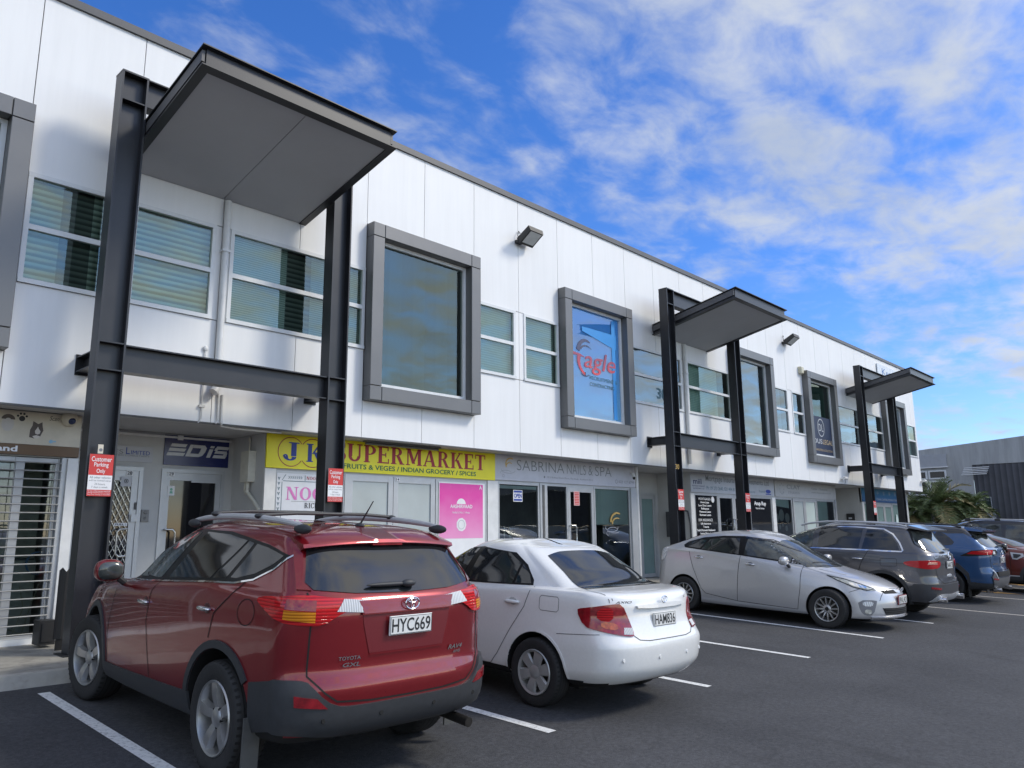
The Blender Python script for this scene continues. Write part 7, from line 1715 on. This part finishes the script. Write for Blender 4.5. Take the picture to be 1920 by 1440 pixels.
def blue_suv():
    t = car('parked_car', 'blue SUV with black roof, grey lower bumper and red tail lamps, beside the grey one')
    PNT = paint('blue', (.022, .075, .19), metal=.4, rough=.34); ROOF = paint('black', (.012, .012, .014), metal=.2)
    lv = suv_levels(.925, -.97, 3.60, 1.69, 1.21, 0, -.50, 2.0)
    ar = [(0, .38), (2.69, .38)]
    body, bv = body_from(lv, ar, .43, M_WELL, PNT, t, zblack=.42)
    both = lambda pts, *a, **k: shell(bv, pts, *a, mirror=True, **k)
    for (yc, zc) in ar: both([(-.9, yc + p, zc + q_) for p, q_ in ((-.50, -.06), (-.46, .28), (-.26, .49), (.26, .49), (.46, .28), (.50, -.06), (.43, -.06), (.41, .2), (.22, .40), (-.22, .40), (-.41, .2), (-.43, -.06))], 180, .016, M_PLASTIC, 'arch_cladding', t, rnd=0, res=.05)
    both([(-.9, .42, .30), (-.9, 2.3, .28), (-.9, 2.28, .44), (-.9, .42, .45)], 180, .012, M_PLASTIC, 'sill_cladding', t, rnd=0)
    both([(-.8, 1.12, 1.22), (-.8, 1.98, 1.17), (-.8, 1.45, 1.48), (-.8, 1.12, 1.57)], 180, .006, M_CARGLASS, 'front_side_window', t, rnd=0)
    both([(-.8, .32, 1.235), (-.8, 1.06, 1.22), (-.8, 1.0, 1.575), (-.8, .26, 1.57)], 180, .006, M_CARGLASS, 'rear_side_window', t, rnd=0)
    both([(-.8, -.05, 1.25), (-.8, .26, 1.24), (-.8, .20, 1.565), (-.8, .08, 1.555), (-.8, -.19, 1.35), (-.8, -.16, 1.27)], 180, .006, M_CARGLASS, 'quarter_window', t, rnd=1)
    both([(-.8, 1.0, 1.595), (-.8, .3, 1.585), (-.8, -.05, 1.515), (-.8, -.36, 1.53), (-.8, -.6, 1.40), (-.8, -.80, 1.25), (-.8, -.83, 1.27), (-.8, -.62, 1.46), (-.8, -.45, 1.60), (-.8, 0, 1.70), (-.8, 1.0, 1.72)], 180, .004, ROOF, 'roof_side_trim', t, rnd=0)
    shell(bv, [(-.68, -.48, 0), (.68, -.48, 0), (.70, .3, 0), (.62, 1.2, 0), (-.62, 1.2, 0), (-.70, .3, 0)], 'top', .003, ROOF, 'black_roof', t, rnd=0)
    shell(bv, [(-.60, -.9, 1.24), (.60, -.9, 1.24), (.68, -.9, 1.30), (.60, -.6, 1.56), (-.60, -.6, 1.56), (-.68, -.9, 1.30)], -90, .006, M_CARGLASS2, 'rear_window', t, rnd=0)
    q = MB(); q.hexa([(-.62, -.72, 1.575), (.62, -.72, 1.575), (.64, -.36, 1.60), (-.64, -.36, 1.60), (-.60, -.74, 1.605), (.60, -.74, 1.605), (.58, -.36, 1.68), (-.58, -.36, 1.68)]); sp_ = q.build('spoiler', PNT, t, smooth=True)
    q = MB(); q.hexa([(-.56, -.70, 1.53), (.56, -.70, 1.53), (.60, -.5, 1.53), (-.60, -.5, 1.53), (-.56, -.70, 1.572), (.56, -.70, 1.572), (.60, -.5, 1.572), (-.60, -.5, 1.572)]); q.build('spoiler_underside', M_GAP, sp_)
    for s_ in (-1, 1):
        S_ = lambda p: [(s_ * x, y, z) for x, y, z in p]; v_ = -128 if s_ < 0 else -52
        a = shell(bv, S_([(.36, -.93, 1.185), (.60, -.93, 1.185), (.80, -.86, 1.19), (.92, -.62, 1.155), (.925, -.36, 1.03), (.925, -.55, 1.03), (.86, -.80, 1.06), (.66, -.93, 1.075), (.44, -.93, 1.075)]), v_, .012, M_GAP, 'tail_lamp', t, rnd=0, res=.035)
        shell(bv, S_([(.58, -.93, 1.175), (.80, -.86, 1.18), (.91, -.62, 1.14), (.92, -.50, 1.08), (.86, -.78, 1.075), (.68, -.92, 1.085)]), v_, .0145, M_REDLENS, 'brake_lens', a, rnd=0, res=.03)
        shell(bv, S_([(.50, -.93, 1.15), (.60, -.93, 1.15), (.62, -.93, 1.09), (.50, -.93, 1.09)]), v_, .0145, M_CLEAR, 'reversing_lens', a, rnd=0, res=.03)
        q = MB(); ribbon(q, bv, S_([(.34, -.93, 1.19), (.40, -.93, 1.12), (.46, -.93, 1.07), (.56, -.93, 1.07)]), -90, .028, .018); q.build('chrome_hook', M_CHROME, a)
        shell(bv, S_([(.52, -.93, .56), (.72, -.9, .58), (.72, -.9, .545), (.54, -.93, .53)]), v_, .034, M_DARKRED, 'reflector', t, rnd=0)
    wrap(bv, lv[3], lambda x, y: .32, lambda x, y: .46 if y < -.6 else .47, .010, M_PLASTIC, 'lower_bumper', t, ymax=-.43, nz=4)
    shell(bv, [(-.74, -.95, .60), (-.66, -.95, .72), (-.56, -.95, .58), (.56, -.95, .58), (.66, -.95, .72), (.74, -.95, .60), (.66, -.95, .40), (.5, -.95, .36), (-.5, -.95, .36), (-.66, -.95, .40)], -90, .028, mat('grey_bumper', (.13, .13, .135), rough=.45, metal=.3), 'bumper_guard', t, rnd=0)
    shell(bv, [(-.56, -.95, .71), (.56, -.95, .71), (.52, -.95, .605), (-.52, -.95, .605)], -90, .034, M_GAP, 'bumper_step', t, rnd=0)
    q = MB(); ribbon(q, bv, [(-.70, -.95, .75), (-.54, -.95, .56)], -90, .03, .032, True); q.build('bumper_bar', M_RAIL, t)
    q = MB(); q.tube([(.5, -.85, .33), (.5, -1.0, .32)], .04, 14); q.tube([(-.5, -.85, .33), (-.5, -1.0, .32)], .04, 14); q.build('exhaust', M_CHROME, t, smooth=True)
    q = MB(); ribbon(q, bv, [(-.68, -.93, 1.24), (-.70, -.93, 1.0), (-.68, -.93, .80), (-.56, -.93, .735), (.56, -.93, .735), (.68, -.93, .80), (.70, -.93, 1.0), (.68, -.93, 1.24)], -90, .010, .003); q.build('panel_gaps', M_GAP, t)
    y0 = project(bv, Vector((0, -3, .95)), Vector((0, 1, 0)), 0)[0].y
    plate(t, 'MXL28', y0 - .012, .96); emblem(t, y0 - .015, 1.125, .06); badge(t, 'RAV4', -.62, .865, -.42, .90, 0, bvh=bv)
    q = MB(); q.ell((.12, -.88, 1.285), (.20, .03, .016), 14, 8); q.build('rear_wiper', M_PLASTIC, t, smooth=True)
    q = MB(); q.ell((0, -.30, 1.70), (.03, .09, .05), 12, 8); q.build('aerial', ROOF, t, smooth=True)
    for s_ in (-1, 1):
        q = MB(); q.tube([(s_ * .60, -.3, 1.66), (s_ * .60, -.1, 1.71), (s_ * .58, 1.0, 1.72), (s_ * .57, 1.2, 1.67)], .018, 8); q.build('roof_rail', M_PLASTIC, t, smooth=True)
    handle(t, bv, (.35, 1.05), PNT, .20); mirror_part(t, 1.0, 1.9, 1.2, PNT)
    for y in (0, 2.69):
        for s_ in (-1, 1): wheel(t, s_ * .795, y, .36, .363, .235, .235, 'five', s_, 0, M_ALLOYDK)
    for s_ in (-1, 1):
        q = MB(); q.box(s_ * .8 - .11, s_ * .8 + .11, -.45, -.435, .14, .44); q.build('mud_flap', M_GAP, t)
    q = MB(); q.box(-.62, .62, -.35, 3.0, .24, .5); q.build('underbody', M_WELL, t)
    return t
c_blue = blue_suv(); place_car(c_blue, 20.12, 5.1, 0, .97)

def red_brown_suv():
    t = car('parked_car', 'small copper brown crossover with silver roof edge, nose out beyond the blue SUV')
    PNT = paint('copper', (.13, .022, .014), metal=.4, rough=.35)
    lv = suv_levels(.91, -.75, 3.50, 1.56, 1.13, 0, -.50, 2.1, hood=1.05)
    ar = [(0, .35), (2.67, .35)]
    body, bv = body_from(lv, ar, .405, M_WELL, PNT, t, zblack=.36)
    both = lambda pts, *a, **k: shell(bv, pts, *a, mirror=True, **k)
    for (yc, zc) in ar: both(ring_pts(-.9, yc, zc, .49, -12, 192) + ring_pts(-.9, yc, zc, .406, 192, -12), 180, .014, M_PLASTIC, 'arch_cladding', t, rnd=0, res=.05)
    both([(-.9, .42, .26), (-.9, 2.25, .26), (-.9, 2.25, .42), (-.9, .42, .42)], 180, .012, M_PLASTIC, 'sill_cladding', t, rnd=0)
    q = MB(); ribbon(q, bv, [(-.9, .5, .43), (-.9, 2.2, .43)], 180, .03, .016, True); q.build('sill_strip', M_RAIL, t)
    both([(-.8, -.55, 1.19), (-.8, .8, 1.17), (-.8, 2.0, 1.13), (-.8, 1.52, 1.36), (-.8, 1.2, 1.45), (-.8, .3, 1.47), (-.8, -.45, 1.42)], 180, .005, M_CARGLASS, 'side_window', t, rnd=0)
    q = MB(); ribbon(q, bv, [(-.8, -.6, 1.15), (-.8, .8, 1.14), (-.8, 2.15, 1.10)], 180, .03, .008, True); q.build('chrome_strip', M_CHROME, t)
    shell(bv, [(-.68, 2.5, 1.17), (.68, 2.5, 1.17), (.58, 1.7, 1.43), (-.58, 1.7, 1.43)], 90, .006, M_CARGLASS2, 'windscreen', t, rnd=0)
    shell(bv, [(-.62, -.48, 0), (.62, -.48, 0), (.60, 1.25, 0), (-.60, 1.25, 0)], 'top', .004, paint('roof_silver', (.45, .45, .46), metal=.5), 'roof_panel', t, rnd=0)
    for s_ in (-1, 1):
        q = MB(); q.tube([(s_ * .60, -.4, 1.52), (s_ * .60, -.2, 1.575), (s_ * .58, .9, 1.58), (s_ * .57, 1.1, 1.53)], .017, 8); q.build('roof_rail', M_RAIL, t, smooth=True)
    both([(-.9, 2.02, 1.02), (-.9, 2.30, 1.0), (-.9, 2.32, .93), (-.9, 2.16, .84), (-.9, 2.06, .85)], 180, .012, M_RAIL, 'side_scuttle', t, rnd=0)
    both([(-.9, 2.08, .985), (-.9, 2.24, .975), (-.9, 2.25, .94), (-.9, 2.16, .88), (-.9, 2.09, .885)], 180, .016, M_PLASTIC, 'scuttle_insert', t, rnd=0)
    for s_ in (-1, 1): shell(bv, [(s_ * .55, 3.4, .95), (s_ * .82, 3.2, .95), (s_ * .82, 3.2, .74), (s_ * .56, 3.4, .72)], 60 if s_ > 0 else 120, .012, M_HEAD, 'headlamp', t, rnd=2)
    q = MB(); ribbon(q, bv, [(-.9, 1.0, 1.14), (-.9, 1.0, .44)], 180, .009, .003, True); ribbon(q, bv, [(-.9, 2.0, 1.1), (-.9, 2.02, .44)], 180, .009, .003, True); q.build('panel_gaps', M_GAP, t)
    mirror_part(t, .99, 1.92, 1.16, ROOFBLK)
    for y in (0, 2.67):
        for s_ in (-1, 1): wheel(t, s_ * .785, y, .337, .34, .22, .23, 'ten', s_, 0, M_ALLOYDK)
    q = MB(); q.box(-.6, .6, -.35, 3.0, .2, .45); q.build('underbody', M_WELL, t)
    return t
ROOFBLK = paint('black', (.012, .012, .014), metal=.2)
c_mini = red_brown_suv(); place_car(c_mini, 24.15, 6.62, R(180), .98)

def black_suv():
    t = car('parked_car', 'tall black SUV with silver roof rail, farthest in the row')
    PNT = ROOFBLK
    lv = suv_levels(.96, -1.0, 3.75, 1.82, 1.25, 0, -.62, 2.2, hood=1.15)
    ar = [(0, .39), (2.85, .39)]
    body, bv = body_from(lv, ar, .44, M_WELL, PNT, t, zblack=.42)
    both = lambda pts, *a, **k: shell(bv, pts, *a, mirror=True, **k)
    for (a, b) in ((1.25, 2.0), (.32, 1.17), (-.5, .24)):
        both([(-.8, a, 1.28), (-.8, b, 1.28 if b < 2 else 1.25), (-.8, b - (.45 if b == 2.0 else .03), 1.68 if b < 2 else 1.55), (-.8, a + .03 + (.1 if a < 0 else 0), 1.69)], 180, .006, M_CARGLASS2, 'side_window', t, rnd=0)
    shell(bv, [(-.68, -.9, 1.30), (.68, -.9, 1.30), (.62, -.6, 1.68), (-.62, -.6, 1.68)], -90, .006, M_CARGLASS, 'rear_window', t, rnd=0)
    for s_ in (-1, 1):
        q = MB(); q.tube([(s_ * .68, -.45, 1.76), (s_ * .68, -.25, 1.83), (s_ * .66, 1.2, 1.83), (s_ * .65, 1.42, 1.75)], .022, 8); o = q.build('roof_rail', M_RAIL, t, smooth=True)
        q = MB()
        for y in (-.3, .45, 1.25): q.box(s_ * .67 - .025, s_ * .67 + .025, y - .07, y + .07, 1.74, 1.85)
        q.build('rail_foot', M_PLASTIC, o)
        shell(bv, [(s_ * .62, -.95, 1.2), (s_ * .93, -.7, 1.2), (s_ * .93, -.7, .95), (s_ * .7, -.95, .95)], -128 if s_ < 0 else -52, .012, M_DARKRED, 'tail_lamp', t, rnd=1)
    handle(t, bv, (.35, 1.1), M_CHROME, .2); mirror_part(t, 1.05, 2.05, 1.28, PNT)
    for y in (0, 2.85):
        for s_ in (-1, 1): wheel(t, s_ * .82, y, .38, .385, .24, .25, 'five', s_, 0, M_ALLOY)
    q = MB(); q.box(-.62, .62, -.4, 3.0, .24, .5); q.build('underbody', M_WELL, t)
    return t
c_black = black_suv(); place_car(c_black, 28.0, 5.25, 0, 1.0)
